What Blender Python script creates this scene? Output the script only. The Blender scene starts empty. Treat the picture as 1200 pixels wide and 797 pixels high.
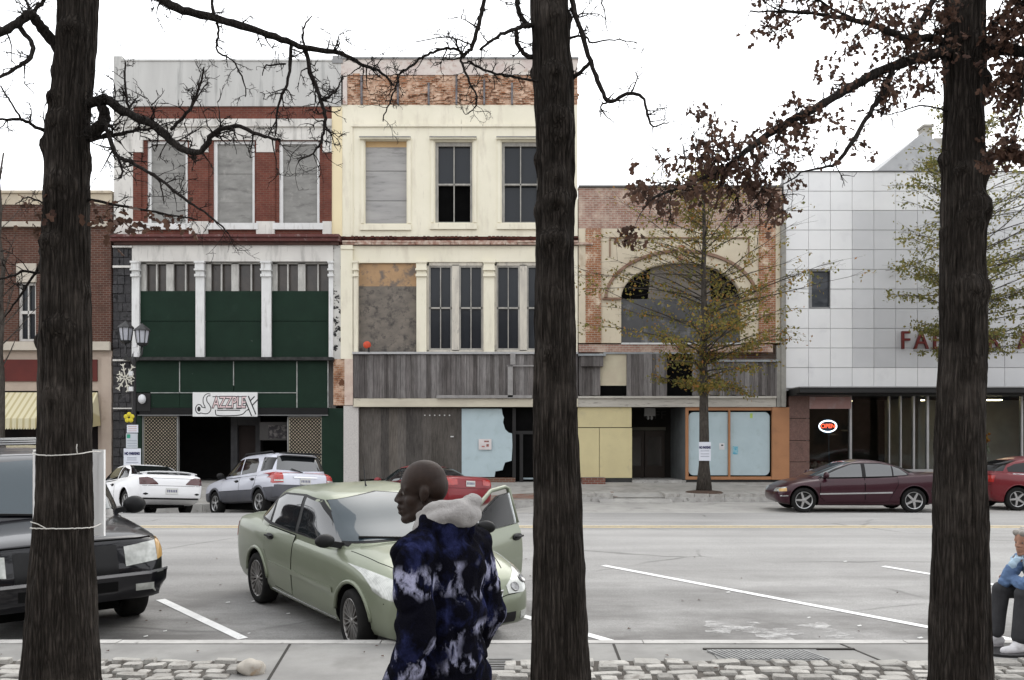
import bpy, bmesh, math, random
import numpy as np
from mathutils import Vector, Matrix, noise
from mathutils.bvhtree import BVHTree

random.seed(7)
S = bpy.context.scene
COL = S.collection
F, CAMZ, HY = 1050.0, 1.9, 510.0          # lens in photo pixels, camera height, horizon row
R = math.radians


def P(px, py, Y):
    return Vector(((px - 600) * Y / F, Y, CAMZ + (HY - py) * Y / F))


def lerp(a, b, t):
    return a + (b - a) * t


def tag(o, label=None, cat=None, group=None, kind=None):
    if label: o['label'] = label
    if cat: o['category'] = cat
    if group: o['group'] = group
    if kind: o['kind'] = kind
    return o


def empty(name, loc=(0, 0, 0), mat=None):
    o = bpy.data.objects.new(name, None)
    COL.objects.link(o)
    o.empty_display_size = 0.2
    if mat is not None:
        o.matrix_world = mat
    else:
        o.location = loc
    return o


class MB:
    """collects faces for one mesh object"""
    def __init__(s):
        s.v, s.f, s.m = [], [], []

    def add(s, vs, fs, mi=0):
        o = len(s.v)
        s.v.extend([tuple(p) for p in vs])
        for f in fs:
            s.f.append([i + o for i in f]); s.m.append(mi)
        return s

    def quad(s, a, b, c, d, mi=0):
        return s.add([a, b, c, d], [(0, 1, 2, 3)], mi)

    def box(s, x0, x1, y0, y1, z0, z1, mi=0):
        if x0 > x1: x0, x1 = x1, x0
        if y0 > y1: y0, y1 = y1, y0
        if z0 > z1: z0, z1 = z1, z0
        vs = [(x0, y0, z0), (x1, y0, z0), (x1, y1, z0), (x0, y1, z0), (x0, y0, z1), (x1, y0, z1), (x1, y1, z1), (x0, y1, z1)]
        return s.add(vs, [(0, 3, 2, 1), (4, 5, 6, 7), (0, 1, 5, 4), (1, 2, 6, 5), (2, 3, 7, 6), (3, 0, 4, 7)], mi)

    def obox(s, M, sx, sy, sz, mi=0):
        o = len(s.v)
        s.box(-sx / 2, sx / 2, -sy / 2, sy / 2, -sz / 2, sz / 2, mi)
        for i in range(o, len(s.v)):
            s.v[i] = tuple(M @ Vector(s.v[i]))
        return s

    def bar(s, a, b, w, h=None, mi=0, up=(0, 0, 1)):
        a, b = Vector(a), Vector(b)
        h = h or w
        d = b - a
        L = d.length
        if L < 1e-6: return s
        d /= L
        u = Vector(up)
        if abs(d.dot(u)) > .98: u = Vector((0, 1, 0))
        sd = d.cross(u).normalized(); u = sd.cross(d)
        M = Matrix((sd, u, d)).transposed().to_4x4()
        M.translation = (a + b) / 2
        return s.obox(M, w, h, L, mi)

    def tube(s, pts, rad, n=8, mi=0, caps=True):
        pts = [Vector(p) for p in pts]
        if not hasattr(rad, '__len__'): rad = [rad] * len(pts)
        k = len(pts)
        o = len(s.v)
        prev = None
        for i, p in enumerate(pts):
            d = (pts[min(i + 1, k - 1)] - pts[max(i - 1, 0)])
            if d.length < 1e-9: d = Vector((0, 0, 1))
            d.normalize()
            if prev is None:
                a = Vector((1, 0, 0)) if abs(d.x) < .9 else Vector((0, 1, 0))
                u = (a - d * a.dot(d)).normalized()
            else:
                u = prev - d * prev.dot(d)
                u = u.normalized() if u.length > 1e-6 else Vector((1, 0, 0))
            prev = u
            w = d.cross(u)
            for j in range(n):
                t = 2 * math.pi * j / n
                s.v.append(tuple(p + (u * math.cos(t) + w * math.sin(t)) * rad[i]))
        for i in range(k - 1):
            for j in range(n):
                a = o + i * n + j; b = o + i * n + (j + 1) % n
                s.f.append([a, b, b + n, a + n]); s.m.append(mi)
        if caps and n > 2:
            s.f.append([o + j for j in reversed(range(n))]); s.m.append(mi)
            s.f.append([o + (k - 1) * n + j for j in range(n)]); s.m.append(mi)
        return s

    def ellipsoid(s, c, r, M=None, n=16, m=10, mi=0):
        c = Vector(c)
        vs, fs = [], []
        for i in range(m + 1):
            th = math.pi * i / m
            for j in range(n):
                ph = 2 * math.pi * j / n
                q = Vector((r[0] * math.sin(th) * math.cos(ph), r[1] * math.sin(th) * math.sin(ph), r[2] * math.cos(th)))
                if M is not None: q = M @ q
                vs.append(c + q)
        for i in range(m):
            for j in range(n):
                a = i * n + j; b = i * n + (j + 1) % n
                fs.append((a, a + n, b + n, b))
        return s.add(vs, fs, mi)

    def capsule(s, a, b, ra, rb, n=14, m=6, mi=0):
        a, b = Vector(a), Vector(b)
        d = b - a
        L = d.length
        if L < 1e-6: return s.ellipsoid(a, (ra,) * 3, mi=mi)
        d /= L
        pts, rad = [], []
        for i in range(m):
            t = math.pi / 2 * (1 - i / m)
            pts.append(a - d * ra * math.sin(t)); rad.append(max(ra * math.cos(t), ra * .05))
        for i in range(m + 1):
            t = math.pi / 2 * i / m
            pts.append(b + d * rb * math.sin(t)); rad.append(max(rb * math.cos(t), rb * .05))
        return s.tube(pts, rad, n, mi)

    def grid(s, g, mi=0, flip=False):
        n, m = len(g), len(g[0])
        o = len(s.v)
        for row in g:
            s.v.extend([tuple(p) for p in row])
        for i in range(n - 1):
            for j in range(m - 1):
                a = o + i * m + j
                q = [a, a + 1, a + m + 1, a + m]
                s.f.append(q[::-1] if flip else q); s.m.append(mi)
        return s

    def lathe(s, prof, M=None, n=24, mi=0):
        """prof: (radius, z) list, axis local z"""
        g = []
        for j in range(n + 1):
            t = 2 * math.pi * j / n
            row = []
            for r, z in prof:
                q = Vector((r * math.cos(t), r * math.sin(t), z))
                row.append(M @ q if M is not None else q)
            g.append(row)
        return s.grid(g, mi, flip=True)

    def poly_prism(s, poly, to3, d0, d1, mi=0):
        """poly in 2D, to3(u,v,d) -> 3D ; extruded d0..d1"""
        n = len(poly)
        vs = [to3(u, v, d0) for u, v in poly] + [to3(u, v, d1) for u, v in poly]
        fs = [tuple(range(n))[::-1], tuple(range(n, 2 * n))]
        fs += [(i, (i + 1) % n, n + (i + 1) % n, n + i) for i in range(n)]
        return s.add(vs, fs, mi)

    def mesh(s, name, mats, smooth=False, angle=None, recalc=False, off=None, weld=False):
        me = bpy.data.meshes.new(name)
        vs = s.v
        if off is not None:
            vs = [(a - off[0], b - off[1], c - off[2]) for a, b, c in vs]
        me.from_pydata(vs, [], s.f)
        if not isinstance(mats, (list, tuple)): mats = [mats]
        for m in mats: me.materials.append(m)
        if len(mats) > 1:
            me.polygons.foreach_set('material_index', s.m)
        if recalc or weld:
            bm = bmesh.new(); bm.from_mesh(me)
            if weld: bmesh.ops.remove_doubles(bm, verts=bm.verts, dist=1e-5)
            bmesh.ops.recalc_face_normals(bm, faces=bm.faces)
            bm.to_mesh(me); bm.free()
        if smooth:
            me.polygons.foreach_set('use_smooth', [True] * len(me.polygons))
            if angle: me.set_sharp_from_angle(angle=R(angle))
        me.update()
        return me

    def build(s, name, mats, parent=None, smooth=False, angle=None, recalc=False, world=False, weld=False):
        off = parent.location if (world and parent is not None) else None
        return link(name, s.mesh(name, mats, smooth, angle, recalc, off, weld), parent)


def link(name, me, parent=None):
    o = bpy.data.objects.new(name, me)
    COL.objects.link(o)
    if parent is not None: o.parent = parent
    return o


def at_origin(o, loc):
    """give a world-built top-level mesh a sensible origin"""
    loc = Vector(loc)
    o.data.transform(Matrix.Translation(-loc))
    o.location = loc
    return o


def evaluated_mesh(me, mods):
    o = bpy.data.objects.new('tmp', me)
    COL.objects.link(o)
    for typ, props in mods:
        md = o.modifiers.new(typ, typ)
        for k, v in props.items(): setattr(md, k, v)
    dg = bpy.context.evaluated_depsgraph_get()
    dg.update()
    out = bpy.data.meshes.new_from_object(o.evaluated_get(dg))
    bpy.data.objects.remove(o)
    return out


def pchip(xs, ys, x):
    xs = np.asarray(xs, float); ys = np.asarray(ys, float)
    h = np.diff(xs); d = np.diff(ys) / h
    m = np.zeros(len(xs))
    for i in range(1, len(xs) - 1):
        if d[i - 1] * d[i] > 0:
            w1 = 2 * h[i] + h[i - 1]; w2 = h[i] + 2 * h[i - 1]
            m[i] = (w1 + w2) / (w1 / d[i - 1] + w2 / d[i])
    m[0] = d[0]; m[-1] = d[-1]
    i = int(np.clip(np.searchsorted(xs, x) - 1, 0, len(xs) - 2))
    t = (min(max(x, xs[0]), xs[-1]) - xs[i]) / h[i]
    return float((2 * t**3 - 3 * t**2 + 1) * ys[i] + (t**3 - 2 * t**2 + t) * h[i] * m[i] + (-2 * t**3 + 3 * t**2) * ys[i + 1] + (t**3 - t**2) * h[i] * m[i + 1])


def smoothstep(a, b, x):
    t = min(max((x - a) / (b - a), 0), 1)
    return t * t * (3 - 2 * t)


# ------------------------------------------------------------------ materials
def nmat(name):
    m = bpy.data.materials.new(name)
    m.use_nodes = True
    nt = m.node_tree
    return m, nt, nt.nodes['Principled BSDF']


def N(nt, typ, **kw):
    n = nt.nodes.new(typ)
    for k, v in kw.items():
        if k in ('inputs',):
            for a, b in v.items(): n.inputs[a].default_value = b
        else:
            setattr(n, k, v)
    return n


def C4(c):
    return (c[0], c[1], c[2], 1.0)


def ramp(nt, fac, stops, interp='LINEAR'):
    r = N(nt, 'ShaderNodeValToRGB')
    e = r.color_ramp.elements
    while len(e) < len(stops): e.new(0.5)
    for i, (p, c) in enumerate(stops):
        e[i].position = p
        e[i].color = C4(c) if hasattr(c, '__len__') else (c, c, c, 1)
    r.color_ramp.interpolation = interp
    nt.links.new(fac, r.inputs[0])
    return r.outputs[0]


def mix(nt, fac, a, b, mode='MIX'):
    n = N(nt, 'ShaderNodeMix', data_type='RGBA', blend_type=mode)
    for sock, val in ((n.inputs[0], fac), (n.inputs[6], a), (n.inputs[7], b)):
        if hasattr(val, 'links'): nt.links.new(val, sock)
        elif hasattr(val, '__len__'): sock.default_value = C4(val)
        else: sock.default_value = val
    return n.outputs[2]


def math_n(nt, op, a, b=None):
    n = N(nt, 'ShaderNodeMath', operation=op)
    for i, val in enumerate((a, b)):
        if val is None: continue
        if hasattr(val, 'links'): nt.links.new(val, n.inputs[i])
        else: n.inputs[i].default_value = val
    return n.outputs[0]


def coords(nt, scale=(1, 1, 1), rot=(0, 0, 0)):
    tc = N(nt, 'ShaderNodeTexCoord')
    mp = N(nt, 'ShaderNodeMapping')
    mp.inputs['Scale'].default_value = scale
    mp.inputs['Rotation'].default_value = rot
    nt.links.new(tc.outputs['Object'], mp.inputs['Vector'])
    return mp.outputs[0]


def noise_n(nt, vec, scale, detail=6, rough=.6, dist=0):
    n = N(nt, 'ShaderNodeTexNoise')
    n.inputs['Scale'].default_value = scale
    n.inputs['Detail'].default_value = detail
    n.inputs['Roughness'].default_value = rough
    n.inputs['Distortion'].default_value = dist
    nt.links.new(vec, n.inputs['Vector'])
    return n.outputs[0]


def set_bump(nt, b, h, strength, dist=.02):
    bp = N(nt, 'ShaderNodeBump')
    bp.inputs['Strength'].default_value = strength
    bp.inputs['Distance'].default_value = dist
    nt.links.new(h, bp.inputs['Height'])
    nt.links.new(bp.outputs[0], b.inputs['Normal'])


def pmat(name, c1, c2=None, sc=2., stretch=(1, 1, 1), rough=.85, bump=0., bsc=40., bdist=.01, spec=.25, metal=0., fac=(.35, .65),
         c3=None, sc3=6., fac3=(.58, .66), stretch3=(1, 1, 1), coat=0., c4=None, sc4=30., fac4=(.6, .7), stretch4=(1, 1, 1)):
    m, nt, b = nmat(name)
    b.inputs['Roughness'].default_value = rough
    b.inputs['Specular IOR Level'].default_value = spec
    b.inputs['Metallic'].default_value = metal
    b.inputs['Coat Weight'].default_value = coat
    b.inputs['Coat Roughness'].default_value = .05
    if c2 is None: c2 = tuple(x * .82 for x in c1)
    v = coords(nt, stretch)
    col = ramp(nt, noise_n(nt, v, sc), [(fac[0], c1), (fac[1], c2)])
    if c3 is not None:
        f = ramp(nt, noise_n(nt, coords(nt, stretch3), sc3, 8, .65), [(fac3[0], 0), (fac3[1], 1)])
        col = mix(nt, f, col, c3)
    if c4 is not None:
        f = ramp(nt, noise_n(nt, coords(nt, stretch4), sc4, 8, .65), [(fac4[0], 0), (fac4[1], 1)])
        col = mix(nt, f, col, c4)
    nt.links.new(col, b.inputs['Base Color'])
    if bump:
        set_bump(nt, b, noise_n(nt, coords(nt, stretch), bsc, 8, .65), bump, bdist)
    return m


def brick_mat(name, c1, c2, mortar, w=.215, h=.078, ms=.012, stain=None, stsc=.8, stfac=(.5, .68), stain2=None, st2sc=1.2, st2fac=(.55, .62), rough=.9):
    m, nt, b = nmat(name)
    b.inputs['Roughness'].default_value = rough
    b.inputs['Specular IOR Level'].default_value = .15
    tc = N(nt, 'ShaderNodeTexCoord')
    sp = N(nt, 'ShaderNodeSeparateXYZ'); nt.links.new(tc.outputs['Object'], sp.inputs[0])
    xy = math_n(nt, 'ADD', sp.outputs[0], sp.outputs[1])
    cb = N(nt, 'ShaderNodeCombineXYZ')
    nt.links.new(xy, cb.inputs[0]); nt.links.new(sp.outputs[2], cb.inputs[1])
    bt = N(nt, 'ShaderNodeTexBrick')
    bt.inputs['Scale'].default_value = 1
    bt.inputs['Brick Width'].default_value = w
    bt.inputs['Row Height'].default_value = h
    bt.inputs['Mortar Size'].default_value = ms
    bt.inputs['Color1'].default_value = C4(c1); bt.inputs['Color2'].default_value = C4(c2)
    bt.inputs['Mortar'].default_value = C4(mortar)
    bt.inputs['Bias'].default_value = -.1
    nt.links.new(cb.outputs[0], bt.inputs['Vector'])
    v = coords(nt)
    col = mix(nt, .75, bt.outputs[0], ramp(nt, noise_n(nt, v, 2.2), [(.3, .55), (.7, 1.)]), 'MULTIPLY')
    if stain is not None:
        col = mix(nt, ramp(nt, noise_n(nt, v, stsc, 9, .7), [(stfac[0], 0), (stfac[1], 1)]), col, stain)
    if stain2 is not None:
        col = mix(nt, ramp(nt, noise_n(nt, coords(nt, (1, 1, .8)), st2sc, 9, .7), [(st2fac[0], 0), (st2fac[1], 1)]), col, stain2)
    nt.links.new(col, b.inputs['Base Color'])
    set_bump(nt, b, bt.outputs['Fac'], -.6, .012)
    return m


def plank_mat(name, cols, w=.16, rough=.9, grain=1.0):
    """vertical weathered planks; tone changes from plank to plank"""
    m, nt, b = nmat(name)
    b.inputs['Roughness'].default_value = rough
    b.inputs['Specular IOR Level'].default_value = .15
    tc = N(nt, 'ShaderNodeTexCoord')
    sp = N(nt, 'ShaderNodeSeparateXYZ'); nt.links.new(tc.outputs['Object'], sp.inputs[0])
    q = math_n(nt, 'FLOOR', math_n(nt, 'DIVIDE', sp.outputs[0], w))
    wn = N(nt, 'ShaderNodeTexWhiteNoise', noise_dimensions='1D'); nt.links.new(q, wn.inputs['W'])
    n = len(cols)
    base = ramp(nt, wn.outputs[0], [(i / max(n - 1, 1), c) for i, c in enumerate(cols)])
    g = noise_n(nt, coords(nt, (14, 14, .7)), 3.0 * grain, 8, .7)
    col = mix(nt, .85, base, ramp(nt, g, [(.3, .35), (.6, 1.1)]), 'MULTIPLY')
    g2 = noise_n(nt, coords(nt, (1, 1, .5)), 1.3, 8, .7)
    col = mix(nt, .7, col, ramp(nt, g2, [(.35, .5), (.65, 1.15)]), 'MULTIPLY')
    nt.links.new(col, b.inputs['Base Color'])
    set_bump(nt, b, g, .4, .01)
    return m


def glass_mat(name, col=(.02, .022, .026), rough=.04, ior=1.5, spec=.5, wav=0.):
    m, nt, b = nmat(name)
    b.inputs['Base Color'].default_value = C4(col)
    b.inputs['Roughness'].default_value = rough
    b.inputs['IOR'].default_value = ior
    b.inputs['Specular IOR Level'].default_value = spec
    if wav:
        set_bump(nt, b, noise_n(nt, coords(nt), 1.4, 2, .5), wav, .02)
    return m


def paint_mat(name, col, metal=.0, rough=.38, flake=.0, spec=.3, dirt=.12):
    m, nt, b = nmat(name)
    b.inputs['Roughness'].default_value = rough
    b.inputs['Metallic'].default_value = metal
    b.inputs['Specular IOR Level'].default_value = spec
    b.inputs['Coat Weight'].default_value = .35
    b.inputs['Coat Roughness'].default_value = .04
    v = coords(nt)
    c = mix(nt, ramp(nt, noise_n(nt, v, 5, 8, .7), [(.45, 0), (.8, dirt * 2)]), col, tuple(.75 * x + .012 for x in col))
    nt.links.new(c, b.inputs['Base Color'])
    set_bump(nt, b, noise_n(nt, v, 1.7, 2, .4), .05, .05)
    return m


def emis_mat(name, col, strength):
    m, nt, b = nmat(name)
    b.inputs['Base Color'].default_value = C4(col)
    b.inputs['Emission Color'].default_value = C4(col)
    b.inputs['Emission Strength'].default_value = strength
    return m


def text_mesh(s, size, mat, thick=.004, offset=0., align='CENTER', space=1.0, shear=0.):
    cu = bpy.data.curves.new('lettering', 'FONT')
    cu.body = s; cu.size = size; cu.extrude = thick / 2; cu.offset = offset
    cu.align_x = align; cu.align_y = 'CENTER'; cu.space_character = space; cu.shear = shear
    o = bpy.data.objects.new('tmp', cu)
    COL.objects.link(o)
    dg = bpy.context.evaluated_depsgraph_get(); dg.update()
    me = bpy.data.meshes.new_from_object(o.evaluated_get(dg))
    bpy.data.objects.remove(o)
    me.materials.clear(); me.materials.append(mat)
    return me


def text_part(name, s, size, mat, loc, parent=None, sx=1., thick=.004, offset=0., space=1., shear=0., rotz=0., fit=None):
    """lettering standing upright, facing -Y (towards the street)"""
    me = text_mesh(s, size, mat, thick, offset, 'CENTER', space, shear)
    if fit: sx = fit / max((max(v.co.x for v in me.vertices) - min(v.co.x for v in me.vertices)), 1e-3)
    M = Matrix.Translation(Vector(loc)) @ Matrix.Rotation(rotz, 4, 'Z') @ Matrix.Rotation(R(90), 4, 'X') @ Matrix.Diagonal((sx, 1, 1, 1))
    me.transform(M)
    if parent is not None: me.transform(Matrix.Translation(-parent.location))
    return link(name, me, parent)
# ------------------------------------------------------------------ people
def ruffle(me, fn):
    n = len(me.vertices)
    co = np.empty(n * 3); me.vertices.foreach_get('co', co); co = co.reshape(-1, 3)
    no = np.empty(n * 3); me.vertices.foreach_get('normal', no); no = no.reshape(-1, 3)
    d = np.array([fn(Vector(c)) for c in co])
    me.vertices.foreach_set('co', (co + no * d[:, None]).ravel()); me.update()


def solid(mb, voxel, it=3, fac=.5):
    me = mb.mesh('tmp', M_skin_dark, recalc=True)
    return evaluated_mesh(me, [('REMESH', dict(mode='VOXEL', voxel_size=voxel, use_smooth_shade=True)), ('SMOOTH', dict(factor=fac, iterations=it))])


def put(name, me, mat, parent):
    me.name = name
    me.materials.clear(); me.materials.append(mat)
    me.polygons.foreach_set('use_smooth', [True] * len(me.polygons))
    return link(name, me, parent)


def skin_mat(name, c, c2, rough=.45):
    m, nt, b = nmat(name)
    v = coords(nt)
    nt.links.new(ramp(nt, noise_n(nt, v, 14, 5), [(.35, c), (.65, c2)]), b.inputs['Base Color'])
    b.inputs['Roughness'].default_value = rough
    b.inputs['Specular IOR Level'].default_value = .22
    b.inputs['Subsurface Weight'].default_value = .05
    b.inputs['Subsurface Radius'].default_value = (.01, .004, .002)
    set_bump(nt, b, noise_n(nt, v, 160, 3), .12, .003)
    return m


M_skin_dark = skin_mat('dark_brown_skin', (.018, .0098, .007), (.027, .0155, .011), .55)
M_skin_light = skin_mat('weathered_light_skin', (.36, .2, .14), (.29, .155, .105))


def head_prims(mb, H, k=1.0, female=False):
    """H: matrix of the head frame (x face forward, y left, z up, origin between the ears)"""
    Q = H.to_3x3() * k
    def p(x, y, z): return H @ Vector((x * k, y * k, z * k))
    def e(c, r): mb.ellipsoid(p(*c), r, M=Q, n=22, m=14)
    def cp(a, b, ra, rb): mb.capsule(p(*a), p(*b), ra * k, rb * k, 14, 5)
    e((-.008, 0, .05), (.092, .076, .083)); e((-.04, 0, .025), (.066, .07, .075)); e((.03, 0, .03), (.062, .066, .072))
    e((.032, 0, -.035), (.056, .057, .082))
    for s_ in (1, -1):
        cp((-.005, .046 * s_, -.062), (.058, .016 * s_, -.10), .026, .022)
        e((.046, .038 * s_, -.03), (.026, .024, .028))
        e((-.012, .074 * s_, -.006), (.02, .012, .033)); e((-.018, .079 * s_, .006), (.016, .009, .02))
        e((.094, .016 * s_, -.031), (.016, .012, .011))
        cp((.072, .016 * s_, .026), (.058, .05 * s_, .022), .015, .013)
        e((.066, .031 * s_, .004), (.014, .016, .010))
    cp((.078, 0, .022), (.104, 0, -.02), .011, .014); e((.108, 0, -.026), (.014, .015, .012))
    cp((.08, -.022, -.058), (.08, .022, -.058), .011, .011); e((.097, 0, -.056), (.014, .025, .0115))
    cp((.078, -.02, -.076), (.078, .02, -.076), .011, .011); e((.093, 0, -.078), (.014, .023, .0115))
    e((.074, 0, -.106), (.024, .026, .021)); e((.074, 0, -.066), (.014, .034, .03))


def eyes(H, k, parent, iris):
    for s_ in (1, -1):
        mb = MB(); c = H @ Vector((.0705 * k, .031 * s_ * k, .004 * k))
        mb.ellipsoid(c, (.0105 * k,) * 3, n=14, m=10)
        o = mb.build('eye', pmat('eye_white', (.2, .18, .16), rough=.2), parent, smooth=True)
        mb = MB(); mb.ellipsoid(c + (H.to_3x3() @ Vector((.0075, 0, 0))) * k, (.006 * k,) * 3, n=10, m=8); link('iris', mb.mesh('iris', iris, smooth=True), o)


def hand_prims(mb, W, fwd, palm_n, side, curl=.35, k=1.0):
    """W wrist, fwd direction of the fingers, palm_n out of the palm, side +1 when the thumb lies towards fwd x palm_n"""
    f = fwd.normalized(); n = (palm_n - f * palm_n.dot(f)).normalized(); t = f.cross(n) * side
    mb.capsule(W, W + f * .05 * k, .026 * k, .03 * k, 12, 4)
    for i, (off, L) in enumerate(((.028, .072), (.010, .08), (-.009, .075), (-.026, .058))):
        b = W + f * .082 * k + t * off * k
        mb.capsule(W + f * .03 * k + t * off * .8 * k, b, .013 * k, .0105 * k, 10, 3)
        d = f
        q = b
        for j in range(3):
            d = (Matrix.Rotation(curl * (1 + .15 * i), 3, f.cross(n)) @ d) if True else d
            q2 = q + d * L * (.45, .32, .23)[j] * k
            mb.capsule(q, q2, (.0105 - .001 * j) * k, (.0098 - .001 * j) * k, 10, 3)
            q = q2
    b = W + f * .02 * k + t * .026 * k
    q = b + (t * .7 + f * .6 + n * .2).normalized() * .045 * k
    mb.capsule(b, q, .014 * k, .012 * k, 10, 3)
    mb.capsule(q, q + (f * .85 + t * .15 + n * .35).normalized() * .04 * k, .012 * k, .0095 * k, 10, 3)


# ---------------- the walking man
MX = (519 - 600) * 3.5 / F
man = empty('person', (MX, 3.5, 0))
YAWM = R(146)
man.rotation_euler = (0, 0, YAWM)
tag(man, 'man with shaved head walking left in a patterned dark blue fleece and pale hood', 'person', 'people on the pavement')
hd = Matrix.Translation(Vector((.085, .018, 1.675))) @ Matrix.Rotation(R(33), 4, 'Z') @ Matrix.Rotation(R(3), 4, 'Y')
mb = MB()
head_prims(mb, hd, .96)
mb.capsule(hd @ Vector((-.022, 0, -.05)), (.0, 0, 1.47), .058, .066)
mb.ellipsoid((0, 0, 1.36), (.11, .16, .16)); mb.ellipsoid((0, 0, 1.12), (.11, .145, .2)); mb.ellipsoid((0, 0, .95), (.115, .16, .12))
arms = {}
for s_, el, wr in ((1, (-.07, .245, 1.17), (.03, .25, .905)), (-1, (-.03, -.25, 1.17), (.10, -.235, .915))):
    sh = Vector((-.005, .185 * s_, 1.445)); el = Vector(el); wr = Vector(wr); arms[s_] = (sh, el, wr)
    mb.capsule((0, .1 * s_, 1.44), sh, .06, .058); mb.capsule(sh, el, .05, .04); mb.capsule(el, wr, .04, .028)
    d = (wr - el).normalized()
    hand_prims(mb, wr, d + Vector((0, 0, -.4)), Vector((0, -s_, 0)), s_, .3)
legs = {1: ((0, .09, .93), (.17, .09, .50), (.12, .09, .09)), -1: ((0, -.09, .93), (-.02, -.09, .49), (-.30, -.09, .13))}
for s_, (h, k_, a_) in legs.items():
    mb.capsule(h, k_, .078, .055); mb.capsule(k_, a_, .052, .036)
    mb.capsule(a_, Vector(a_) + Vector((.1, 0, -.045)), .036, .03)
body = put('body', solid(mb, .0052, 3), M_skin_dark, man)
eyes(hd, .96, body, pmat('dark_iris', (.01, .006, .004), rough=.2))
# fleece jacket
mfl, ntf, bf = nmat('patterned_fleece')
bf.inputs['Roughness'].default_value = 1; bf.inputs['Specular IOR Level'].default_value = .05
v1 = coords(ntf, (1, 1, .8))
n1 = noise_n(ntf, v1, 9.5, 5, .6, .2)
col = ramp(ntf, n1, [(.48, (.003, .003, .006)), (.55, (.006, .007, .02)), (.61, (.013, .016, .05)), (.72, (.022, .026, .08))])
# upright pale stag-like figures in two bands, near the shoulders and above the hem
tc = N(ntf, 'ShaderNodeTexCoord'); sp = N(ntf, 'ShaderNodeSeparateXYZ'); ntf.links.new(tc.outputs['Object'], sp.inputs[0])
band = math_n(ntf, 'ADD', ramp(ntf, math_n(ntf, 'MULTIPLY', sp.outputs[2], .5), [(.63, 0), (.645, 1), (.70, 1), (.715, 0)]), ramp(ntf, math_n(ntf, 'MULTIPLY', sp.outputs[2], .5), [(.50, 0), (.515, 1), (.585, 1), (.60, 0)]))
n2 = noise_n(ntf, coords(ntf, (1.25, 1.25, .7)), 15, 5, .6, .2)
n3 = noise_n(ntf, coords(ntf), 5.0, 2, .5)
pal = math_n(ntf, 'MULTIPLY', band, math_n(ntf, 'MULTIPLY', ramp(ntf, n2, [(.49, 0), (.60, 1)]), ramp(ntf, n3, [(.45, 0), (.56, 1)])))
col = mix(ntf, pal, col, (.33, .335, .46))
ntf.links.new(mix(ntf, .5, col, ramp(ntf, noise_n(ntf, v1, 90, 3), [(.3, .6), (.7, 1.3)]), 'MULTIPLY'), bf.inputs['Base Color'])
set_bump(ntf, bf, noise_n(ntf, v1, 120, 5, .7), .7, .012)
mb = MB()
mb.ellipsoid((-.01, 0, 1.37), (.15, .185, .18)); mb.ellipsoid((0, 0, 1.2), (.165, .185, .24)); mb.ellipsoid((.0, 0, 1.04), (.172, .19, .19)); mb.capsule((0, -.06, .93), (0, .06, .93), .155, .155)
for s_ in (1, -1):
    sh, el, wr = arms[s_]
    mb.capsule((-.01, .05 * s_, 1.50), sh + Vector((0, .0, .0)), .085, .085)
    mb.capsule(sh, el, .086, .078); mb.capsule(el, wr, .08, .062); mb.capsule(el + (wr - el) * .55, el + (wr - el) * .85, .072, .068)
mb.capsule((-.02, -.05, 1.53), (-.02, .05, 1.53), .085, .085)
me = solid(mb, .008, 4)
# soft folds of the loose cloth
ruffle(me, lambda c: noise.noise(Vector((c.x * 5, c.y * 5, c.z * 10))) * .016 + noise.noise(c * 17) * .008 - .010 * max(0, 1 - abs(noise.noise(Vector((c.x * 7, c.y * 7, c.z * 4))) * 9)))
ja = put('jacket', me, mfl, man)
# pale hooded jersey under the jacket: collar and hood lying on the back of the neck
M_hood = pmat('pale_grey_jersey', (.36, .345, .335), (.27, .258, .25), 9, rough=1, bump=.6, bsc=110)
mb = MB()
for k in range(14):
    t = 2 * math.pi * k / 14; t2 = 2 * math.pi * (k + 1) / 14
    f_ = lambda t: Vector((-.005 + .088 * math.cos(t), .098 * math.sin(t), 1.548 - .022 * math.cos(t)))
    mb.capsule(f_(t), f_(t2), .03, .03, 10, 3)
ring = []
for k in range(19):
    t = R(lerp(14, 346, k / 18))
    b_ = .5 - .5 * math.cos(R(lerp(0, 360, k / 18)))          # 1 at the back of the neck
    ring.append((Vector((-.012 + (.09 + .018 * b_) * math.cos(t), (.094 + .006 * b_) * math.sin(t), 1.538 + .016 * abs(math.sin(t)) + .060 * b_)), .025 + .012 * b_))
for (a_, ra_), (b_, rb_) in zip(ring[:-1], ring[1:]):
    mb.capsule(a_, b_, ra_, rb_, 12, 3)
    mb.capsule(a_ + Vector((.010, 0, .036)), b_ + Vector((.010, 0, .036)), ra_ * .72, rb_ * .72, 12, 3)
mb.ellipsoid((-.115, -.05, 1.645), (.03, .05, .03)); mb.ellipsoid((-.12, .01, 1.60), (.03, .07, .05))
me = solid(mb, .007, 3)
ruffle(me, lambda c: noise.noise(c * 11) * .016 + noise.noise(Vector((c.x * 30, c.y * 30, c.z * 12))) * .004)
put('hood', me, M_hood, man)
mb = MB()
mb.ellipsoid((0, 0, .95), (.13, .172, .11))
for s_, (h, k_, a_) in legs.items():
    mb.capsule(h, k_, .098, .078); mb.capsule(k_, Vector(a_) + Vector((0, 0, .0)), .076, .068)
put('trousers', solid(mb, .01, 3), pmat('dark_denim', (.03, .035, .05), (.02, .024, .036), 8, rough=.9, bump=.3), man)
for s_, (h, k_, a_) in legs.items():
    mb = MB(); a_ = Vector(a_); pt_ = 0 if s_ > 0 else R(25)
    Mr = Matrix.Rotation(pt_, 3, 'Y')
    mb.capsule(a_ + Mr @ Vector((-.05, 0, -.04)), a_ + Mr @ Vector((.16, 0, -.055)), .045, .036); mb.capsule(a_, a_ + Vector((0, 0, -.03)), .05, .05)
    put('shoe', solid(mb, .008, 3), pmat('dark_shoe', (.02, .02, .02)), man)

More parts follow.
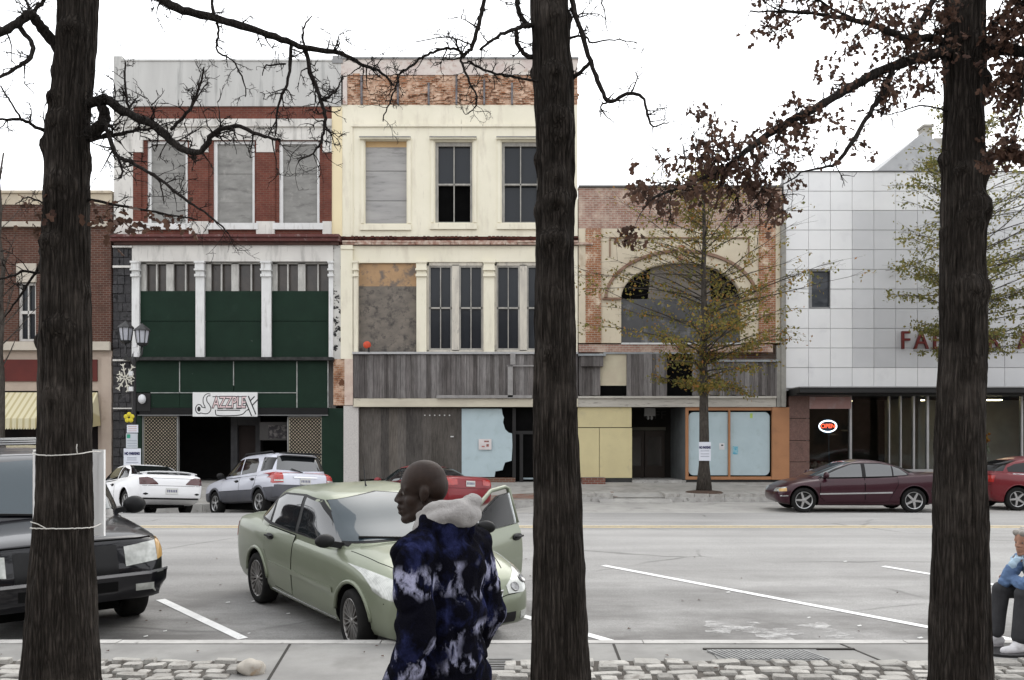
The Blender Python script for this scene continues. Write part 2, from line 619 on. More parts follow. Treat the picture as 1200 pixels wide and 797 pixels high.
# ---------------- the seated woman at the right edge
W0 = Vector((4.84, 8.0, 0))
wo = empty('person', W0); YW = R(193)
wo.rotation_euler = (0, 0, YW)
tag(wo, 'grey-haired person in blue sleeves sitting hunched, chin on hand, at the right edge', 'person', 'people on the pavement')
hd = Matrix.Translation(Vector((.315, .0, .955))) @ Matrix.Rotation(R(14), 4, 'Z') @ Matrix.Rotation(R(4), 4, 'Y')
kw = .92
mb = MB(); head_prims(mb, hd, kw)
mb.capsule(hd @ Vector((-.03, 0, -.05)), (.215, 0, .80), .05, .055)
mb.ellipsoid((.15, 0, .72), (.10, .15, .14)); mb.ellipsoid((.05, 0, .58), (.10, .14, .14)); mb.ellipsoid((0, 0, .49), (.12, .16, .1))
KN = {1: Vector((.435, .12, .515)), -1: Vector((.47, -.10, .525))}
AN = {1: Vector((.46, .12, .10)), -1: Vector((.52, -.11, .115))}
for s_ in (1, -1):
    mb.capsule((.02, .09 * s_, .49), KN[s_], .07, .05); mb.capsule(KN[s_], AN[s_], .048, .034); mb.capsule(AN[s_], AN[s_] + Vector((.09, 0, -.05)), .034, .028)
chin = hd @ Vector((.078 * kw, 0, -.115 * kw))
sh = {1: Vector((.19, .155, .80)), -1: Vector((.19, -.155, .80))}
elb = {1: Vector((.44, .135, .60)), -1: Vector((.46, -.06, .60))}
wr_ = {1: Vector((.40, -.09, .63)), -1: chin + Vector((.055, -.02, -.085))}
for s_ in (1, -1):
    mb.capsule(sh[s_], elb[s_], .045, .036); mb.capsule(elb[s_], wr_[s_], .036, .026)
hand_prims(mb, wr_[-1], chin - wr_[-1] + Vector((-.05, .02, .06)), Vector((-1, 0, .2)), 1, .75, .88)
hand_prims(mb, wr_[1], wr_[1] - elb[1], Vector((0, 0, -1)), -1, .5, .88)
bw = put('body', solid(mb, .006, 3), M_skin_light, wo)
eyes(hd, kw, bw, pmat('grey_iris', (.06, .07, .08), rough=.2))
# hair
mb = MB(); Q = hd.to_3x3() * kw
mb.ellipsoid(hd @ Vector((-.018 * kw, 0, .062 * kw)), (.095, .086, .084), M=Q, n=22, m=14); mb.ellipsoid(hd @ Vector((-.055 * kw, 0, .0)), (.07, .085, .095), M=Q, n=22, m=14)
for s_ in (1, -1): mb.ellipsoid(hd @ Vector((-.022 * kw, .07 * s_ * kw, -.0)), (.05, .022, .075), M=Q); mb.ellipsoid(hd @ Vector((.045 * kw, .036 * s_ * kw, .094 * kw)), (.045, .04, .03), M=Q)
me = solid(mb, .006, 2)
ruffle(me, lambda c: noise.noise(Vector((c.x * 30, c.y * 30, c.z * 9))) * .008)
put('hair', me, pmat('grey_hair', (.36, .34, .31), (.22, .2, .18), 26, (1, 1, .25), rough=.7, bump=.6, bsc=80), wo)
# jersey sleeves, pale waistcoat, trousers with stripes, gloves, shoes
mb = MB()
for s_ in (1, -1):
    mb.capsule(sh[s_], elb[s_], .066, .056); mb.capsule(elb[s_], elb[s_].lerp(wr_[s_], .72), .057, .047); mb.capsule((.16, .05 * s_, .80), sh[s_], .07, .066)
me = solid(mb, .008, 3)
ruffle(me, lambda c: noise.noise(Vector((c.x * 22, c.y * 22, c.z * 34))) * .011)
put('sleeves', me, pmat('blue_jersey', (.12, .19, .33), (.09, .145, .26), 7, rough=.95, bump=.4, bsc=60), wo)
mb = MB()
mb.ellipsoid((.16, 0, .735), (.125, .165, .15)); mb.ellipsoid((.06, 0, .60), (.125, .16, .16)); mb.capsule((.21, -.05, .82), (.21, .05, .82), .06, .06)
me = solid(mb, .008, 3)
ruffle(me, lambda c: noise.noise(c * 14) * .012)
put('waistcoat', me, pmat('pale_blue_grey_cloth', (.33, .39, .44), (.26, .31, .36), 6, rough=.95, bump=.4, bsc=70), wo)
mb = MB(); mb.ellipsoid((-.02, 0, .50), (.15, .18, .10))
for s_ in (1, -1):
    mb.capsule((.02, .09 * s_, .50), KN[s_], .092, .075); mb.capsule(KN[s_], AN[s_] + Vector((0, 0, .05)), .072, .076)
me = solid(mb, .008, 3)
ruffle(me, lambda c: noise.noise(Vector((c.x * 12, c.y * 12, c.z * 5))) * .008)
tr_ = put('trousers', me, pmat('charcoal_tracksuit', (.05, .05, .054), (.035, .035, .038), 7, rough=.9, bump=.3), wo)
M_ws = pmat('white_piping', (.66, .66, .66), rough=.8)
mb = MB()
for dy in (-.022, .018):
    s0 = []
    for k in range(9):
        t = k / 8
        if t < .3: q = Vector((.12, .09, .50)).lerp(KN[1], t / .3)
        else: q = KN[1].lerp(AN[1] + Vector((0, 0, .02)), (t - .3) / .7)
        s0.append(q + Vector((dy - .0, .078 if t >= .3 else .085, .01 if t < .3 else 0)))
    mb.tube(s0, .0065, 6)
mb.tube([KN[1] + Vector((-.03, .082, .045)), KN[1] + Vector((.03, .082, .045))], .006, 6)
link('stripe', mb.mesh('stripe', M_ws, smooth=True), tr_)
mb = MB(); hand_prims(mb, wr_[-1], chin - wr_[-1] + Vector((-.05, .02, .06)), Vector((-1, 0, .2)), 1, .75, .98); mb.capsule(elb[-1].lerp(wr_[-1], .8), wr_[-1], .034, .036)
put('glove', solid(mb, .006, 2), pmat('pale_blue_glove', (.40, .52, .62), (.33, .45, .56), 12, rough=.9), wo)
for s_ in (1, -1):
    mb = MB(); a_ = AN[s_]
    mb.capsule(a_ + Vector((-.045, 0, -.045)), a_ + Vector((.17, 0, -.062)), .044, .034); mb.capsule(a_ + Vector((0, 0, -.01)), a_ + Vector((.05, 0, -.03)), .046, .045)
    so_ = put('shoe', solid(mb, .007, 3), pmat('white_trainer', (.66, .65, .66), (.58, .57, .58), 9, rough=.6), wo)
    mb = MB(); mb.capsule(a_ + Vector((-.04, 0, -.083)), a_ + Vector((.17, 0, -.086)), .042, .034); me = solid(mb, .008, 1)
    for v in me.vertices: v.co.z = max(min(v.co.z, a_.z - .078), a_.z - .094)
    put('sole', me, pmat('pale_sole', (.4, .38, .38)), so_)
# what she sits on: low black chair with a foot plate (nearly all of it outside the picture)
ch = empty('chair', W0); ch.rotation_euler = (0, 0, YW)
tag(ch, 'low black chair whose foot plate carries the white shoes at the right edge', 'chair')
M_blk = pmat('black_enamel', (.014, .014, .015), rough=.3, spec=.5)
mb = MB(); mb.box(-.22, .2, -.22, .22, .34, .40); mb.build('seat', M_blk, ch)
mb = MB(); mb.box(-.26, -.22, -.21, .21, .42, .82); mb.build('backrest', M_blk, ch)
for sx_ in (-.18, .16):
    for sy_ in (-.19, .19): MB().tube([(sx_, sy_, 0), (sx_, sy_, .34)], .016, 8).build('leg', M_blk, ch)
mb = MB()
pl = [(.36 + .18 + .27 * math.cos(t) * (1 if math.cos(t) > 0 else .8), .0 + .24 * math.sin(t)) for t in [2 * math.pi * k / 28 for k in range(28)]]
mb.poly_prism(pl, lambda u, v, d: (u, v, d), -.004, .022)
mb.build('foot_plate', M_blk, ch, smooth=True, angle=40)
mb = MB(); mb.bar((.15, 0, .05), (.3, 0, .012), .04, .03); mb.build('strut', M_blk, ch)
# ------------------------------------------------------------------ camera, sky, sun
cam = bpy.data.cameras.new('camera')
cam.sensor_width = 36.0
cam.lens = 36.0 * F / 1200.0
cam.shift_y = (HY - 398.5) / 1200.0
cam.clip_start = 0.1; cam.clip_end = 2000
camo = bpy.data.objects.new('camera', cam); COL.objects.link(camo)
camo.location = (0, 0, CAMZ); camo.rotation_euler = (R(90), 0, 0)
S.camera = camo

SUN_EL, SUN_AZ = 48.0, 22.0      # the veiled sun stands behind the facades, a little to the right (azimuth from +Y towards +X)
w = bpy.data.worlds.new('World'); S.world = w
w.use_nodes = True
nt = w.node_tree
bg = nt.nodes['Background']
sky = N(nt, 'ShaderNodeTexSky', sky_type='NISHITA')
sky.sun_disc = False
sky.sun_elevation = R(SUN_EL); sky.sun_rotation = R(SUN_AZ)
sky.air_density = 1.0; sky.dust_density = 1.5; sky.ozone_density = 1.0
hs = N(nt, 'ShaderNodeHueSaturation'); hs.inputs['Saturation'].default_value = .12
nt.links.new(sky.outputs[0], hs.inputs['Color'])
# thin even cloud over the whole sky
cl = N(nt, 'ShaderNodeMix', data_type='RGBA'); cl.inputs[0].default_value = .6; cl.inputs[7].default_value = (8.6, 8.75, 9.0, 1)
nt.links.new(hs.outputs[0], cl.inputs[6]); nt.links.new(cl.outputs[2], bg.inputs['Color'])
bg.inputs['Strength'].default_value = .13
sl = bpy.data.lights.new('sun', 'SUN')
sl.energy = .6; sl.angle = R(50); sl.color = (1, .95, .87)
so = bpy.data.objects.new('sun', sl); COL.objects.link(so)
sd = Vector((math.sin(R(SUN_AZ)) * math.cos(R(SUN_EL)), math.cos(R(SUN_AZ)) * math.cos(R(SUN_EL)), math.sin(R(SUN_EL))))
so.rotation_euler = sd.to_track_quat('Z', 'Y').to_euler()
so.location = (10, 30, 40)
S.view_settings.view_transform = 'Standard'; S.view_settings.look = 'None'
S.view_settings.gamma = 1; S.view_settings.exposure = 1.1
S.cycles.max_bounces = 8; S.cycles.transparent_max_bounces = 12
S.cycles.use_denoising = True

# ------------------------------------------------------------------ ground
KERB_Y, EDGE_Y, FAR_KERB = 8.27, 23.2, 27.8


def road_z(X, Y):
    if Y <= EDGE_Y:
        return pchip([6, 8.27, 11, 13.3, 16, 18, 20, 23.2], [-.29, -.21, -.113, -.03, .05, .06, .02, -.11], Y)
    k = lerp(.10, .006, smoothstep(-1.5, 1.8, X))
    return -.15 - (Y - EDGE_Y) * k


def far_kerb_top(X):
    return lerp(-.27, -.05, smoothstep(-1.5, 1.8, X))


FAC_Y = 31.8


def walk_z(X, Y):      # far pavement rises to the shop fronts
    return lerp(far_kerb_top(X), .23, min(max((Y - FAR_KERB) / (FAC_Y - FAR_KERB), 0), 1))


def asphalt():
    m, nt, b = nmat('asphalt')
    b.inputs['Roughness'].default_value = .85
    b.inputs['Specular IOR Level'].default_value = .3
    v = coords(nt)
    col = ramp(nt, noise_n(nt, v, .35, 5, .6), [(.3, (.26, .255, .247)), (.7, (.34, .334, .324))])
    # worn wheel tracks run along the street
    col = mix(nt, .8, col, ramp(nt, noise_n(nt, coords(nt, (.06, 1.1, 1)), 1.3, 5, .6), [(.35, .8), (.65, 1.08)]), 'MULTIPLY')
    # fine stones
    col = mix(nt, .55, col, ramp(nt, noise_n(nt, v, 55, 3, .8), [(.35, .55), (.65, 1.3)]), 'MULTIPLY')
    # oil and water stains in the parking bays by the near kerb
    sp = N(nt, 'ShaderNodeSeparateXYZ'); tc = N(nt, 'ShaderNodeTexCoord'); nt.links.new(tc.outputs['Object'], sp.inputs[0])
    bay = ramp(nt, math_n(nt, 'DIVIDE', sp.outputs[1], 40), [(.24, 1), (.36, 0)])
    st = ramp(nt, noise_n(nt, coords(nt, (.55, 1.2, 1)), .75, 7, .65), [(.40, 0), (.62, .85)])
    col = mix(nt, math_n(nt, 'MULTIPLY', bay, st), col, (.105, .1, .095))
    # a few cracks
    vo = N(nt, 'ShaderNodeTexVoronoi', feature='DISTANCE_TO_EDGE'); vo.inputs['Scale'].default_value = .32
    wv = N(nt, 'ShaderNodeMix', data_type='VECTOR'); wv.inputs[0].default_value = .18
    nz = N(nt, 'ShaderNodeTexNoise'); nz.inputs['Scale'].default_value = 1.4; nt.links.new(v, nz.inputs['Vector'])
    nt.links.new(v, wv.inputs[4]); nt.links.new(nz.outputs[1], wv.inputs[5])
    nt.links.new(wv.outputs[1], vo.inputs['Vector'])
    cr = math_n(nt, 'MULTIPLY', ramp(nt, vo.outputs['Distance'], [(.0, .6), (.012, 0)]), ramp(nt, noise_n(nt, v, .4, 3), [(.5, 0), (.6, 1)]))
    col = mix(nt, cr, col, (.07, .068, .065))
    nt.links.new(col, b.inputs['Base Color'])
    set_bump(nt, b, noise_n(nt, v, 70, 4, .7), .35, .01)
    return m


M_concrete = pmat('pavement_concrete', (.28, .275, .262), (.205, .2, .192), 1.6, rough=.9, bump=.25, bsc=60, c3=(.17, .165, .155), sc3=1.1, fac3=(.54, .75),
                  c4=(.2, .195, .185), sc4=70, fac4=(.56, .7))
M_joint = pmat('joint_dirt', (.04, .037, .033))
M_kerb = pmat('kerb_stone', (.44, .43, .41), (.31, .3, .285), 4, rough=.85, bump=.4, bsc=30, c3=(.13, .125, .115), sc3=5, fac3=(.56, .7))
M_apron = pmat('gutter_concrete', (.40, .39, .365), (.31, .30, .285), 1.3, rough=.9, bump=.15, c3=(.16, .155, .145), sc3=1.6, fac3=(.56, .75))
M_white_line = pmat('white_road_paint', (.78, .78, .77), (.66, .66, .65), 6, rough=.7, c3=(.3, .295, .29), sc3=26, fac3=(.6, .68), bump=.2)
M_yellow_line = pmat('yellow_road_paint', (.72, .58, .33), (.62, .5, .3), 2, rough=.8, c3=(.3, .29, .27), sc3=18, fac3=(.52, .66))
M_earth = pmat('earth', (.12, .1, .08), (.08, .07, .055), 4, bump=.4)


def sheet(name, xs, ys, zf, mat, parent=None, mk=None):
    g = [[(x, y, zf(x, y)) for x in xs] for y in ys]
    mb = MB(); mb.grid(g, flip=True)
    return mb.build(name, mat, parent, smooth=True)


XS = [-160, -90, -50, -30, -20] + [(-14 + i * .7) for i in range(41)] + [20, 30, 50, 90, 160]
ys_road = [8.27 + (EDGE_Y - 8.27) * i / 60 for i in range(61)]
o = sheet('ground', [-400, 400], [-200, 600], lambda x, y: -1.2, M_earth); tag(o, 'bare earth under and beyond the street', 'ground', kind='structure')
o = sheet('road', XS, ys_road, road_z, asphalt()); tag(o, 'worn pale grey asphalt street', 'road', kind='structure')
# broken edge of the asphalt layer against the concrete gutter
mb = MB()
top, bot = [], []
rr = random.Random(3)
for i in range(500):
    x = -50 + i * .2
    e = EDGE_Y + rr.uniform(-.02, .05)
    top.append((x, EDGE_Y - .01, road_z(x, EDGE_Y) + .001)); bot.append((x, e, road_z(x, EDGE_Y + .05) - .02))
mb.grid([top, bot], flip=True)
o = mb.build('road_edge', pmat('tar_edge', (.03, .028, .026), (.07, .065, .06), 5)); tag(o, 'broken dark edge of the asphalt by the far gutter', 'road edge', kind='structure')
ys_ap = [EDGE_Y - .05, EDGE_Y + .01] + [23.35 + i * (FAR_KERB - 23.35) / 12 for i in range(13)]
o = sheet('gutter_strip', XS, ys_ap, lambda x, y: road_z(x, max(y, EDGE_Y + .001)), M_apron); tag(o, 'sloping concrete parking strip along the far kerb', 'gutter', kind='structure')

# far kerb: low stone on the left, raised blocks with a ramp between them on the right
mb = MB()
x = -60.0
while x < 60:
    L = 1.8
    ramp_gap = 3.05 < x + L / 2 < 4.75
    h = far_kerb_top(x + L / 2)
    if not ramp_gap:
        mb.box(x + .006, x + L - .006, FAR_KERB - .0, FAR_KERB + .22, -1.0, h + .03)
    x += L
o = mb.build('far_kerb', M_kerb); tag(o, 'row of worn kerb stones on the far side', 'kerb', kind='structure')
o = sheet('far_pavement', XS, [FAR_KERB + .1, 28.3, 29, 29.8, 30.6, 31.8, 33], walk_z, pmat('far_pavement_concrete', (.36, .345, .32), (.27, .26, .24), 1.2, rough=.9, bump=.15,
          c3=(.2, .19, .175), sc3=1.5, fac3=(.52, .7)))
tag(o, 'concrete pavement in front of the shops', 'pavement', kind='structure')
o = sheet('kerb_ramp', [2.7 + i * .25 for i in range(10)], [FAR_KERB - .35, FAR_KERB + .3, FAR_KERB + 1.2], lambda x, y: max(walk_z(x, y) + .008, 0 if False else -9) if y > FAR_KERB else road_z(x, y) + .004, M_apron)
tag(o, 'sloping concrete ramp through the far kerb', 'ramp', kind='structure')
# strips of brick paving behind the kerb
M_bpave = brick_mat('brick_paving', (.27, .13, .09), (.2, .1, .075), (.2, .18, .16), .2, .1, .01, stain=(.22, .19, .165), stsc=1.2, stfac=(.45, .7))
for x0, x1 in ((-9.2, -1.6), (-1.4, 3.3)):
    o = sheet('brick_paving', [x0 + (x1 - x0) * i / 8 for i in range(9)], [28.0, 28.5, 29.2], lambda x, y: walk_z(x, y) + .006, M_bpave)
    tag(o, 'strip of red brick paving behind the far kerb', 'paving', kind='structure')
# raised tree lawn bed with stone edge, right of the ramp
M_granite = pmat('granite_setts', (.42, .405, .38), (.3, .29, .27), 5, rough=.9, bump=.5, bsc=14, bdist=.03, c3=(.18, .165, .15), sc3=4, fac3=(.55, .7))
for x0, x1 in ((1.0, 3.15), (4.75, 13.5)):
    mb = MB()
    n = int((x1 - x0) / .45)
    for i in range(n):
        a = x0 + (x1 - x0) * i / n
        mb.box(a + .008, a + (x1 - x0) / n - .008, 27.83, 29.0, -.3, .075 + rr.uniform(-.012, .012))
    o = mb.build('planting_strip', M_granite); tag(o, 'raised strip of pale granite setts along the far kerb', 'planting strip', kind='structure')

# near side: kerb, concrete strip, cobblestones
xs_n = [-12 + i * .5 for i in range(49)]
o = sheet('near_pavement', [-60, -30] + xs_n + [30, 60], [-25, -10, 0, 2, 4, 5, 6, 7, 7.5, 7.9, 8.17], lambda x, y: 0.0, M_concrete)
tag(o, 'concrete pavement at the near kerb', 'pavement', kind='structure')
mb = MB()
x = -30.0
while x < 30:
    L = 2.4
    zt = .006 + rr.uniform(-.004, .006)
    mb.box(x + .004, x + L - .004, 8.15 + rr.uniform(-.008, .008), KERB_Y + rr.uniform(-.012, .012), -.6, zt)
    x += L
o = mb.build('near_kerb', pmat('near_kerb_stone', (.47, .46, .44), (.36, .35, .335), 4, rough=.8, bump=.4, bsc=30, c3=(.2, .19, .18), sc3=9, fac3=(.6, .72)))
tag(o, 'pale worn edge of the near kerb', 'kerb', kind='structure')
mb = MB()
for a, b_ in ((P(340, 752, 8.15), P(313, 800, 6.9)), (P(719, 753, 8.15), P(736, 800, 6.9)), (P(985, 752, 8.15), P(1036, 779, 7.5))):
    mb.bar((a.x, 8.15, .001), (b_.x, b_.y, .001), .022, .006)
o = mb.build('pavement_joint', M_joint); tag(o, 'dark joints cut across the near concrete strip', 'joint', kind='structure')


def cobbles(x0, x1, y0, y1, seed):
    rg = random.Random(seed)
    mb = MB()
    y = y1
    while y > y0:
        dy = rg.uniform(.11, .2)
        x = x0 + rg.uniform(-.15, .05)
        while x < x1:
            dx = rg.uniform(.12, .3)
            g = .016
            h = .028 + rg.uniform(-.016, .014)
            a0, a1 = x + g, x + dx - g
            b0, b1 = y - dy + g, y - g
            # an uneven rounded stone: 8 rim points, dome of two rings
            rim = []
            for k in range(12):
                t = 2 * math.pi * k / 12
                c, s_ = math.cos(t), math.sin(t)
                e = .3
                px_ = math.copysign(abs(c) ** e, c); py_ = math.copysign(abs(s_) ** e, s_)
                j = 1 + rg.uniform(-.13, .04)
                rim.append(((a0 + a1) / 2 + px_ * (a1 - a0) / 2 * j, (b0 + b1) / 2 + py_ * (b1 - b0) / 2 * j))
            cx, cy = (a0 + a1) / 2, (b0 + b1) / 2
            tx, ty = rg.uniform(-.05, .05), rg.uniform(-.05, .05)
            rings = []
            for sc_, zz in ((1.0, -.04), (.985, h * .7), (.93, h * .97), (.5, h + .002)):
                rings.append([(cx + (u - cx) * sc_, cy + (v - cy) * sc_, zz + (u - cx) * tx + (v - cy) * ty) for u, v in rim])
            o_ = len(mb.v)
            for r_ in rings: mb.v.extend(r_)
            for i in range(3):
                for k in range(12):
                    a = o_ + i * 12 + k; b2 = o_ + i * 12 + (k + 1) % 12
                    mb.f.append([a, b2, b2 + 12, a + 12]); mb.m.append(0)
            mb.f.append([o_ + 36 + k for k in range(12)]); mb.m.append(0)
            x += dx
        y -= dy
    return mb


M_cobble = pmat('cobble_stone', (.44, .425, .395), (.31, .297, .275), 3.2, rough=.9, bump=.8, bsc=26, bdist=.025, c3=(.2, .185, .165), sc3=7, fac3=(.53, .7), c4=(.13, .12, .105), sc4=34, fac4=(.6, .7))
_nt = M_cobble.node_tree; _b = _nt.nodes['Principled BSDF']; _c = _b.inputs['Base Color'].links[0].from_socket
_g = N(_nt, 'ShaderNodeNewGeometry')
_nt.links.new(mix(_nt, .8, _c, ramp(_nt, _g.outputs['Random Per Island'], [(0, .62), (.5, 1.0), (1, 1.15)]), 'MULTIPLY'), _b.inputs['Base Color'])
M_cobdirt = pmat('cobble_dirt', (.045, .04, .035), (.09, .08, .07), 6, bump=.3)
for x0, x1, sdd in ((-9.0, -2.28, 1), (-.12, 9.5, 2)):
    o = sheet('cobble_bed', [x0 - .2, x1 + .05], [4.6, 7.52], lambda x, y: .005, M_cobdirt); tag(o, 'dark dirt between the near cobblestones', 'bedding', kind='structure')
    o = cobbles(x0, x1, 4.6, 7.52, sdd).build('cobblestone_paving', M_cobble, smooth=True, angle=50)
    tag(o, 'pale irregular cobblestones round the near trees', 'paving', kind='structure')


# painted lines on the street
def road_line(name, a, b, wid, mat, label):
    n = 40
    a, b = Vector(a), Vector(b)
    d = (b - a).normalized(); s_ = Vector((-d.y, d.x)) * wid / 2
    g = [[], []]
    for i in range(n + 1):
        p = a.lerp(b, i / n)
        for k, sg in ((0, 1), (1, -1)):
            q = p + s_ * sg
            g[k].append((q.x, q.y, road_z(q.x, q.y) + .006))
    o = MB().grid(g).build(name, mat, smooth=True)
    tag(o, label, 'road marking', kind='structure')


def on_road(px, py):
    Y = 15.0
    for _ in range(30):
        z = road_z((px - 600) * Y / F, Y)
        Y = (CAMZ - z) * F / (py - HY)
    return ((px - 600) * Y / F, Y)


for a, b in (((707, 663), (1165, 750)), ((188, 703), (285, 749)), ((612, 722), (716, 752)), ((1035, 664), (1300, 708)), ((1150, 742), (1215, 757))):
    A, B = on_road(*a), list(on_road(*b))
    road_line('parking_line', A, B, .11, M_white_line, 'white painted line of an angled parking bay')
for k in (0,):
    A = on_road(600, 617.5)
    road_line('centre_line', (-60, A[1] + .12), (60, A[1] + .12), .12, M_yellow_line, 'faded yellow centre line along the street')
    road_line('centre_line', (-60, A[1] - .13), (60, A[1] - .13), .1, M_yellow_line, 'faded yellow centre line along the street')
# pale dried puddle stains near the kerb
mb = MB()
for cx, cy, rx, ry in ((850, 736, 26, 6), (905, 743, 30, 9), (960, 735, 17, 5), (985, 746, 14, 4), (880, 731, 9, 2)):
    c = on_road(cx, cy); e = on_road(cx, cy - ry)
    a_, b_ = rx * c[1] / F, abs(e[1] - c[1])
    pts = []
    for k in range(28):
        t = 2 * math.pi * k / 28
        j = 1 + .35 * math.sin(3 * t + cx) + .2 * math.sin(7 * t + cy)
        q = (c[0] + a_ * math.cos(t) * j, c[1] + b_ * math.sin(t) * j)
        pts.append((q[0], q[1], road_z(*q) + .0045))
    mb.add(pts + [(c[0], c[1], road_z(*c) + .0045)], [(k, (k + 1) % 28, 28) for k in range(28)])
md, ntd, bd_ = nmat('dried_puddle')
bd_.inputs['Base Color'].default_value = (.46, .455, .445, 1); bd_.inputs['Roughness'].default_value = .6
ntd.links.new(ramp(ntd, noise_n(ntd, coords(ntd, (1, 1.6, 1)), 3.2, 8, .7), [(.42, 0), (.62, .85)]), bd_.inputs['Alpha'])
o = mb.build('dried_stain', md); tag(o, 'pale dried puddle stain on the asphalt', 'stain', kind='structure')

# unseen building row added behind the viewpoint, giving dark reflections in glass and paint
mb = MB()
rq = random.Random(20)
x = -75.0
while x < 75:
    wd = rq.uniform(9, 15); h = rq.uniform(8, 14)
    mb.box(x, x + wd - .02, -36, -24, -.4, h)
    for fl in range(int(h // 3.6)):
        for k in range(int(wd // 2.6)):
            cx = x + 1.4 + k * 2.6
            mb.box(cx - .6, cx + .6, -24.02, -23.98, 1.0 + fl * 3.6, 2.9 + fl * 3.6, 1)
    x += wd
o = mb.build('added_reflection_row', [pmat('brown_brick_row', (.16, .10, .075), (.11, .075, .06), .12), pmat('row_window', (.03, .03, .035), rough=.2)])
tag(o, 'unseen row of brown brick buildings added behind the viewpoint for dark reflections', 'buildings', kind='structure')
# ------------------------------------------------------------------ facades (all on the line y = FAC_Y)
def fx(px): return (px - 600) * FAC_Y / F
def fz(py): return CAMZ + (HY - py) * FAC_Y / F


def fbox(mb, a, b, c, d, d0, d1, mi=0):
    """photo-pixel rectangle a..b x c..d on the facade, standing from d0 to d1 metres proud of it"""
    return mb.box(fx(a), fx(b), FAC_Y - d1, FAC_Y - d0, fz(d), fz(c), mi)


def fslab(name, mat, parent, rects, **kw):
    mb = MB()
    for r in rects: fbox(mb, *r)
    return mb.build(name, mat, parent, world=(parent is None or parent.parent is None), **kw)


def sub(o, root):
    return o


def fwall(mb, a, b, c, d, holes, dp, thick, mi=0):
    """wall sheet with real openings and their reveals; front face dp metres proud"""
    xs = sorted({a, b, *[h[0] for h in holes], *[h[1] for h in holes]}); xs = [x for x in xs if a <= x <= b]
    zs = sorted({c, d, *[h[2] for h in holes], *[h[3] for h in holes]}); zs = [z for z in zs if c <= z <= d]
    y0, y1 = FAC_Y - dp, FAC_Y - dp + thick

    def hole(i, j):
        if i < 0 or j < 0 or i >= len(xs) - 1 or j >= len(zs) - 1: return True
        cx, cz = (xs[i] + xs[i + 1]) / 2, (zs[j] + zs[j + 1]) / 2
        return any(h[0] < cx < h[1] and h[2] < cz < h[3] for h in holes)
    for i in range(len(xs) - 1):
        for j in range(len(zs) - 1):
            if hole(i, j): continue
            X0, X1, Z0, Z1 = fx(xs[i]), fx(xs[i + 1]), fz(zs[j + 1]), fz(zs[j])
            mb.quad((X0, y0, Z0), (X1, y0, Z0), (X1, y0, Z1), (X0, y0, Z1), mi)
            if hole(i - 1, j): mb.quad((X0, y1, Z0), (X0, y0, Z0), (X0, y0, Z1), (X0, y1, Z1), mi)
            if hole(i + 1, j): mb.quad((X1, y0, Z0), (X1, y1, Z0), (X1, y1, Z1), (X1, y0, Z1), mi)
            if hole(i, j - 1): mb.quad((X0, y0, Z1), (X1, y0, Z1), (X1, y1, Z1), (X0, y1, Z1), mi)
            if hole(i, j + 1): mb.quad((X0, y1, Z0), (X1, y1, Z0), (X1, y0, Z0), (X0, y0, Z0), mi)
    return mb


def building(name, label, px_mid):
    e = empty(name, (fx(px_mid), FAC_Y, .2))
    return tag(e, label, 'building', 'shop buildings across the street')


def child_of(part, o, root):
    """re-parent a part built at world place under another part (thing > part > sub-part)"""
    o.parent = part
    return o


def pane(part, root, rects, mat, name='pane'):
    mb = MB()
    for r in rects: fbox(mb, *r)
    me = mb.mesh(name, mat, off=root.location)
    return link(name, me, part)


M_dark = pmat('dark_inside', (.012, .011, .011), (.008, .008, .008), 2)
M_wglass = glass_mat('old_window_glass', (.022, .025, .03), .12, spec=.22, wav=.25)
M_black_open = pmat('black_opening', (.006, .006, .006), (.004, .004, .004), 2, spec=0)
M_roof = pmat('flat_roof', (.1, .1, .1))
M_sidewall = brick_mat('side_brick', (.3, .16, .11), (.24, .12, .09), (.3, .27, .24), stain=(.4, .33, .28))


def core(root, a, b, ctop, cmid, mat=None, back=14):
    """the volume behind a facade: upper part starts just behind the wall sheet, ground floor further back"""
    mb = MB()
    X0, X1 = fx(a) + .02, fx(b) - .02
    mb.box(X0, X1, FAC_Y + .36, FAC_Y + back, fz(cmid), fz(ctop) - .25)
    mb.box(X0, X1, FAC_Y + 5.0, FAC_Y + back, -.6, fz(cmid))
    o = mb.build('side_wall', mat or M_sidewall, root, world=True)
    mb = MB(); mb.box(X0 + .2, X1 - .2, FAC_Y + .4, FAC_Y + back - .2, fz(ctop) - .3, fz(ctop) - .22)
    mb.build('roof', M_roof, root, world=True)


def column(root, mat, a, b, c, d, cap=18, dp=.16):
    mb = MB()
    fbox(mb, a, b, c + cap, d, 0.0, dp)
    fbox(mb, a - 1, b + 1, c, c + 2.2, 0, dp + .1)
    fbox(mb, a - .2, b + .2, c + 2.2, c + 9, 0, dp + .06)
    fbox(mb, a - 1, b + 1, c + 9, c + 11, 0, dp + .1)
    fbox(mb, a + .2, b - .2, c + 11, c + cap - 3, 0, dp + .02)
    fbox(mb, a - .8, b + .8, c + cap - 3, c + cap, 0, dp + .07)
    return mb.build('pilaster', mat, root, world=True)


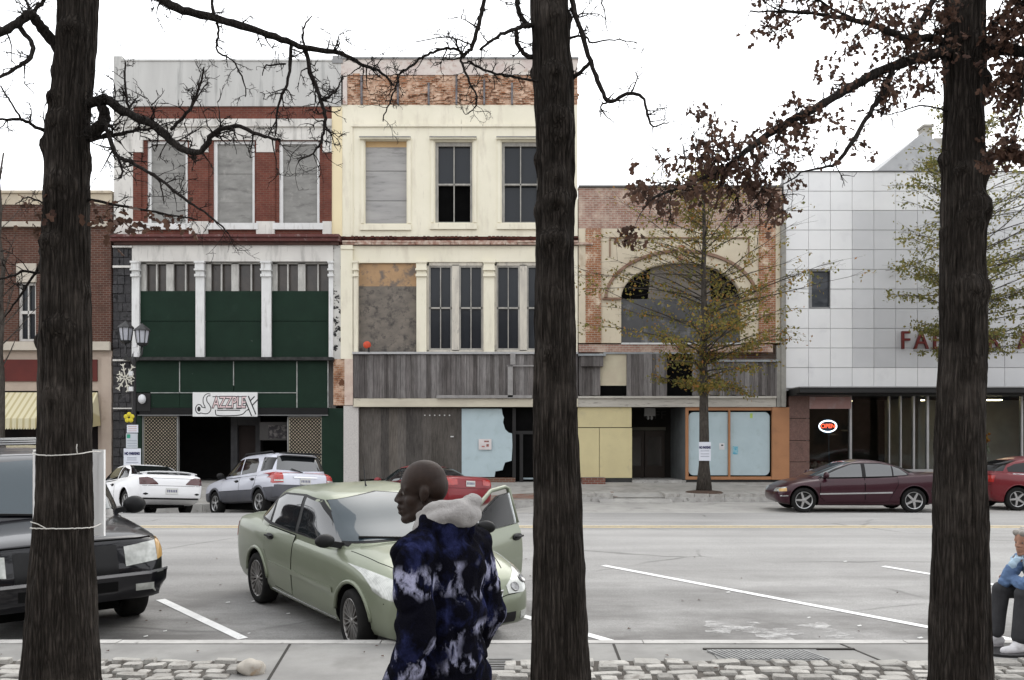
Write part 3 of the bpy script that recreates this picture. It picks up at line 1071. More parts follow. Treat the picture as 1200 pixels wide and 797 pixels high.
# ================================================================== 1  brick building far left
B1 = building('brick_building', 'dark brown brick building with a yellow awning, far left beyond the thick trunk', 20)
M_lbrick = brick_mat('dark_brick', (.12, .05, .034), (.085, .038, .028), (.16, .12, .1), stain=(.07, .04, .03), stsc=1.2, stfac=(.5, .7))
M_tan = pmat('tan_stucco', (.42, .345, .285), (.36, .29, .24), 1.2, bump=.1, c3=(.25, .2, .165), sc3=1.2, fac3=(.58, .75))
M_stone = pmat('pale_stone', (.5, .45, .38), (.42, .38, .32), 2, bump=.1)
win1 = [(21, 42, 331, 400), (72, 93, 331, 400), (-32, -11, 331, 400)]
mb = MB(); fwall(mb, -75, 131.5, 240, 402, win1, 0, .3)
fbox(mb, 100, 131.5, 268, 402, 0.005, .1)
mb.build('wall', M_lbrick, B1, world=True)
fslab('parapet', pmat('cream_parapet', (.52, .45, .34), (.42, .36, .28), 1.5, c3=(.25, .21, .17), sc3=2), B1, [(-75, 131.5, 225, 240, -.3, .04), (-75, 131.8, 224, 227, -.3, .12)])
fslab('stone_band', M_stone, B1, [(-75, 131.5, 261, 267, .1, .2), (-75, 131.5, 401, 411, .1, .22)])
mb = MB()
for a, b, c, d in win1: fbox(mb, a - 1, b + 1, 309, 331, -.1, .06)
mb.build('lintel', M_stone, B1, world=True)
for a, b, c, d in win1:
    mb = MB()
    for r in ((a, a + 2.6, c, d), (b - 2.6, b, c, d), (a + 2.6, b - 2.6, c, c + 3), (a + 2.6, b - 2.6, d - 3, d), (a + 2.6, b - 2.6, 364, 367.5), ((a + b) / 2 - .6, (a + b) / 2 + .6, c + 3, d - 3)):
        fbox(mb, *r, -.18, -.1)
    wo = mb.build('window', pmat('white_sash', (.62, .6, .57), (.5, .48, .45), 3), B1, world=True)
    pane(wo, B1, [(a, b, c, d, -.22, -.2)], M_wglass)
mb = MB(); fwall(mb, -75, 131.5, 411, 572, [(-60, 115, 458, 560)], .0, .35)
fbox(mb, 120, 131.5, 418, 572, .003, .08)
mb.build('shop_front', M_tan, B1, world=True)
fslab('sign_board', pmat('dark_red_board', (.115, .028, .024), (.095, .025, .022), 2), B1, [(-62, 114.5, 421.5, 447, .0, .05)])
# awning: sloped striped cloth with side cheeks and valance
M_awn, ntA, bA = nmat('striped_awning')
bA.inputs['Roughness'].default_value = .8
vA = coords(ntA)
spA = N(ntA, 'ShaderNodeSeparateXYZ'); ntA.links.new(vA, spA.inputs[0])
frA = math_n(ntA, 'FRACT', math_n(ntA, 'MULTIPLY', spA.outputs[0], 4.6))
ntA.links.new(mix(ntA, ramp(ntA, frA, [(.62, 0), (.66, 1)]), (.58, .53, .36), (.42, .36, .2)), bA.inputs['Base Color'])
mb = MB()
x0, x1, zt, zm, zv = fx(-62), fx(119), fz(460), fz(491), fz(502)
yt, yo = FAC_Y - .05, FAC_Y - 1.1
mb.quad((x0, yo, zm), (x1, yo, zm), (x1 - .12, yt, zt), (x0, yt, zt))
n = 60
g0, g1 = [], []
for i in range(n * 4 + 1):
    x = lerp(x0, x1, i / (n * 4))
    g0.append((x, yo - .004, zm)); g1.append((x, yo - .004 - .02 * abs(math.sin(i * math.pi / 4)), zv - .05 * abs(math.sin(i * math.pi / 4))))
mb.grid([g1, g0])
mb.add([(x1, yo, zm), (x1, yo, zv), (x1, yt, zv + .1), (x1 - .12, yt, zt)], [(0, 1, 2, 3)])
mb.build('awning', M_awn, B1, world=True)
fslab('shop_window', glass_mat('shop_glass_dark', (.012, .012, .014), .06, spec=.3), B1, [(-60, 115, 458, 545, -.34, -.3)])
fslab('stall_riser', pmat('dark_riser', (.05, .045, .04)), B1, [(-60, 115, 545, 565, -.3, -.05)])
core(B1, -75, 131.5, 224, 411)

# ================================================================== 2  grey-topped building with the green boards
B2 = building('jazz_building', 'three-storey building with dark green boarded front and red brick between boarded upper windows', 265)
B2.name = 'green_fronted_building'
M_red = brick_mat('red_brick', (.175, .056, .039), (.135, .045, .033), (.17, .09, .07), stain=(.1, .035, .028), stsc=1.5, stfac=(.5, .72))
M_grey = pmat('grey_stucco', (.52, .515, .495), (.43, .425, .41), .8, (1, 1, .18), bump=.1, c3=(.2, .2, .195), sc3=2.2, fac3=(.53, .72), stretch3=(1, 1, .1), c4=(.13, .13, .13), sc4=3.5, fac4=(.66, .74), stretch4=(1, 1, .1))
M_offwhite = pmat('stained_white_stucco', (.64, .62, .58), (.55, .53, .5), 1., bump=.1, c3=(.3, .29, .27), sc3=1.9, fac3=(.5, .72), stretch3=(1.6, 1.6, .3), c4=(.13, .12, .11), sc4=3.4, fac4=(.62, .73), stretch4=(2.4, 2.4, .22))
M_white = pmat('white_paint', (.68, .68, .67), (.6, .6, .59), 2, c3=(.36, .35, .33), sc3=4, fac3=(.54, .72), stretch3=(2, 2, .3))
fslab('parapet', M_grey, B2, [(143, 400, 71.5, 125, -.36, .05), (134, 143.2, 66.5, 125, -.36, .06), (143, 394, 70.5, 72.5, -.4, .08)])
fslab('corner_pier', M_offwhite, B2, [(134, 156.5, 125, 277, -.35, .04)])
wj = [(172.5, 220, 165, 262), (250, 298.5, 165, 262), (327, 374.5, 165, 262)]
mb = MB(); fwall(mb, 156.5, 389, 125, 280, wj, 0, .3)
mb.build('wall', M_red, B2, world=True)
fslab('upper_band', M_offwhite, B2, [(150, 389, 140, 148, .0, .07), (150, 389, 149.5, 164.5, .0, .05), (150, 389, 148, 149.5, 0, .12)])
mb = MB()
for a, b in ((222.5, 244.5), (301, 322.5), (156.5, 168), (378.5, 389)):
    fbox(mb, a, b, 164.5, 179, 0, .075)
    fbox(mb, a, b, 260, 277.5, 0, .09)
mb.build('pilaster_block', M_offwhite, B2, world=True)
mb = MB()
for a, b in ((222.5, 244.5), (301, 322.5), (156.5, 166), (380, 389)): fbox(mb, a, b, 179, 260, 0.0, .05)
mb.build('brick_pilaster', M_red, B2, world=True)
mb = MB()
for a, b, c, d in wj: fbox(mb, a - 6.5, b + 5, 262, 269.5, -.1, .1)
mb.build('window_sill', M_white, B2, world=True)
M_ply = pmat('weathered_plywood', (.27, .265, .25), (.2, .195, .185), 1.5, (1, 1, 2.5), bump=.2, bsc=8, c3=(.13, .125, .12), sc3=2.2, fac3=(.55, .72), stretch3=(.6, 1, 2.2), c4=(.32, .31, .29), sc4=5, fac4=(.55, .75))
for k, (a, b, c, d) in enumerate(wj):
    mb = MB()
    for r in ((a, a + 4, c, d), (b - 3.2, b, c, d), (a + 4, b - 3.2, c, c + 3.2)): fbox(mb, *r, -.16, -.06)
    wo = mb.build('window', M_white, B2, world=True)
    joints = ([201.5, 236], [202.5, 236.5], [202.5])[k]
    zs = [c + 3.2] + joints + [d]
    mb = MB()
    for i in range(len(zs) - 1): fbox(mb, a + 4, b - 3.2, zs[i] + (.35 if i else 0), zs[i + 1], -.2, -.13 - .012 * (i % 2))
    me = mb.mesh('plywood', M_ply, off=B2.location); link('plywood', me, wo)
mb = MB()
fbox(mb, 134, 400, 280.5, 284.5, 0, .34); fbox(mb, 134, 400, 277.3, 280.4, 0, .42, 0); fbox(mb, 136, 398, 284.6, 288, 0, .2, 1)
mb.build('cornice', [pmat('faded_red_paint', (.13, .05, .045), (.10, .04, .037), 3, c3=(.24, .17, .16), sc3=6, fac3=(.55, .68)), pmat('cornice_dark', (.06, .035, .03), (.1, .055, .045), 3)], B2, world=True)
fslab('fascia', M_offwhite, B2, [(156, 391, 288, 307, .0, .1)])
for a, b in ((156, 164.5), (230.5, 240.5), (307.5, 318.5), (386, 391)):
    column(B2, M_white, a, b, 307, 419, dp=.12)
bays = ((164.5, 230.5), (240.5, 307.5), (318.5, 386))
M_grimy = pmat('grimy_glass', (.07, .058, .05), (.045, .04, .037), 2, rough=.25, spec=.4, c3=(.16, .085, .04), sc3=1.1, fac3=(.66, .7))
for k, (a, b) in enumerate(bays):
    mb = MB()
    for r in ((a, a + 6, 308, 341), ((a + b) / 2 - 3.5, (a + b) / 2 + 5, 308, 341), (a + 17.5, a + 19, 308, 341), (b - 14.5, b - 13, 308, 341), (a, b, 307, 309)): fbox(mb, *r, -.16, -.06)
    wo = mb.build('transom_window', pmat('dirty_white_frame', (.5, .49, .46), (.33, .32, .3), 4, (2, 2, .6)), B2, world=True)
    pane(wo, B2, [(a, b, 308, 341, -.26, -.22)], M_grimy)
M_green = pmat('dark_green_board', (.0098, .026, .016), (.0078, .0205, .0128), 1.5, rough=.65, spec=.15, c3=(.017, .036, .026), sc3=1.4, fac3=(.58, .8), c4=(.1, .12, .11), sc4=5, fac4=(.7, .78))
mb = MB()
for a, b in bays:
    fbox(mb, a, b, 341, 376, -.15, -.02); fbox(mb, a, b, 376.5, 419, -.15, -.035)
mb.build('green_board', M_green, B2, world=True)
fslab('ledge', pmat('black_ledge', (.02, .02, .02), (.05, .05, .048), 6), B2, [(150, 392, 419.4, 423, -.1, .35)])
mb = MB()
for a, b in ((160, 211.5), (212.3, 274.5), (275.3, 348.5), (349.3, 384.5)):
    lo = 478 if a > 340 else 460
    fbox(mb, a, b, 423.2, lo, -.1, .1)
    if a < 340: fbox(mb, a + (18 if a < 170 else -.4), b, 461, 478, -.1, .1)
mb.build('sign_fascia', M_green, B2, world=True)
mb = MB()
for a, b, c, d in ((211.4, 212.4, 424, 461), (274.4, 275.4, 424, 452), (348.4, 349.4, 424, 478), (384.6, 385.6, 423, 478), (178, 349, 460.1, 460.9)): fbox(mb, a, b, c, d, .08, .125)
mb.build('fascia_joint', pmat('pale_joint', (.42, .43, .41), (.25, .26, .25), 5), B2, world=True)
# wall lamp with white dome
mb = MB(); fbox(mb, 162, 178, 461, 482, -.05, .14)
lo_ = mb.build('wall_lamp', pmat('black_metal', (.016, .016, .016), rough=.5), B2, world=True)
mb = MB(); c = Vector((fx(169.2), FAC_Y - .2, fz(468)))
mb.ellipsoid(c, (.135, .12, .17)); link('lamp_dome', mb.mesh('lamp_dome', pmat('white_dome', (.75, .76, .78), rough=.4), smooth=True, off=B2.location), lo_)
fslab('soffit_band', pmat('black_soffit', (.012, .012, .012)), B2, [(165, 385, 478.2, 486, -.35, .12)])
fslab('soffit_trim', pmat('dull_metal', (.22, .22, .22), rough=.5), B2, [(163, 230, 486.2, 487.1, 0, .12), (302, 385, 486.2, 487.1, 0, .12)])
# entry recess
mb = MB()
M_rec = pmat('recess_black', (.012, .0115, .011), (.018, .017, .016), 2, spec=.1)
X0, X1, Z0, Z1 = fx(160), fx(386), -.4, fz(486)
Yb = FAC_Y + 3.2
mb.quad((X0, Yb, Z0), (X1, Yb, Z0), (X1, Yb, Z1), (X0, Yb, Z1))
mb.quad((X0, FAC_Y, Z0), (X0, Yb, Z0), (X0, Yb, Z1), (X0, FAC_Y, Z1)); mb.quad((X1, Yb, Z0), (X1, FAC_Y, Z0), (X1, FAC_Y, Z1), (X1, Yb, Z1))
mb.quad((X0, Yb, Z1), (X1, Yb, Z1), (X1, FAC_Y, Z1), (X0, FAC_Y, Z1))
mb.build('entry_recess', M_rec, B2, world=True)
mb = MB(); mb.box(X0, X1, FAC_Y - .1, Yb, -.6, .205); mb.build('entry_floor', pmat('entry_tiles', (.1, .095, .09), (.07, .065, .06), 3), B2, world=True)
mb = MB()
mb.box(fx(258), fx(266), FAC_Y + 1.2, FAC_Y + 1.6, .21, fz(487)); mb.box(fx(288), fx(294), FAC_Y + 1.2, FAC_Y + 1.6, .21, fz(487)); mb.box(fx(258), fx(294), FAC_Y + 1.22, FAC_Y + 1.58, fz(498), fz(487))
dfr = mb.build('door_frame', pmat('dim_grey_frame', (.06, .06, .062), (.04, .04, .042), 2), B2, world=True)
mb = MB(); mb.box(fx(266.3), fx(287.7), FAC_Y + 1.36, FAC_Y + 1.42, .22, fz(498.3)); link('door', mb.mesh('door', pmat('dark_door', (.025, .018, .016)), off=B2.location), dfr)


def lattice(a, b, c, d, root):
    mb = MB(); fbox(mb, a - 1, b + 1, c - .6, d, -.2, -.12, 1)
    X0, X1, Z0, Z1 = fx(a), fx(b), fz(d), fz(c)
    st = .122
    k = -int((Z1 - Z0) / st) - 1
    # light backing seen through dark diagonal slats
    for sg in (1, -1):
        yy = FAC_Y - (-.1 if sg > 0 else -.085)
        t = X0 - (Z1 - Z0)
        while t < X1 + (Z1 - Z0):
            # slat line x = t + sg*(z - zmid)
            pts = []
            zc = (Z0 + Z1) / 2
            lo, hi = Z0, Z1
            if sg > 0:
                lo = max(Z0, zc + X0 - t); hi = min(Z1, zc + X1 - t)
            else:
                lo = max(Z0, zc + t - X1); hi = min(Z1, zc + t - X0)
            if hi - lo > .02:
                mb.bar((t + sg * (lo - zc), yy, lo), (t + sg * (hi - zc), yy, hi), .031, .012, 0, up=(0, 1, 0))
            t += st
    o = mb.build('lattice_panel', [pmat('black_lattice', (.02, .018, .016)), pmat('cream_backing', (.72, .64, .48), (.64, .57, .43), 3)], root, world=True)
    mb = MB()
    for r in ((a - 2, a - 1, c - 2, d), (b + 1, b + 2, c - 2, d), (a - 2, b + 2, c - 2, c - 1)): fbox(mb, *r, -.2, -.02)
    link('lattice_frame', mb.mesh('lattice_frame', pmat('dull_frame', (.3, .3, .29)), off=root.location), o)


lattice(168.5, 206, 489, 566, B2); lattice(338.5, 375.5, 490, 566, B2)
fslab('side_board', M_green, B2, [(377.5, 403, 478.5, 567, -.1, .06)])
fslab('end_board', M_green, B2, [(160.5, 166.3, 487, 567, -.1, .03)])
# framed picture standing in the entry
mb = MB(); fbox(mb, 300, 337, 494.5, 516, -.5, -.45, 0); fbox(mb, 310.5, 335, 498, 514, -.45, -.44, 1)
mb.build('display_case', [pmat('dim_case', (.055, .052, .05), rough=.4), pmat('dim_poster', (.03, .028, .03), (.12, .11, .105), 7, fac=(.45, .6))], B2, world=True)
# rough dark pier beside it
M_slate = pmat('dark_rough_pier', (.035, .034, .036), (.06, .058, .06), 3, bump=.8, bsc=6, bdist=.05, c3=(.1, .095, .1), sc3=5, fac3=(.58, .75), c4=(.012, .012, .012), sc4=3, fac4=(.55, .65))
mb = MB(); fbox(mb, 133, 159.5, 289, 568, -.35, .02)
rr = random.Random(9)
for k in range(26):
    y_ = 292 + k * 10.6
    x_ = 133.3
    while x_ < 158:
        w_ = rr.uniform(5, 10); fbox(mb, x_, min(x_ + w_ - .7, 159), y_, y_ + 9.6, .0, .03 + rr.uniform(0, .06)); x_ += w_
mb.build('stone_pier', M_slate, B2, world=True)
fslab('pier_band', M_offwhite, B2, [(134, 158, 312, 314.5, .0, .14), (134, 157, 289, 291, 0, .16), (134, 160, 421.5, 423.5, 0, .14), (134, 156, 478, 479.5, 0, .12)])
core(B2, 134, 392, 72, 486, pmat('stucco_side', (.45, .44, .42)))
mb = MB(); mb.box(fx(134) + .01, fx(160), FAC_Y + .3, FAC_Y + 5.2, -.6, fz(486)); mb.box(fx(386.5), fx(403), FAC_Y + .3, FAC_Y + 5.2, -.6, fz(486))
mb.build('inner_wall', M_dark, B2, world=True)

# sign board of the club: a thing hung on the fascia
sg = empty('club_sign', (fx(265.5), FAC_Y - .2, fz(474)))
tag(sg, 'white club sign with saxophone lettering over the green building entrance', 'sign')
M_signw = pmat('sign_white', (.74, .74, .73), (.68, .68, .67), 2, rough=.5)
M_signk = pmat('sign_black', (.02, .02, .02), rough=.5)
M_signp = pmat('sign_pink', (.72, .56, .56), (.66, .5, .5), 3, rough=.5)
fslab('board', M_signw, sg, [(228, 303.3, 460, 488.3, .13, .19)])
YS = FAC_Y - .19


def sp_(u, v, y):   # u,v on the zoomed sign crop (100x50 px region from 220,450 at 12x)
    return Vector((fx(220 + u / 12), y, fz(450 + v / 12)))


def flat_stroke(mb, pts, w, y, t=.006, mi=0, u_=True):
    """ribbon of width w (list or number, metres) along points in the sign plane"""
    q = [sp_(a, b, y) for a, b in pts]
    if not hasattr(w, '__len__'): w = [w] * len(q)
    L, Rr = [], []
    for i, p in enumerate(q):
        d = q[min(i + 1, len(q) - 1)] - q[max(i - 1, 0)]
        d = Vector((d.x, 0, d.z)).normalized(); nn = Vector((-d.z, 0, d.x)) * w[i] / 2
        L.append(p + nn); Rr.append(p - nn)
    mb.grid([L, Rr], mi)


def curve_pts(cp, n=6):
    out = []
    for i in range(len(cp) - 1):
        p0, p1, p2, p3 = [Vector(cp[max(min(j, len(cp) - 1), 0)]) for j in (i - 1, i, i + 1, i + 2)]
        for k in range(n):
            t = k / n
            out.append(.5 * ((2 * p1) + (-p0 + p2) * t + (2 * p0 - 5 * p1 + 4 * p2 - p3) * t * t + (-p0 + 3 * p1 - 3 * p2 + p3) * t**3))
    out.append(Vector(cp[-1]))
    return out


sax = curve_pts([(345, 158), (300, 160), (270, 200), (272, 260), (300, 310), (312, 350), (290, 378), (245, 375), (205, 365), (178, 350)])
ws = [lerp(.045, .2, min(1, i / 32)) for i in range(len(sax))]
mb = MB()
flat_stroke(mb, sax, [x + .04 for x in ws], YS - .003)
mb2 = MB(); flat_stroke(mb2, sax, [max(x - .02, .01) for x in ws], YS - .006)
# bell of the saxophone: rings
def disc(mb, c, ru, rv, y, n=24):
    q = [sp_(c[0] + ru * math.cos(2 * math.pi * k / n), c[1] + rv * math.sin(2 * math.pi * k / n), y) for k in range(n)]
    mb.add(q, [tuple(range(n))])
disc(mb, (185, 355), 54, 70, YS - .004); disc(mb2, (185, 355), 40, 57, YS - .007)
mb3 = MB(); disc(mb3, (185, 355), 24, 36, YS - .0085)
# big X at the right, and the smile line underneath
for k_, (a, b) in enumerate((((985, 200), (838, 352)), ((845, 185), (950, 440)))):
    flat_stroke(mb, [a, b], .2, YS - .0031 - k_ * .004); flat_stroke(mb2, [a, b], .12, YS - .0055 - k_ * .004)
smile = curve_pts([(415, 365), (418, 420), (450, 445), (620, 448), (780, 432), (850, 370)])
flat_stroke(mb, smile, .03, YS - .0045)
flat_stroke(mb, [(375, 182), (840, 182)], .026, YS - .0045)
flat_stroke(mb, [(435, 372), (760, 372)], .03, YS - .0045); flat_stroke(mb, [(440, 352), (520, 352)], .015, YS - .0045); flat_stroke(mb, [(560, 354), (780, 350)], .015, YS - .0045)
mb.build('sign_outline', M_signk, sg, world=True); mb2.build('sign_figure', M_signw, sg, world=True); mb3.build('sign_bell', M_signk, sg, world=True)
text_part('sign_lettering', 'AZZPLE', .56, M_signk, sp_(606, 268, YS - .006), sg, fit=1.24, offset=.03, space=.95, shear=.1)
text_part('sign_lettering', 'AZZPLE', .56, M_signp, sp_(606, 268, YS - .011), sg, fit=1.18, offset=.002, space=.95, shear=.1)

# ================================================================== 3  cream building
B3 = building('cream_building', 'cream painted building with bare crumbling brick along its top and grey planks over the shop', 535)
M_cream = pmat('cream_paint', (.76, .715, .585), (.7, .66, .53), .9, bump=.06, c3=(.58, .53, .43), sc3=1.6, fac3=(.52, .72), stretch3=(1.5, 1.5, .35), c4=(.36, .32, .26), sc4=4, fac4=(.63, .74), stretch4=(2.2, 2.2, .25))
M_cream2 = pmat('yellowed_paint', (.74, .64, .42), (.7, .6, .4), 1)
M_bare = brick_mat('bare_brick', (.42, .19, .1), (.32, .15, .09), (.45, .33, .24), stain=(.6, .44, .33), stsc=2.2, stfac=(.45, .62), stain2=(.13, .06, .035), st2sc=2.6, st2fac=(.56, .63))
M_fadepink = pmat('faded_render', (.52, .44, .41), (.6, .55, .5), 1.6, (1, 1, 2), bump=.15, c3=(.36, .24, .2), sc3=3, fac3=(.55, .7))
M_greybar = pmat('grey_trim', (.3, .3, .3), (.22, .22, .22), 4)
fslab('parapet', M_fadepink, B3, [(400, 677, 70, 88.5, -.3, .05), (402, 407, 80, 123, -.3, .06)])
fslab('coping', M_greybar, B3, [(398, 678, 68, 70, -.4, .1), (390, 402, 66.5, 75, -.35, .09)])
fslab('bare_brick_band', M_bare, B3, [(407, 677, 88.5, 123, -.3, .0)])
rr = random.Random(4)
mb = MB()     # loose ragged bricks left on the bare band
for k in range(420):
    x_, y_ = rr.uniform(408, 672), rr.uniform(86, 121)
    w_ = rr.uniform(3, 8)
    fbox(mb, x_, x_ + w_, y_, y_ + 2.3, 0, rr.uniform(.015, .07))
mb.build('ragged_brick', M_bare, B3, world=True)
mb = MB()
for k, x_ in enumerate((424, 466.5, 502.5, 535, 567.5, 600, 632, 662)): fbox(mb, x_ - 1.1, x_ + 1.1, 90 + (k % 3) * 4, 123, -.01, .09)
mb.build('iron_bracket', pmat('rusty_iron', (.09, .085, .09), (.2, .19, .2), 6), B3, world=True)
wc = [(428, 476.5, 164.5, 262), (510, 553.5, 166, 261), (588, 632, 166, 261)]
mb = MB(); fwall(mb, 389, 677, 123, 277.5, wc, 0, .3)
mb.build('wall', M_cream, B3, world=True)
fslab('edge_strip', M_cream2, B3, [(389, 401, 126, 277, .0, .02)])
fslab('molding', M_cream, B3, [(412, 648, 146, 149, 0, .07), (412, 413.5, 149, 276, 0, .05), (640, 648, 149, 276, 0, .05)])
mb = MB()
for a, b, c, d in wc:
    fbox(mb, a - 6, b + 5, 162.5, 164.2, 0, .16)
    fbox(mb, a - 5, a - 1.5, 164.2, d, 0, .04); fbox(mb, b + 1.5, b + 5, 164.2, d, 0, .04)
    fbox(mb, a - 6, b + 5.5, d + 1.5, d + 8, -.1, .08)
mb.build('window_surround', M_cream, B3, world=True)
mb = MB()
for a, b, c, d in wc: fbox(mb, a - 6.2, b + 5.2, 161.8, 162.5, 0, .2)
mb.build('window_label', M_greybar, B3, world=True)
a, b, c, d = wc[0]
M_ply2 = pmat('grey_board', (.36, .35, .34), (.28, .275, .27), 1.2, (.5, 1, 3), bump=.2, bsc=8, c3=(.2, .195, .19), sc3=2.4, fac3=(.55, .7), stretch3=(.5, 1, 3))
mb = MB()
for i, (t0, t1) in enumerate(((171.5, 199), (199.6, 234), (234.7, 262))): fbox(mb, a, b, t0, t1, -.2, -.12 - .01 * (i % 2))
mb.build('plywood', M_ply2, B3, world=True)
fslab('plywood_strip', pmat('fresh_ply', (.55, .38, .2)), B3, [(a, b, 164.5, 171.3, -.2, -.125)])
M_oldframe = pmat('old_grey_frame', (.38, .365, .335), (.26, .25, .23), 4, (2, 2, .6))
for (a, b, c, d), opened in ((wc[1], True), (wc[2], False)):
    mb = MB(); m_ = (a + b) / 2
    for r in ((a, a + 3.4, c, d), (b - 2.6, b, c, d), (a + 3.4, b - 2.6, c, c + 4.4), (a + 3.4, b - 2.6, d - 1.6, d), (a + 3.4, b - 2.6, 214.4, 216.4), (m_ - .5, m_ + .7, c + 4.4, d - 1.6)): fbox(mb, *r, -.2, -.1)
    wo = mb.build('window', M_oldframe, B3, world=True)
    pane(wo, B3, [(a + 2, b - 2, c + 2, 215, -.24, -.22)], M_wglass)
    pane(wo, B3, [(a + 2, b - 2, 215, d - 1, -.3, -.27)], M_black_open if opened else M_wglass)
# broken dentil course
mb = MB(); fbox(mb, 389, 677, 277.5, 288, -.3, .03, 0); fbox(mb, 402, 677, 283, 285, 0, .17, 1)
x_ = 402
while x_ < 676:
    w_ = rr.uniform(2.5, 4.5)
    if rr.random() > .2: fbox(mb, x_, x_ + w_, 277.6, 280 + rr.uniform(0, 1.5), 0, rr.uniform(.08, .16), 0)
    x_ += w_ + rr.uniform(1, 2)
x_ = 402
while x_ < 676:
    w_ = rr.uniform(8, 40)
    fbox(mb, x_, x_ + w_ - .5, 285, 287.4, 0, .12 + rr.uniform(0, .06), 1); x_ += w_
mb.build('dentil_course', [brick_mat('dark_red_course', (.1, .03, .02), (.07, .022, .018), (.05, .03, .025)), pmat('flaking_course', (.5, .41, .34), (.3, .17, .13), 6, fac=(.4, .6))], B3, world=True)
w2 = [(420, 488.5, 308, 413), (500, 567, 307, 413), (579.5, 648, 307, 413)]
mb = MB(); fwall(mb, 414, 677, 288, 415, w2, .0, .3)
mb.build('second_floor_wall', M_cream, B3, world=True)
for a, b in ((488.5, 500), (567, 579.5), (648, 660), (415, 420)):
    column(B3, M_cream, a, b, 307, 413, dp=.14)
M_osb = pmat('stained_board', (.13, .115, .1), (.19, .165, .14), 2.5, (1, 1, 1.6), bump=.2, bsc=12, c3=(.065, .06, .056), sc3=5, fac3=(.5, .66))
fslab('boarded_window', M_osb, B3, [(420, 488.5, 335, 413, -.2, -.1)])
fslab('boarded_window_top', pmat('rusty_stained_board', (.42, .27, .15), (.32, .21, .12), 2, c3=(.16, .13, .11), sc3=3.5, fac3=(.5, .64)), B3, [(420, 488.5, 308, 335, -.2, -.098)])
for (a, b, c, d) in w2[1:]:
    for u0, u1 in ((a + 2.5, a + 29.5), (a + 38, b - 1.5)):
        mb = MB(); m_ = (u0 + u1) / 2
        for r in ((u0, u0 + 1.8, c + 4, 410), (u1 - 1.8, u1, c + 4, 410), (u0 + 1.8, u1 - 1.8, c + 4, c + 6), (u0 + 1.8, u1 - 1.8, 408, 410), (u0 - 1, u1 + 1, 359.6, 361.6), (m_ - .5, m_ + .6, c + 6, 408)): fbox(mb, *r, -.16, -.08)
        wo = mb.build('window', M_oldframe, B3, world=True)
        pane(wo, B3, [(u0 + 1, u1 - 1, c + 5, 409, -.2, -.17)], M_wglass)
    mb = MB()
    for r in ((a, a + 2.5, c, 411), (a + 29.5, a + 38, c + 3, 411), (b - 1.5, b, c, 411), (a, b, c, c + 4), (a, b, 410, 413)): fbox(mb, *r, -.2, -.05)
    mb.build('mullion', pmat('peeling_cream', (.6, .56, .48), (.45, .42, .37), 3, (2, 2, .4), c3=(.27, .25, .23), sc3=4, fac3=(.58, .7), stretch3=(2, 2, .5)), B3, world=True)
fslab('ledge', pmat('grey_ledge', (.42, .42, .42), (.34, .34, .34), 4), B3, [(414, 677, 413, 415.5, -.1, .22)])
GREYP = [(.10, .09, .086), (.18, .165, .16), (.135, .124, .12), (.25, .235, .228), (.115, .105, .1), (.2, .184, .177), (.3, .285, .278)]
M_plank = plank_mat('grey_plank', GREYP, .15)


def planks(root, a, b, c, d, seed, mat, lo=.1, hi=.2, wmin=3.5, wmax=7, name='plank_boarding'):
    rg = random.Random(seed)
    mb = MB(); x_ = a
    fbox(mb, a, b, c + .5, d - .5, -.05, lo - .05)
    while x_ < b - .5:
        w_ = min(rg.uniform(wmin, wmax), b - x_)
        fbox(mb, x_ + .08, x_ + w_ - .08, c + rg.uniform(-.4, .6), d + rg.uniform(-.8, .6), lo - .02, lo + rg.uniform(0, hi - lo) * .5)
        x_ += w_
    return mb.build(name, mat, root, world=True)


planks(B3, 414.5, 677, 415.6, 467, 2, M_plank)
mb = MB()
for r in ((512, 623, 463.5, 467), (594, 640, 428.5, 430), (595, 601, 429, 466), (598, 604, 415, 428)): fbox(mb, *r, .2, .25)
mb.build('batten', pmat('pale_batten', (.3, .29, .28), (.22, .21, .205), 4), B3, world=True)
M_lintel = pmat('cream_lintel', (.56, .52, .42), (.47, .43, .35), 1.5, (.5, 1, 1), c3=(.25, .22, .18), sc3=3, fac3=(.6, .72), stretch3=(.7, 1, 3))
fslab('shop_lintel', M_lintel, B3, [(415, 677, 467.2, 477, -.1, .14), (415, 677, 475.5, 477, .1, .2)])
# left edge: mottled strip, pilaster with bare brick, tiled pier
fslab('mottled_strip', pmat('flaking_white_on_black', (.58, .57, .54), (.5, .49, .46), 2, c3=(.02, .02, .02), sc3=3.2, fac3=(.535, .56)), B3, [(391, 400, 288, 421, -.3, .05)])
fslab('corner_pilaster', M_cream, B3, [(400, 414, 288, 421, -.3, .12), (400.5, 414.5, 291, 293, 0, .16)])
fslab('bare_corner', M_bare, B3, [(391, 404.5, 421, 475, -.3, .06)])
fslab('peeling_post', pmat('peeling_post', (.6, .5, .42), (.5, .38, .32), 3, c3=(.26, .12, .1), sc3=4, fac3=(.58, .66)), B3, [(404.5, 414.2, 421, 475, -.3, .13)])
fslab('tiled_pier', pmat('speckled_tile', (.55, .53, .5), (.46, .44, .42), 20, c3=(.2, .19, .185), sc3=28, fac3=(.6, .68)), B3, [(403.2, 420.5, 475.6, 567, -.3, .1)])
M_plank2 = plank_mat('dark_plank', [(.1, .09, .08), (.135, .122, .11), (.08, .073, .068), (.16, .145, .13), (.12, .105, .09)], .3)
planks(B3, 421, 541, 477.3, 562, 5, M_plank2, -.12, -.02, 8, 14)
mb = MB()
for k in range(6): fbox(mb, 497 + k * 5.8, 498.4 + k * 5.8, 486, 487.4, -.07, .0)
fbox(mb, 528, 531.5, 511, 512.4, -.07, .0)
mb.build('bolt', pmat('pale_bolt', (.6, .6, .58)), B3, world=True)
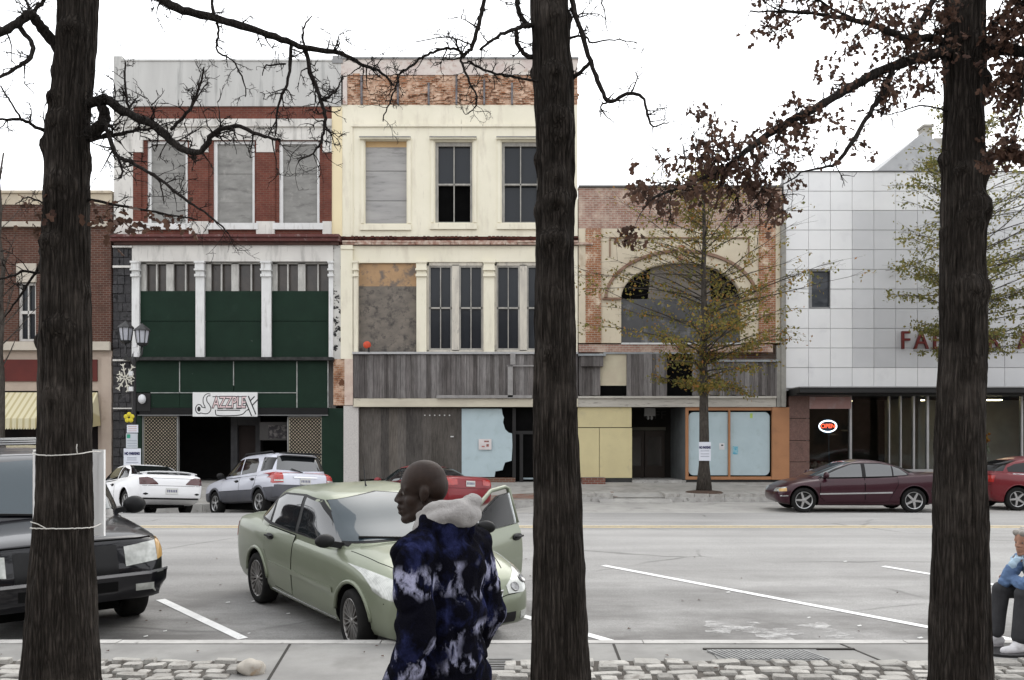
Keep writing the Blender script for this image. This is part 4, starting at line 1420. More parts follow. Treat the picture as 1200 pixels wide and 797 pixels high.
# pale blue painted boards with a torn right edge
poly = [(541, 479), (588, 479), (589, 486), (590.5, 489), (589.5, 495), (592, 503), (596, 507), (600, 508), (600.5, 522), (599.5, 540), (592, 542), (590.5, 546), (589, 551), (580.5, 552.5), (579.5, 559), (541, 559)]
M_blue = pmat('pale_blue_board', (.44, .535, .565), (.4, .49, .52), 1.4, rough=.7, c3=(.36, .44, .455), sc3=3, fac3=(.55, .75))
mb = MB(); mb.poly_prism([(fx(u), fz(v)) for u, v in poly][::-1], lambda u, v, d: (u, FAC_Y - d, v), -.14, -.03)
mb.build('blue_board', M_blue, B3, world=True)
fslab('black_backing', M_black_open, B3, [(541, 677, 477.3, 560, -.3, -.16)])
mb = MB(); fbox(mb, 600.5, 604.5, 478, 567, -.2, -.05); fbox(mb, 619, 640, 478, 505, -.24, -.18, 1); fbox(mb, 604.5, 677, 505, 509, -.22, -.1)
fbox(mb, 609, 613, 509, 565, -.22, -.1); fbox(mb, 626, 634, 509, 565, -.22, -.1)
mb.build('door_frame', [pmat('charcoal_frame', (.028, .027, .027)), M_wglass], B3, world=True)
fslab('door', pmat('pale_blue_glass', (.33, .39, .42), (.28, .34, .37), 2, rough=.2), B3, [(613.3, 625.5, 509.5, 534, -.22, -.17), (613.3, 625.5, 535, 562, -.22, -.17)])
fslab('riser', brick_mat('riser_brick', (.2, .09, .06), (.16, .075, .05), (.2, .17, .14)), B3, [(541, 604, 560, 570, -.2, .02)])
fslab('right_shopfront', M_plank2, B3, [(634, 677, 509, 567, -.25, -.12)])
# round red lamp cover on a short post, standing on the ledge
mb = MB(); c = Vector((fx(431.3), FAC_Y - .22, fz(405)))
mb.ellipsoid(c, (.14, .05, .13)); o1 = mb
rl = empty('red_reflector', (c.x, c.y, fz(413))); tag(rl, 'small round red reflector on a short post above the grey planks', 'reflector')
mb.build('disc', pmat('red_plastic', (.55, .075, .035), rough=.4), rl, smooth=True, world=True)
mb = MB(); mb.box(c.x + .03, c.x + .09, c.y - .03, c.y + .03, fz(413.2), fz(408)); mb.build('post', M_signk, rl, world=True)
mb = MB(); o_ = Vector((fx(568.5), FAC_Y - .04, fz(520)))
nt_ = empty('paper_notice', o_); tag(nt_, 'small white paper notice stuck on the pale blue board', 'notice')
fslab('sheet', pmat('paper_white', (.68, .63, .62), rough=.8), nt_, [(561, 576, 514.5, 527, .033, .037)])
fslab('print', pmat('print_red_black', (.08, .05, .045), (.4, .16, .14), 8, fac=(.45, .55)), nt_, [(567.5, 573, 516.5, 518.2, .037, .041), (564.5, 568, 522.5, 524, .037, .041), (570, 573, 520.5, 523.5, .037, .041)])
core(B3, 392, 677, 70, 477)
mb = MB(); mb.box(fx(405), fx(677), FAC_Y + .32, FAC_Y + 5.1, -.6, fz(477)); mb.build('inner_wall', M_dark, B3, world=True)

# ================================================================== 4  two-storey building with the arched window
B4 = building('arched_building', 'low two-storey brick building with a wide arched window behind the young tree', 798)
M_pbrick = brick_mat('pink_brick', (.36, .2, .155), (.29, .16, .12), (.42, .36, .31), stain=(.52, .42, .34), stsc=1.3, stfac=(.48, .66), stain2=(.2, .1, .07), st2sc=1.6, st2fac=(.58, .72))
M_obrick = brick_mat('orange_brick', (.4, .17, .085), (.31, .125, .07), (.45, .36, .27), stain=(.6, .5, .38), stsc=2.2, stfac=(.52, .64))
M_cream4 = pmat('cream_stucco', (.62, .55, .42), (.54, .47, .36), 1.1, bump=.1, c3=(.42, .34, .25), sc3=1.8, fac3=(.55, .7), stretch3=(1.3, 1.3, .6), c4=(.3, .2, .14), sc4=4, fac4=(.66, .74))
fslab('parapet', M_pbrick, B4, [(678, 916, 220, 268, -.3, .0)])
fslab('coping', pmat('dark_coping', (.1, .095, .09)), B4, [(678, 917, 217.5, 220, -.4, .06)])
fslab('brick_pier', M_obrick, B4, [(686, 704.5, 268, 402, -.2, .05), (889, 908.5, 262, 402, -.2, .05)])
fslab('outer_pier', M_cream4, B4, [(678, 686, 268, 402, -.25, .03), (908.5, 917, 262, 402, -.25, .03)])
# stucco field with the arched opening
cxA, spr = 798.0, 350.0
mb = MB()
holeL, holeR, topA = 728.0, 868.0, 308.0
fwall(mb, 704.5, 889, spr, 402, [(holeL, holeR, spr, 402)], .0, .3)
n = 36
arc = [(cxA - 70 * math.cos(math.pi * k / n), spr - 42 * math.sin(math.pi * k / n)) for k in range(n + 1)]
for k in range(n):
    (u0, v0), (u1, v1) = arc[k], arc[k + 1]
    mb.quad((fx(u0), FAC_Y, fz(v0)), (fx(u1), FAC_Y, fz(v1)), (fx(u1), FAC_Y, fz(268)), (fx(u0), FAC_Y, fz(268)))
    mb.quad((fx(u0), FAC_Y + .3, fz(v0)), (fx(u1), FAC_Y + .3, fz(v1)), (fx(u1), FAC_Y, fz(v1)), (fx(u0), FAC_Y, fz(v0)))
for a, b in ((704.5, 728), (868, 889)): mb.quad((fx(a), FAC_Y, fz(spr)), (fx(b), FAC_Y, fz(spr)), (fx(b), FAC_Y, fz(268)), (fx(a), FAC_Y, fz(268)))
mb.build('wall', M_cream4, B4, world=True)


def arch_band(mb, ro, ho, ri, hi_, d0, d1, mi=0, n=40):
    A = [(cxA - ro * math.cos(math.pi * k / n), spr - ho * math.sin(math.pi * k / n)) for k in range(n + 1)]
    Bq = [(cxA - ri * math.cos(math.pi * k / n), spr - hi_ * math.sin(math.pi * k / n)) for k in range(n + 1)]
    g = []
    for k in range(n + 1):
        (u0, v0), (u1, v1) = A[k], Bq[k]
        g.append([(fx(u1), FAC_Y - d0, fz(v1)), (fx(u1), FAC_Y - d1, fz(v1)), (fx(u0), FAC_Y - d1, fz(v0)), (fx(u0), FAC_Y - d0, fz(v0))])
    mb.grid(g, mi, flip=True)


mb = MB(); arch_band(mb, 90, 57.5, 86.5, 54, 0, .09, 0); arch_band(mb, 86, 53.5, 71, 43, -.02, .035, 1)
fbox(mb, 706, 728, 349, 351.5, 0, .09, 0); fbox(mb, 868, 888, 349, 351.5, 0, .09, 0)
mb.build('arch_molding', [pmat('red_brown_molding', (.2, .11, .075), (.28, .19, .14), 3), M_cream4], B4, world=True)
mb = MB()
for r in ((714, 878, 278.3, 279.6), (714, 715.3, 279.6, 301), (876.7, 878, 279.6, 301)): fbox(mb, *r, 0, .05)
mb.build('panel_molding', pmat('brown_molding', (.25, .16, .11)), B4, world=True)
fslab('keystone', M_obrick, B4, [(794, 800, 288, 306, 0, .12)])
M_greyfill = pmat('grey_sheet', (.10, .10, .103), (.07, .07, .073), 1.2, rough=.5, c3=(.2, .2, .2), sc3=2, fac3=(.55, .7))
fslab('filled_window', M_greyfill, B4, [(728, 868, 350, 402, -.25, -.12)])
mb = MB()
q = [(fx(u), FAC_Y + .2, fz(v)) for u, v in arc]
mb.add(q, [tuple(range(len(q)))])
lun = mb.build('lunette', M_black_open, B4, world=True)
mb = MB()
ctr = [(u, v) for u, v in arc if 760 <= u <= 834]
mb.add([(fx(u), FAC_Y + .15, fz(v)) for u, v in ctr] + [(fx(834), FAC_Y + .15, fz(spr)), (fx(760), FAC_Y + .15, fz(spr))], [tuple(range(len(ctr) + 2))])
mb.build('lunette_panel', pmat('tan_grey_panel', (.19, .17, .15), (.14, .125, .11), 2), B4, world=True)
fslab('window_ledge', M_white, B4, [(728, 868, 402, 404, -.1, .12)])
fslab('brick_ledge', M_pbrick, B4, [(678, 905, 404, 413, -.2, .08)])
planks(B4, 678, 703, 417, 464, 8, M_plank)
fslab('ledge_cap', pmat('grey_cap', (.3, .32, .33), (.22, .23, .24), 3), B4, [(677, 709, 415.5, 418, .0, .35), (828, 911, 422, 424.5, .0, .2), (707, 826, 413, 415, 0, .1)])
fslab('box_end', M_plank, B4, [(680, 706, 418, 430, .0, .3)])
fslab('cream_patch', pmat('cream_patch', (.56, .51, .38), (.5, .44, .33), 2), B4, [(703, 734, 414, 452, -.1, .02)])
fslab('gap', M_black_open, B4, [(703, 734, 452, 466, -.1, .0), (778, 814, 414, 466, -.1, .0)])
planks(B4, 734, 781, 415, 465, 9, M_plank); planks(B4, 811, 826, 415, 464, 10, M_plank); planks(B4, 826, 909, 424.5, 464, 11, M_plank)
M_lint4 = pmat('worn_cream_lintel', (.5, .475, .42), (.4, .38, .34), 2, (.4, 1, 1), c3=(.22, .2, .18), sc3=4, fac3=(.56, .68), stretch3=(.6, 1, 4))
fslab('shop_lintel', M_lint4, B4, [(677, 908, 467, 477, -.15, .12), (677, 908, 464.5, 467, .05, .2)])
fslab('drain_pipe', pmat('grey_pipe', (.3, .29, .26), (.24, .23, .21), 4), B4, [(914, 919.5, 262, 477, .03, .17), (909, 914, 405, 477, .0, .12)])
M_yel = pmat('pale_yellow_board', (.6, .525, .30), (.54, .47, .27), 1.1, rough=.6, c3=(.48, .42, .26), sc3=3, fac3=(.57, .75))
fslab('yellow_board', M_yel, B4, [(677, 740, 477.3, 500.7, -.1, .03), (677, 702, 501.6, 560, -.1, .03), (702.6, 740.5, 501.6, 560, -.1, .025)])
fslab('riser', pmat('charcoal_riser', (.035, .035, .035), (.05, .05, .048), 3), B4, [(708, 741, 560, 572, -.1, .0), (800, 923, 562, 572, -.1, .0)])
mb = MB(); fbox(mb, 681, 707.5, 559, 572, .03, .55)
o = mb.build('brick_block', brick_mat('block_brick', (.22, .08, .055), (.17, .065, .045), (.25, .2, .17)), None)
at_origin(o, (fx(694), FAC_Y - .3, fz(572))); tag(o, 'low broken block of red brick below the yellow boards', 'brick block')
# recessed entry with double doors
mb = MB()
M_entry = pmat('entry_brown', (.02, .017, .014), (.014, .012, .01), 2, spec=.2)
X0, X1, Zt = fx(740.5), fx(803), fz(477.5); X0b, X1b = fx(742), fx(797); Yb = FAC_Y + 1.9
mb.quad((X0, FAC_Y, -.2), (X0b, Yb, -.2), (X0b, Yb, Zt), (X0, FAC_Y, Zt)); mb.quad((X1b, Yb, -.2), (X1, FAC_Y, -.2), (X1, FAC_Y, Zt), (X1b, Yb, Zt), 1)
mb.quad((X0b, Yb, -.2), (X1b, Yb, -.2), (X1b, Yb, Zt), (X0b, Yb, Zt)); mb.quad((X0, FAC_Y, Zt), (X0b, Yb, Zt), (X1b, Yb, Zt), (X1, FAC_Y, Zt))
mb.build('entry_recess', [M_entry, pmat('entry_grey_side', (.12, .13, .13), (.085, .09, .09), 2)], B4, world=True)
mb = MB(); mb.box(X0, X1, FAC_Y - .15, Yb, -.3, .30); mb.build('door_step', M_kerb, B4, world=True)
mb = MB(); mb.box(X0b, fx(790), Yb - .16, Yb - .02, fz(504), fz(500)); tr = mb.build('transom_bar', pmat('dull_brass', (.1, .095, .075)), B4, world=True)
text_part('transom_lettering', '11  OFF', .42, pmat('faint_lettering', (.05, .046, .044)), (fx(764), Yb - .03, fz(485.5)), B4, sx=1.2, thick=.01)
for a, b in ((742.5, 763.5), (764.5, 789)):
    mb = MB(); M_dw = pmat('dark_wood_door', (.03, .02, .014), (.022, .015, .011), 3, rough=.5)
    xa, xb = fx(a), fx(b)
    for r in ((xa, xa + .1, .3, fz(504.5)), (xb - .1, xb, .3, fz(504.5)), (xa + .1, xb - .1, .3, .75), (xa + .1, xb - .1, fz(512), fz(504.5))): mb.box(r[0], r[1], Yb - .1, Yb - .03, r[2], r[3])
    do = mb.build('door', M_dw, B4, world=True)
    mb = MB(); mb.box(xa + .1, xb - .1, Yb - .06, Yb - .05, .75, fz(512)); mb.box((xa + xb) / 2 - .16, (xa + xb) / 2 + .16, Yb - .065, Yb - .06, 1.05, 1.95)
    link('pane', mb.mesh('pane', glass_mat('door_glass', (.03, .028, .025), .15), off=B4.location), do)
mb = MB()
for dx in (-.06, .07):
    mb.ellipsoid((fx(766) + dx, FAC_Y + .9, fz(489)), (.05, .05, .08))
mb.box(fx(766) - .2, fx(766) + .2, FAC_Y + .85, FAC_Y + .95, fz(487), fz(477.6))
mb.build('entry_lamp', pmat('dim_lamp', (.3, .3, .29)), B4, world=True)
# shop display: orange frame, rounded pale blue panels
M_or = pmat('orange_paint', (.40, .195, .095), (.34, .165, .082), 1.5, rough=.6, c3=(.3, .15, .08), sc3=3, fac3=(.6, .75))
mb = MB()
for r in ((803, 806.5, 477.5, 562), (806.5, 904, 477.5, 481), (806.5, 904, 558.5, 562), (853.3, 855.5, 481, 558.5)): fbox(mb, *r, -.1, .06)
fbox(mb, 904, 924, 477.5, 562, -.1, .1)
mb.build('display_frame', M_or, B4, world=True)
fslab('display_backing', M_black_open, B4, [(806.5, 904, 481, 558.5, -.1, -.05)])
mb = MB()
for a, b in ((807, 853), (856, 902)):
    c, d, r_ = 483, 557, 6
    pl = []
    for (u, v, rad_, q0) in ((b - (r_ if a > 850 else .5), d - (r_ if a > 850 else .5), r_ if a > 850 else .5, 0), (a + (r_ if a < 850 else .5), d - (r_ if a < 850 else .5), r_ if a < 850 else .5, 90),
                             (a + (r_ if a < 850 else .5), c + (r_ if a < 850 else .5), r_ if a < 850 else .5, 180), (b - (r_ if a > 850 else .5), c + (r_ if a > 850 else .5), r_ if a > 850 else .5, 270)):
        for k in range(7):
            t = R(q0 + 15 * k)
            pl.append((fx(u + rad_ * math.cos(t)), fz(v + rad_ * math.sin(t))))
    mb.poly_prism(pl[::-1], lambda u, v, d_: (u, FAC_Y - d_, v), -.04, -.01)
mb.build('display_panel', M_blue, B4, world=True)
fslab('paint_blot', pmat('bright_blue_blot', (.1, .36, .5), (.3, .5, .56), 9, fac=(.4, .55)), B4, [(858.5, 865, 523, 532.5, -.012, -.004)])
fslab('paint_spot', pmat('lime_spot', (.45, .6, .15)), B4, [(879, 882, 484.5, 490, -.012, -.004)])
nt_ = empty('paper_notice', (fx(846), FAC_Y, fz(523))); tag(nt_, 'tiny white paper stuck between the two rounded blue panels', 'notice')
fslab('sheet', pmat('paper', (.7, .69, .7)), nt_, [(843, 849, 519.5, 527, -.01, -.002)])
fslab('print', M_signk, nt_, [(845, 847.5, 521, 522.6, -.002, .002)])
core(B4, 678, 917, 220, 477)
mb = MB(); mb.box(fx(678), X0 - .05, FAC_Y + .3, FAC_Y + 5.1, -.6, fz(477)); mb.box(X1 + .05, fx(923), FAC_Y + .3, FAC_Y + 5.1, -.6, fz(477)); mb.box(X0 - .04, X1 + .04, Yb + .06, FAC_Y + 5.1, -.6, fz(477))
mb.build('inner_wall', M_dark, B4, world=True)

# ================================================================== 5  white panelled building
B5 = building('panelled_building', 'white metal panelled building with a glass shop below, right end of the row', 1075)
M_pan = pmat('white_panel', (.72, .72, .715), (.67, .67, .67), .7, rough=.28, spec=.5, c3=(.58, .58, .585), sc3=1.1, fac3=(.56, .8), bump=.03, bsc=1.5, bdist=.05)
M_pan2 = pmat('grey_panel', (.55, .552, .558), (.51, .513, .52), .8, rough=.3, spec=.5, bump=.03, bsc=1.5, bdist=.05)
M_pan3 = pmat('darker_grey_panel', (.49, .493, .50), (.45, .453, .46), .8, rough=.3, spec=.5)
rows = [202, 224.5, 247, 270, 293, 316, 339, 362, 385, 408, 431, 455]
cols = [918, 947, 972.5, 998, 1023.5, 1049, 1074.5, 1100, 1125.5, 1151, 1176.5, 1202, 1227.5, 1253, 1278.5]
mb = MB()
rr = random.Random(12)
for i in range(len(cols) - 1):
    for j in range(len(rows) - 1):
        a, b, c, d = cols[i], cols[i + 1], rows[j], rows[j + 1]
        if i == 1 and j in (5, 6): continue
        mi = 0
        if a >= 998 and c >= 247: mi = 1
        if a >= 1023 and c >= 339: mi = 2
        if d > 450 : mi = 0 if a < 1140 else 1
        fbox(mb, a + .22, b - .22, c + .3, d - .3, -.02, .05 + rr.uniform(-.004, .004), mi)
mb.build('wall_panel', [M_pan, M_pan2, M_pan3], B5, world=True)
mb = MB(); fwall(mb, 918, 1278, 202, 458, [(948.5, 974.5, 316, 362)], .015, .3); mb.build('wall', pmat('panel_joint', (.36, .36, .365)), B5, world=True)
mb = MB(); fbox(mb, 948.5, 974.5, 316, 362, -.12, -.1, 1)
for r in ((948.5, 951, 316, 362), (972.5, 974.5, 316, 362), (951, 972.5, 316, 318), (951, 972.5, 360, 362)): fbox(mb, *r, -.1, .03, 0)
mb.build('window', [pmat('grey_metal_frame', (.25, .25, .25), rough=.5), glass_mat('blue_black_glass', (.03, .034, .042), .08, spec=.35)], B5, world=True)
fslab('coping', pmat('thin_dark_coping', (.16, .16, .16)), B5, [(917, 1278, 200.8, 202, -.4, .09)])
mb = MB(); fbox(mb, 924, 1280, 456.5, 462, -.2, 1.25, 0); fbox(mb, 924, 1280, 455.2, 456.4, -.2, 1.3, 1); fbox(mb, 924, 1280, 462, 464.5, -.2, .9, 0)
mb.build('canopy', [pmat('black_canopy', (.02, .02, .02), rough=.4), pmat('canopy_edge', (.3, .3, .3), rough=.4)], B5, world=True)
M_gran = pmat('brown_granite', (.16, .09, .075), (.125, .072, .06), 9, rough=.4, bump=.05, c3=(.2, .13, .11), sc3=30, fac3=(.5, .7), c4=(.08, .05, .042), sc4=3, fac4=(.55, .75))
mb = MB()
for c, d in ((464, 490), (490.6, 516), (516.6, 541), (541.6, 568)): fbox(mb, 924, 948, c, d, -.2, .05)
mb.build('granite_pier', M_gran, B5, world=True)
fslab('sign_band', pmat('faded_pink_band', (.4, .25, .23), (.34, .2, .185), 2, c3=(.46, .38, .36), sc3=2, fac3=(.5, .7)), B5, [(948.5, 997.5, 465, 479, -.15, .0)])
mb = MB()
for a, b in ((946.8, 948.6), (996.5, 999), (1056, 1057.4), (1071, 1073), (1087, 1089.5), (1198, 1200), (1042.8, 1043.8), (1230, 1232)): fbox(mb, a, b, 464.5, 553, -.2, -.05)
fbox(mb, 948, 1240, 550, 553, -.2, -.02)
mb.build('window_frame', pmat('aluminium_frame', (.4, .4, .4), rough=.4, metal=.6), B5, world=True)
mt, ntG, bG = nmat('clear_shop_glass')
ntG.nodes.remove(bG)
out = [x for x in ntG.nodes if x.type == 'OUTPUT_MATERIAL'][0]
ms = N(ntG, 'ShaderNodeMixShader'); tb = N(ntG, 'ShaderNodeBsdfTransparent'); gb = N(ntG, 'ShaderNodeBsdfGlossy'); gb.inputs['Roughness'].default_value = .03
fr_ = N(ntG, 'ShaderNodeFresnel'); fr_.inputs[0].default_value = 1.35
tb.inputs[0].default_value = (.8, .82, .82, 1)
ntG.links.new(fr_.outputs[0], ms.inputs[0]); ntG.links.new(tb.outputs[0], ms.inputs[1]); ntG.links.new(gb.outputs[0], ms.inputs[2]); ntG.links.new(ms.outputs[0], out.inputs[0])
M_clear = mt
fslab('shop_glass', M_clear, B5, [(948.6, 996.5, 479, 550, -.14, -.13), (999, 1240, 464.5, 550, -.14, -.13)])
fslab('stall_riser', pmat('tan_riser', (.3, .24, .19), (.22, .17, .14), 2), B5, [(948, 1240, 553, 569, -.2, .0)])
# shop interior: dark room, pale back wall and lit ceiling strips on the right
mb = MB(); X0, X1 = fx(948), fx(1262); Yb = FAC_Y + 4.8
mb.quad((X0, Yb, .2), (X1, Yb, .2), (X1, Yb, fz(463)), (X0, Yb, fz(463))); mb.quad((X0, FAC_Y + .2, fz(463)), (X0, Yb, fz(463)), (X1, Yb, fz(463)), (X1, FAC_Y + .2, fz(463)))
mb.quad((X0, FAC_Y, .2), (X0, Yb, .2), (X0, Yb, fz(463)), (X0, FAC_Y, fz(463)))
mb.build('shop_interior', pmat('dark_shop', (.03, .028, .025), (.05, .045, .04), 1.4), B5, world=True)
mb = MB(); mb.box(fx(1085), fx(1262), FAC_Y + 3.2, FAC_Y + 3.3, .3, fz(465)); mb.box(fx(1082), fx(1085), FAC_Y + .4, FAC_Y + 3.3, .3, fz(465)); mb.build('partition', pmat('pale_partition', (.36, .35, .32)), B5, world=True)
mb = MB(); mb.box(X0, X1, FAC_Y - .1, Yb, -.3, .22); mb.build('shop_floor', pmat('shop_floor', (.12, .11, .1)), B5, world=True)
mb = MB()
for a, b, yy in ((1010, 1030, 2.5), (1094, 1108, 1.6), (1178, 1200, 1.4)): mb.box(fx(a), fx(b), FAC_Y + yy, FAC_Y + yy + .25, fz(467.5), fz(466.3))
mb.build('ceiling_lamp', emis_mat('warm_tube', (1, .86, .5), 7), B5, world=True)
mb = MB()
for k in range(10):
    a = 952 + k * 4.3; h = random.uniform(2, 9)
    mb.ellipsoid((fx(a), FAC_Y + .5, fz(549) + .1), (.09, .09, .06 + h * .012))
for a, b, c in ((1002, 1012, 497), (1020, 1030, 503), (1005, 1016, 508), (958, 966, 485)): mb.box(fx(a), fx(b), FAC_Y + 2.8, FAC_Y + 3, fz(c + 2), fz(c))
mb.build('shop_goods', pmat('shop_goods', (.22, .19, .15), (.06, .04, .035), 4), B5, world=True)
# flowers and a blue bowl in the right window
pt = empty('potted_flowers', (fx(1161), FAC_Y + .6, .75)); tag(pt, 'pot of red and yellow flowers behind the shop glass, beside the thick right trunk', 'flowers')
mb = MB(); mb.lathe([(.001, 0), (.14, 0), (.2, .35), (.001, .36)], Matrix.Translation((0, 0, 0)), 14); mb.box(-.5, .6, -.2, .3, -.53, -.001); mb.build('pot', pmat('pale_pot', (.5, .49, .46)), pt)
mb = MB(); mb4 = MB()
for k in range(70):
    q = Vector((random.uniform(-.28, .28), random.uniform(-.15, .15), .4 + random.uniform(0, .85)))
    (mb if q.z > .85 else mb4).ellipsoid(q, (.06, .05, .05), n=6, m=4)
mb.build('blossoms', pmat('warm_blossoms', (.5, .3, .04), (.42, .06, .03), 9, fac=(.45, .55)), pt); mb4.build('leaves', pmat('pale_leaves', (.2, .24, .13), (.42, .43, .38), 10, fac=(.4, .6)), pt)
# open sign
ns = empty('open_sign', (fx(972.5), FAC_Y + .2, fz(499.5))); tag(ns, 'oval red and white neon sign in the shop window', 'neon sign')
mb = MB(); mb.tube([(fx(972.5) + .31 * math.cos(t), FAC_Y + .2, fz(499.5) + .2 * math.sin(t)) for t in [2 * math.pi * k / 32 for k in range(33)]], .022, 6, caps=False)
mb.build('neon_ring', emis_mat('neon_white', (.85, .9, 1), 2.2), ns, world=True)
text_part('neon_lettering', 'OPEN', .21, emis_mat('neon_red', (1, .09, .035), 2.6), (fx(972.5), FAC_Y + .18, fz(499.5)), ns, sx=.95, offset=.0)
mb = MB(); mb.box(fx(968), fx(977), FAC_Y + .23, FAC_Y + .25, fz(508), fz(491)); mb.tube([(fx(974), FAC_Y + .24, fz(508)), (fx(974.5), FAC_Y + .24, fz(548))], .012, 5)
mb.build('backing', pmat('blue_backing', (.03, .07, .1)), ns, world=True)
# red letters
M_rl = pmat('red_letter', (.12, .016, .013), (.095, .013, .011), 3, rough=.4); M_re = pmat('letter_side', (.5, .5, .5), rough=.4)
for ch, x_ in (('F', 1058.5), ('A', 1077), ('E', 1096), ('R', 1162), ('A', 1198)):
    o = text_part('sign_letter', ch, .92, M_rl, (fx(x_), FAC_Y - .16, fz(400.5)), None, sx=.85, thick=.12, offset=.0)
    at_origin(o, (fx(x_), FAC_Y - .16, fz(400.5)))
    tag(o, {1058.5: 'red block letter F, first on the grey panels', 1077: 'red block letter A between the letters F and E', 1096: 'red block letter E touching the thick trunk',
            1162: 'red block letter R just right of the thick trunk', 1198: 'red block letter A, last to the right of the thick trunk'}[x_], 'letter', 'red letters on the panelled wall')
core(B5, 918, 1262, 203, 463, pmat('panel_side', (.5, .5, .5)))
mb = MB(); mb.box(fx(1262), fx(1278), FAC_Y + .3, FAC_Y + 5.1, -.6, fz(463)); mb.build('inner_wall', M_dark, B5, world=True)
# gabled grey building behind
gb_ = empty('gabled_building', (fx(1090) * 1.3, FAC_Y + 16, .2)); tag(gb_, 'grey gabled building with a chimney rising behind the panelled building', 'building', 'shop buildings across the street')
Yg = FAC_Y + 15.0
def gp(px, py, y=None): return P(px, py, Yg)
mb = MB()
poly = [gp(1022, 205), gp(1083, 154), gp(1150, 210), gp(1150, 330), gp(1022, 330)]
fr_l = [tuple(p) for p in poly]; bk = [(p.x, p.y + 9, p.z) for p in poly]
nP = len(poly)
mb.add(fr_l + bk, [tuple(range(nP))[::-1], tuple(range(nP, 2 * nP))] + [(i, (i + 1) % nP, nP + (i + 1) % nP, nP + i) for i in range(nP)])
mb.build('wall', pmat('pale_grey_gable', (.4, .405, .41), (.33, .335, .34), 1, c3=(.24, .24, .24), sc3=2, fac3=(.57, .7)), gb_, world=True)
mb = MB(); a, b = gp(1085, 147), gp(1095, 175); mb.box(a.x, b.x, Yg + .2, Yg + .9, b.z - 1, a.z); mb.box(a.x - .05, b.x + .05, Yg + .15, Yg + .95, a.z, a.z + .12)
a, b = gp(1096, 161), gp(1106, 200); mb.box(a.x, b.x, Yg + .1, Yg + .6, b.z, a.z)
mb.build('chimney', pmat('tan_chimney', (.36, .34, .3)), gb_, world=True)
# ------------------------------------------------------------------ vehicles
M_tyre = pmat('tyre_rubber', (.012, .012, .012), (.018, .0175, .017), 9, rough=.85, spec=.1)
M_well = pmat('wheel_well', (.008, .008, .008), rough=.95, spec=.05)
M_blackp = pmat('black_trim_plastic', (.01, .01, .0105), (.014, .014, .0145), 6, rough=.5, spec=.2)
M_alloy = pmat('alloy_wheel', (.5, .5, .5), (.42, .42, .42), 5, rough=.3, metal=.8, spec=.5)
M_dullalloy = pmat('dusty_alloy', (.3, .29, .28), (.22, .21, .2), 5, rough=.4, metal=.7)
M_rimback = pmat('dark_rim_back', (.02, .02, .02), rough=.6)  # dark backing disc behind the wheel spokes
M_carglass = glass_mat('car_glass', (.012, .014, .016), .03, ior=2.1, spec=.5)
M_tint = glass_mat('tinted_car_glass', (.006, .006, .007), .03, ior=1.5, spec=.4)
M_screen = glass_mat('windscreen_glass', (.03, .045, .055), .03, ior=1.5, spec=.5)
M_lamp = glass_mat('clear_lamp', (.5, .5, .5), .08, ior=1.6, spec=.7)
M_lampin, ntl, bl = nmat('lamp_reflector')
bl.inputs['Roughness'].default_value = .25; bl.inputs['Metallic'].default_value = .35; bl.inputs['Coat Weight'].default_value = 1
wv_ = N(ntl, 'ShaderNodeTexWave'); wv_.bands_direction = 'Y'; wv_.inputs['Scale'].default_value = 30; wv_.inputs['Distortion'].default_value = 1.2; ntl.links.new(coords(ntl), wv_.inputs['Vector'])
sp_l = N(ntl, 'ShaderNodeSeparateXYZ'); ntl.links.new(coords(ntl), sp_l.inputs[0])
ntl.links.new(mix(ntl, .6, ramp(ntl, wv_.outputs[0], [(.2, (.33, .34, .32)), (.8, (.46, .47, .44))]), ramp(ntl, noise_n(ntl, coords(ntl), 9, 2), [(.4, (.26, .27, .25)), (.6, (.5, .51, .48))])), bl.inputs['Base Color'])
M_amber = pmat('amber_lamp', (.5, .3, .1), rough=.25, coat=.8)
M_redlamp = pmat('red_lamp', (.4, .02, .015), (.3, .012, .01), 6, rough=.2, coat=1)
M_darkredlamp = pmat('smoked_red_lamp', (.07, .012, .012), (.05, .01, .01), 6, rough=.2, coat=1)
M_plate = pmat('number_plate', (.6, .6, .58), rough=.5)
M_platet = pmat('plate_marks', (.12, .12, .2))
M_chrome = pmat('chrome', (.65, .65, .66), rough=.15, metal=1, spec=.6)
M_seam = pmat('panel_gap', (.008, .008, .008), rough=.9, spec=0)


def car_loft(tab, n=64):
    xs = [r[0] for r in tab]
    cols = list(zip(*tab))
    st = sorted(set([xs[0] + (xs[-1] - xs[0]) * i / n for i in range(n + 1)] + xs + [(xs[i] + xs[i + 1]) / 2 for i in (0, 1, len(xs) - 3, len(xs) - 2)]))
    g = []
    for x in st:
        w, zb, zs, zt = [pchip(xs, cols[k], x) for k in (1, 2, 3, 4)]
        H = zs - zb
        half = [(0, zb), (w * .55, zb), (w * .84, zb + .004), (w * .93, zb + .05 * H), (w * .975, zb + .16 * H), (w * .99, zb + .32 * H), (w, zb + .52 * H), (w * .997, zb + .68 * H),
                (w * .985, zb + .84 * H), (w * .965, zb + .94 * H), (w * .93, zs), (w * .85, zs + (zt - zs) * .45), (w * .68, zs + (zt - zs) * .78), (w * .4, zs + (zt - zs) * .95), (0, zt)]
        ring = [(x, y, z) for y, z in half] + [(x, -y, z) for y, z in half[-2:0:-1]]
        g.append(ring)
    mb = MB()
    k = len(g[0])
    for r in g: mb.v.extend(r)
    for i in range(len(g) - 1):
        for j in range(k):
            a, b = i * k + j, i * k + (j + 1) % k
            mb.f.append([a, b, b + k, a + k]); mb.m.append(0)
    mb.f.append(list(range(k))); mb.m.append(0)
    mb.f.append([(len(g) - 1) * k + j for j in reversed(range(k))]); mb.m.append(0)
    return mb


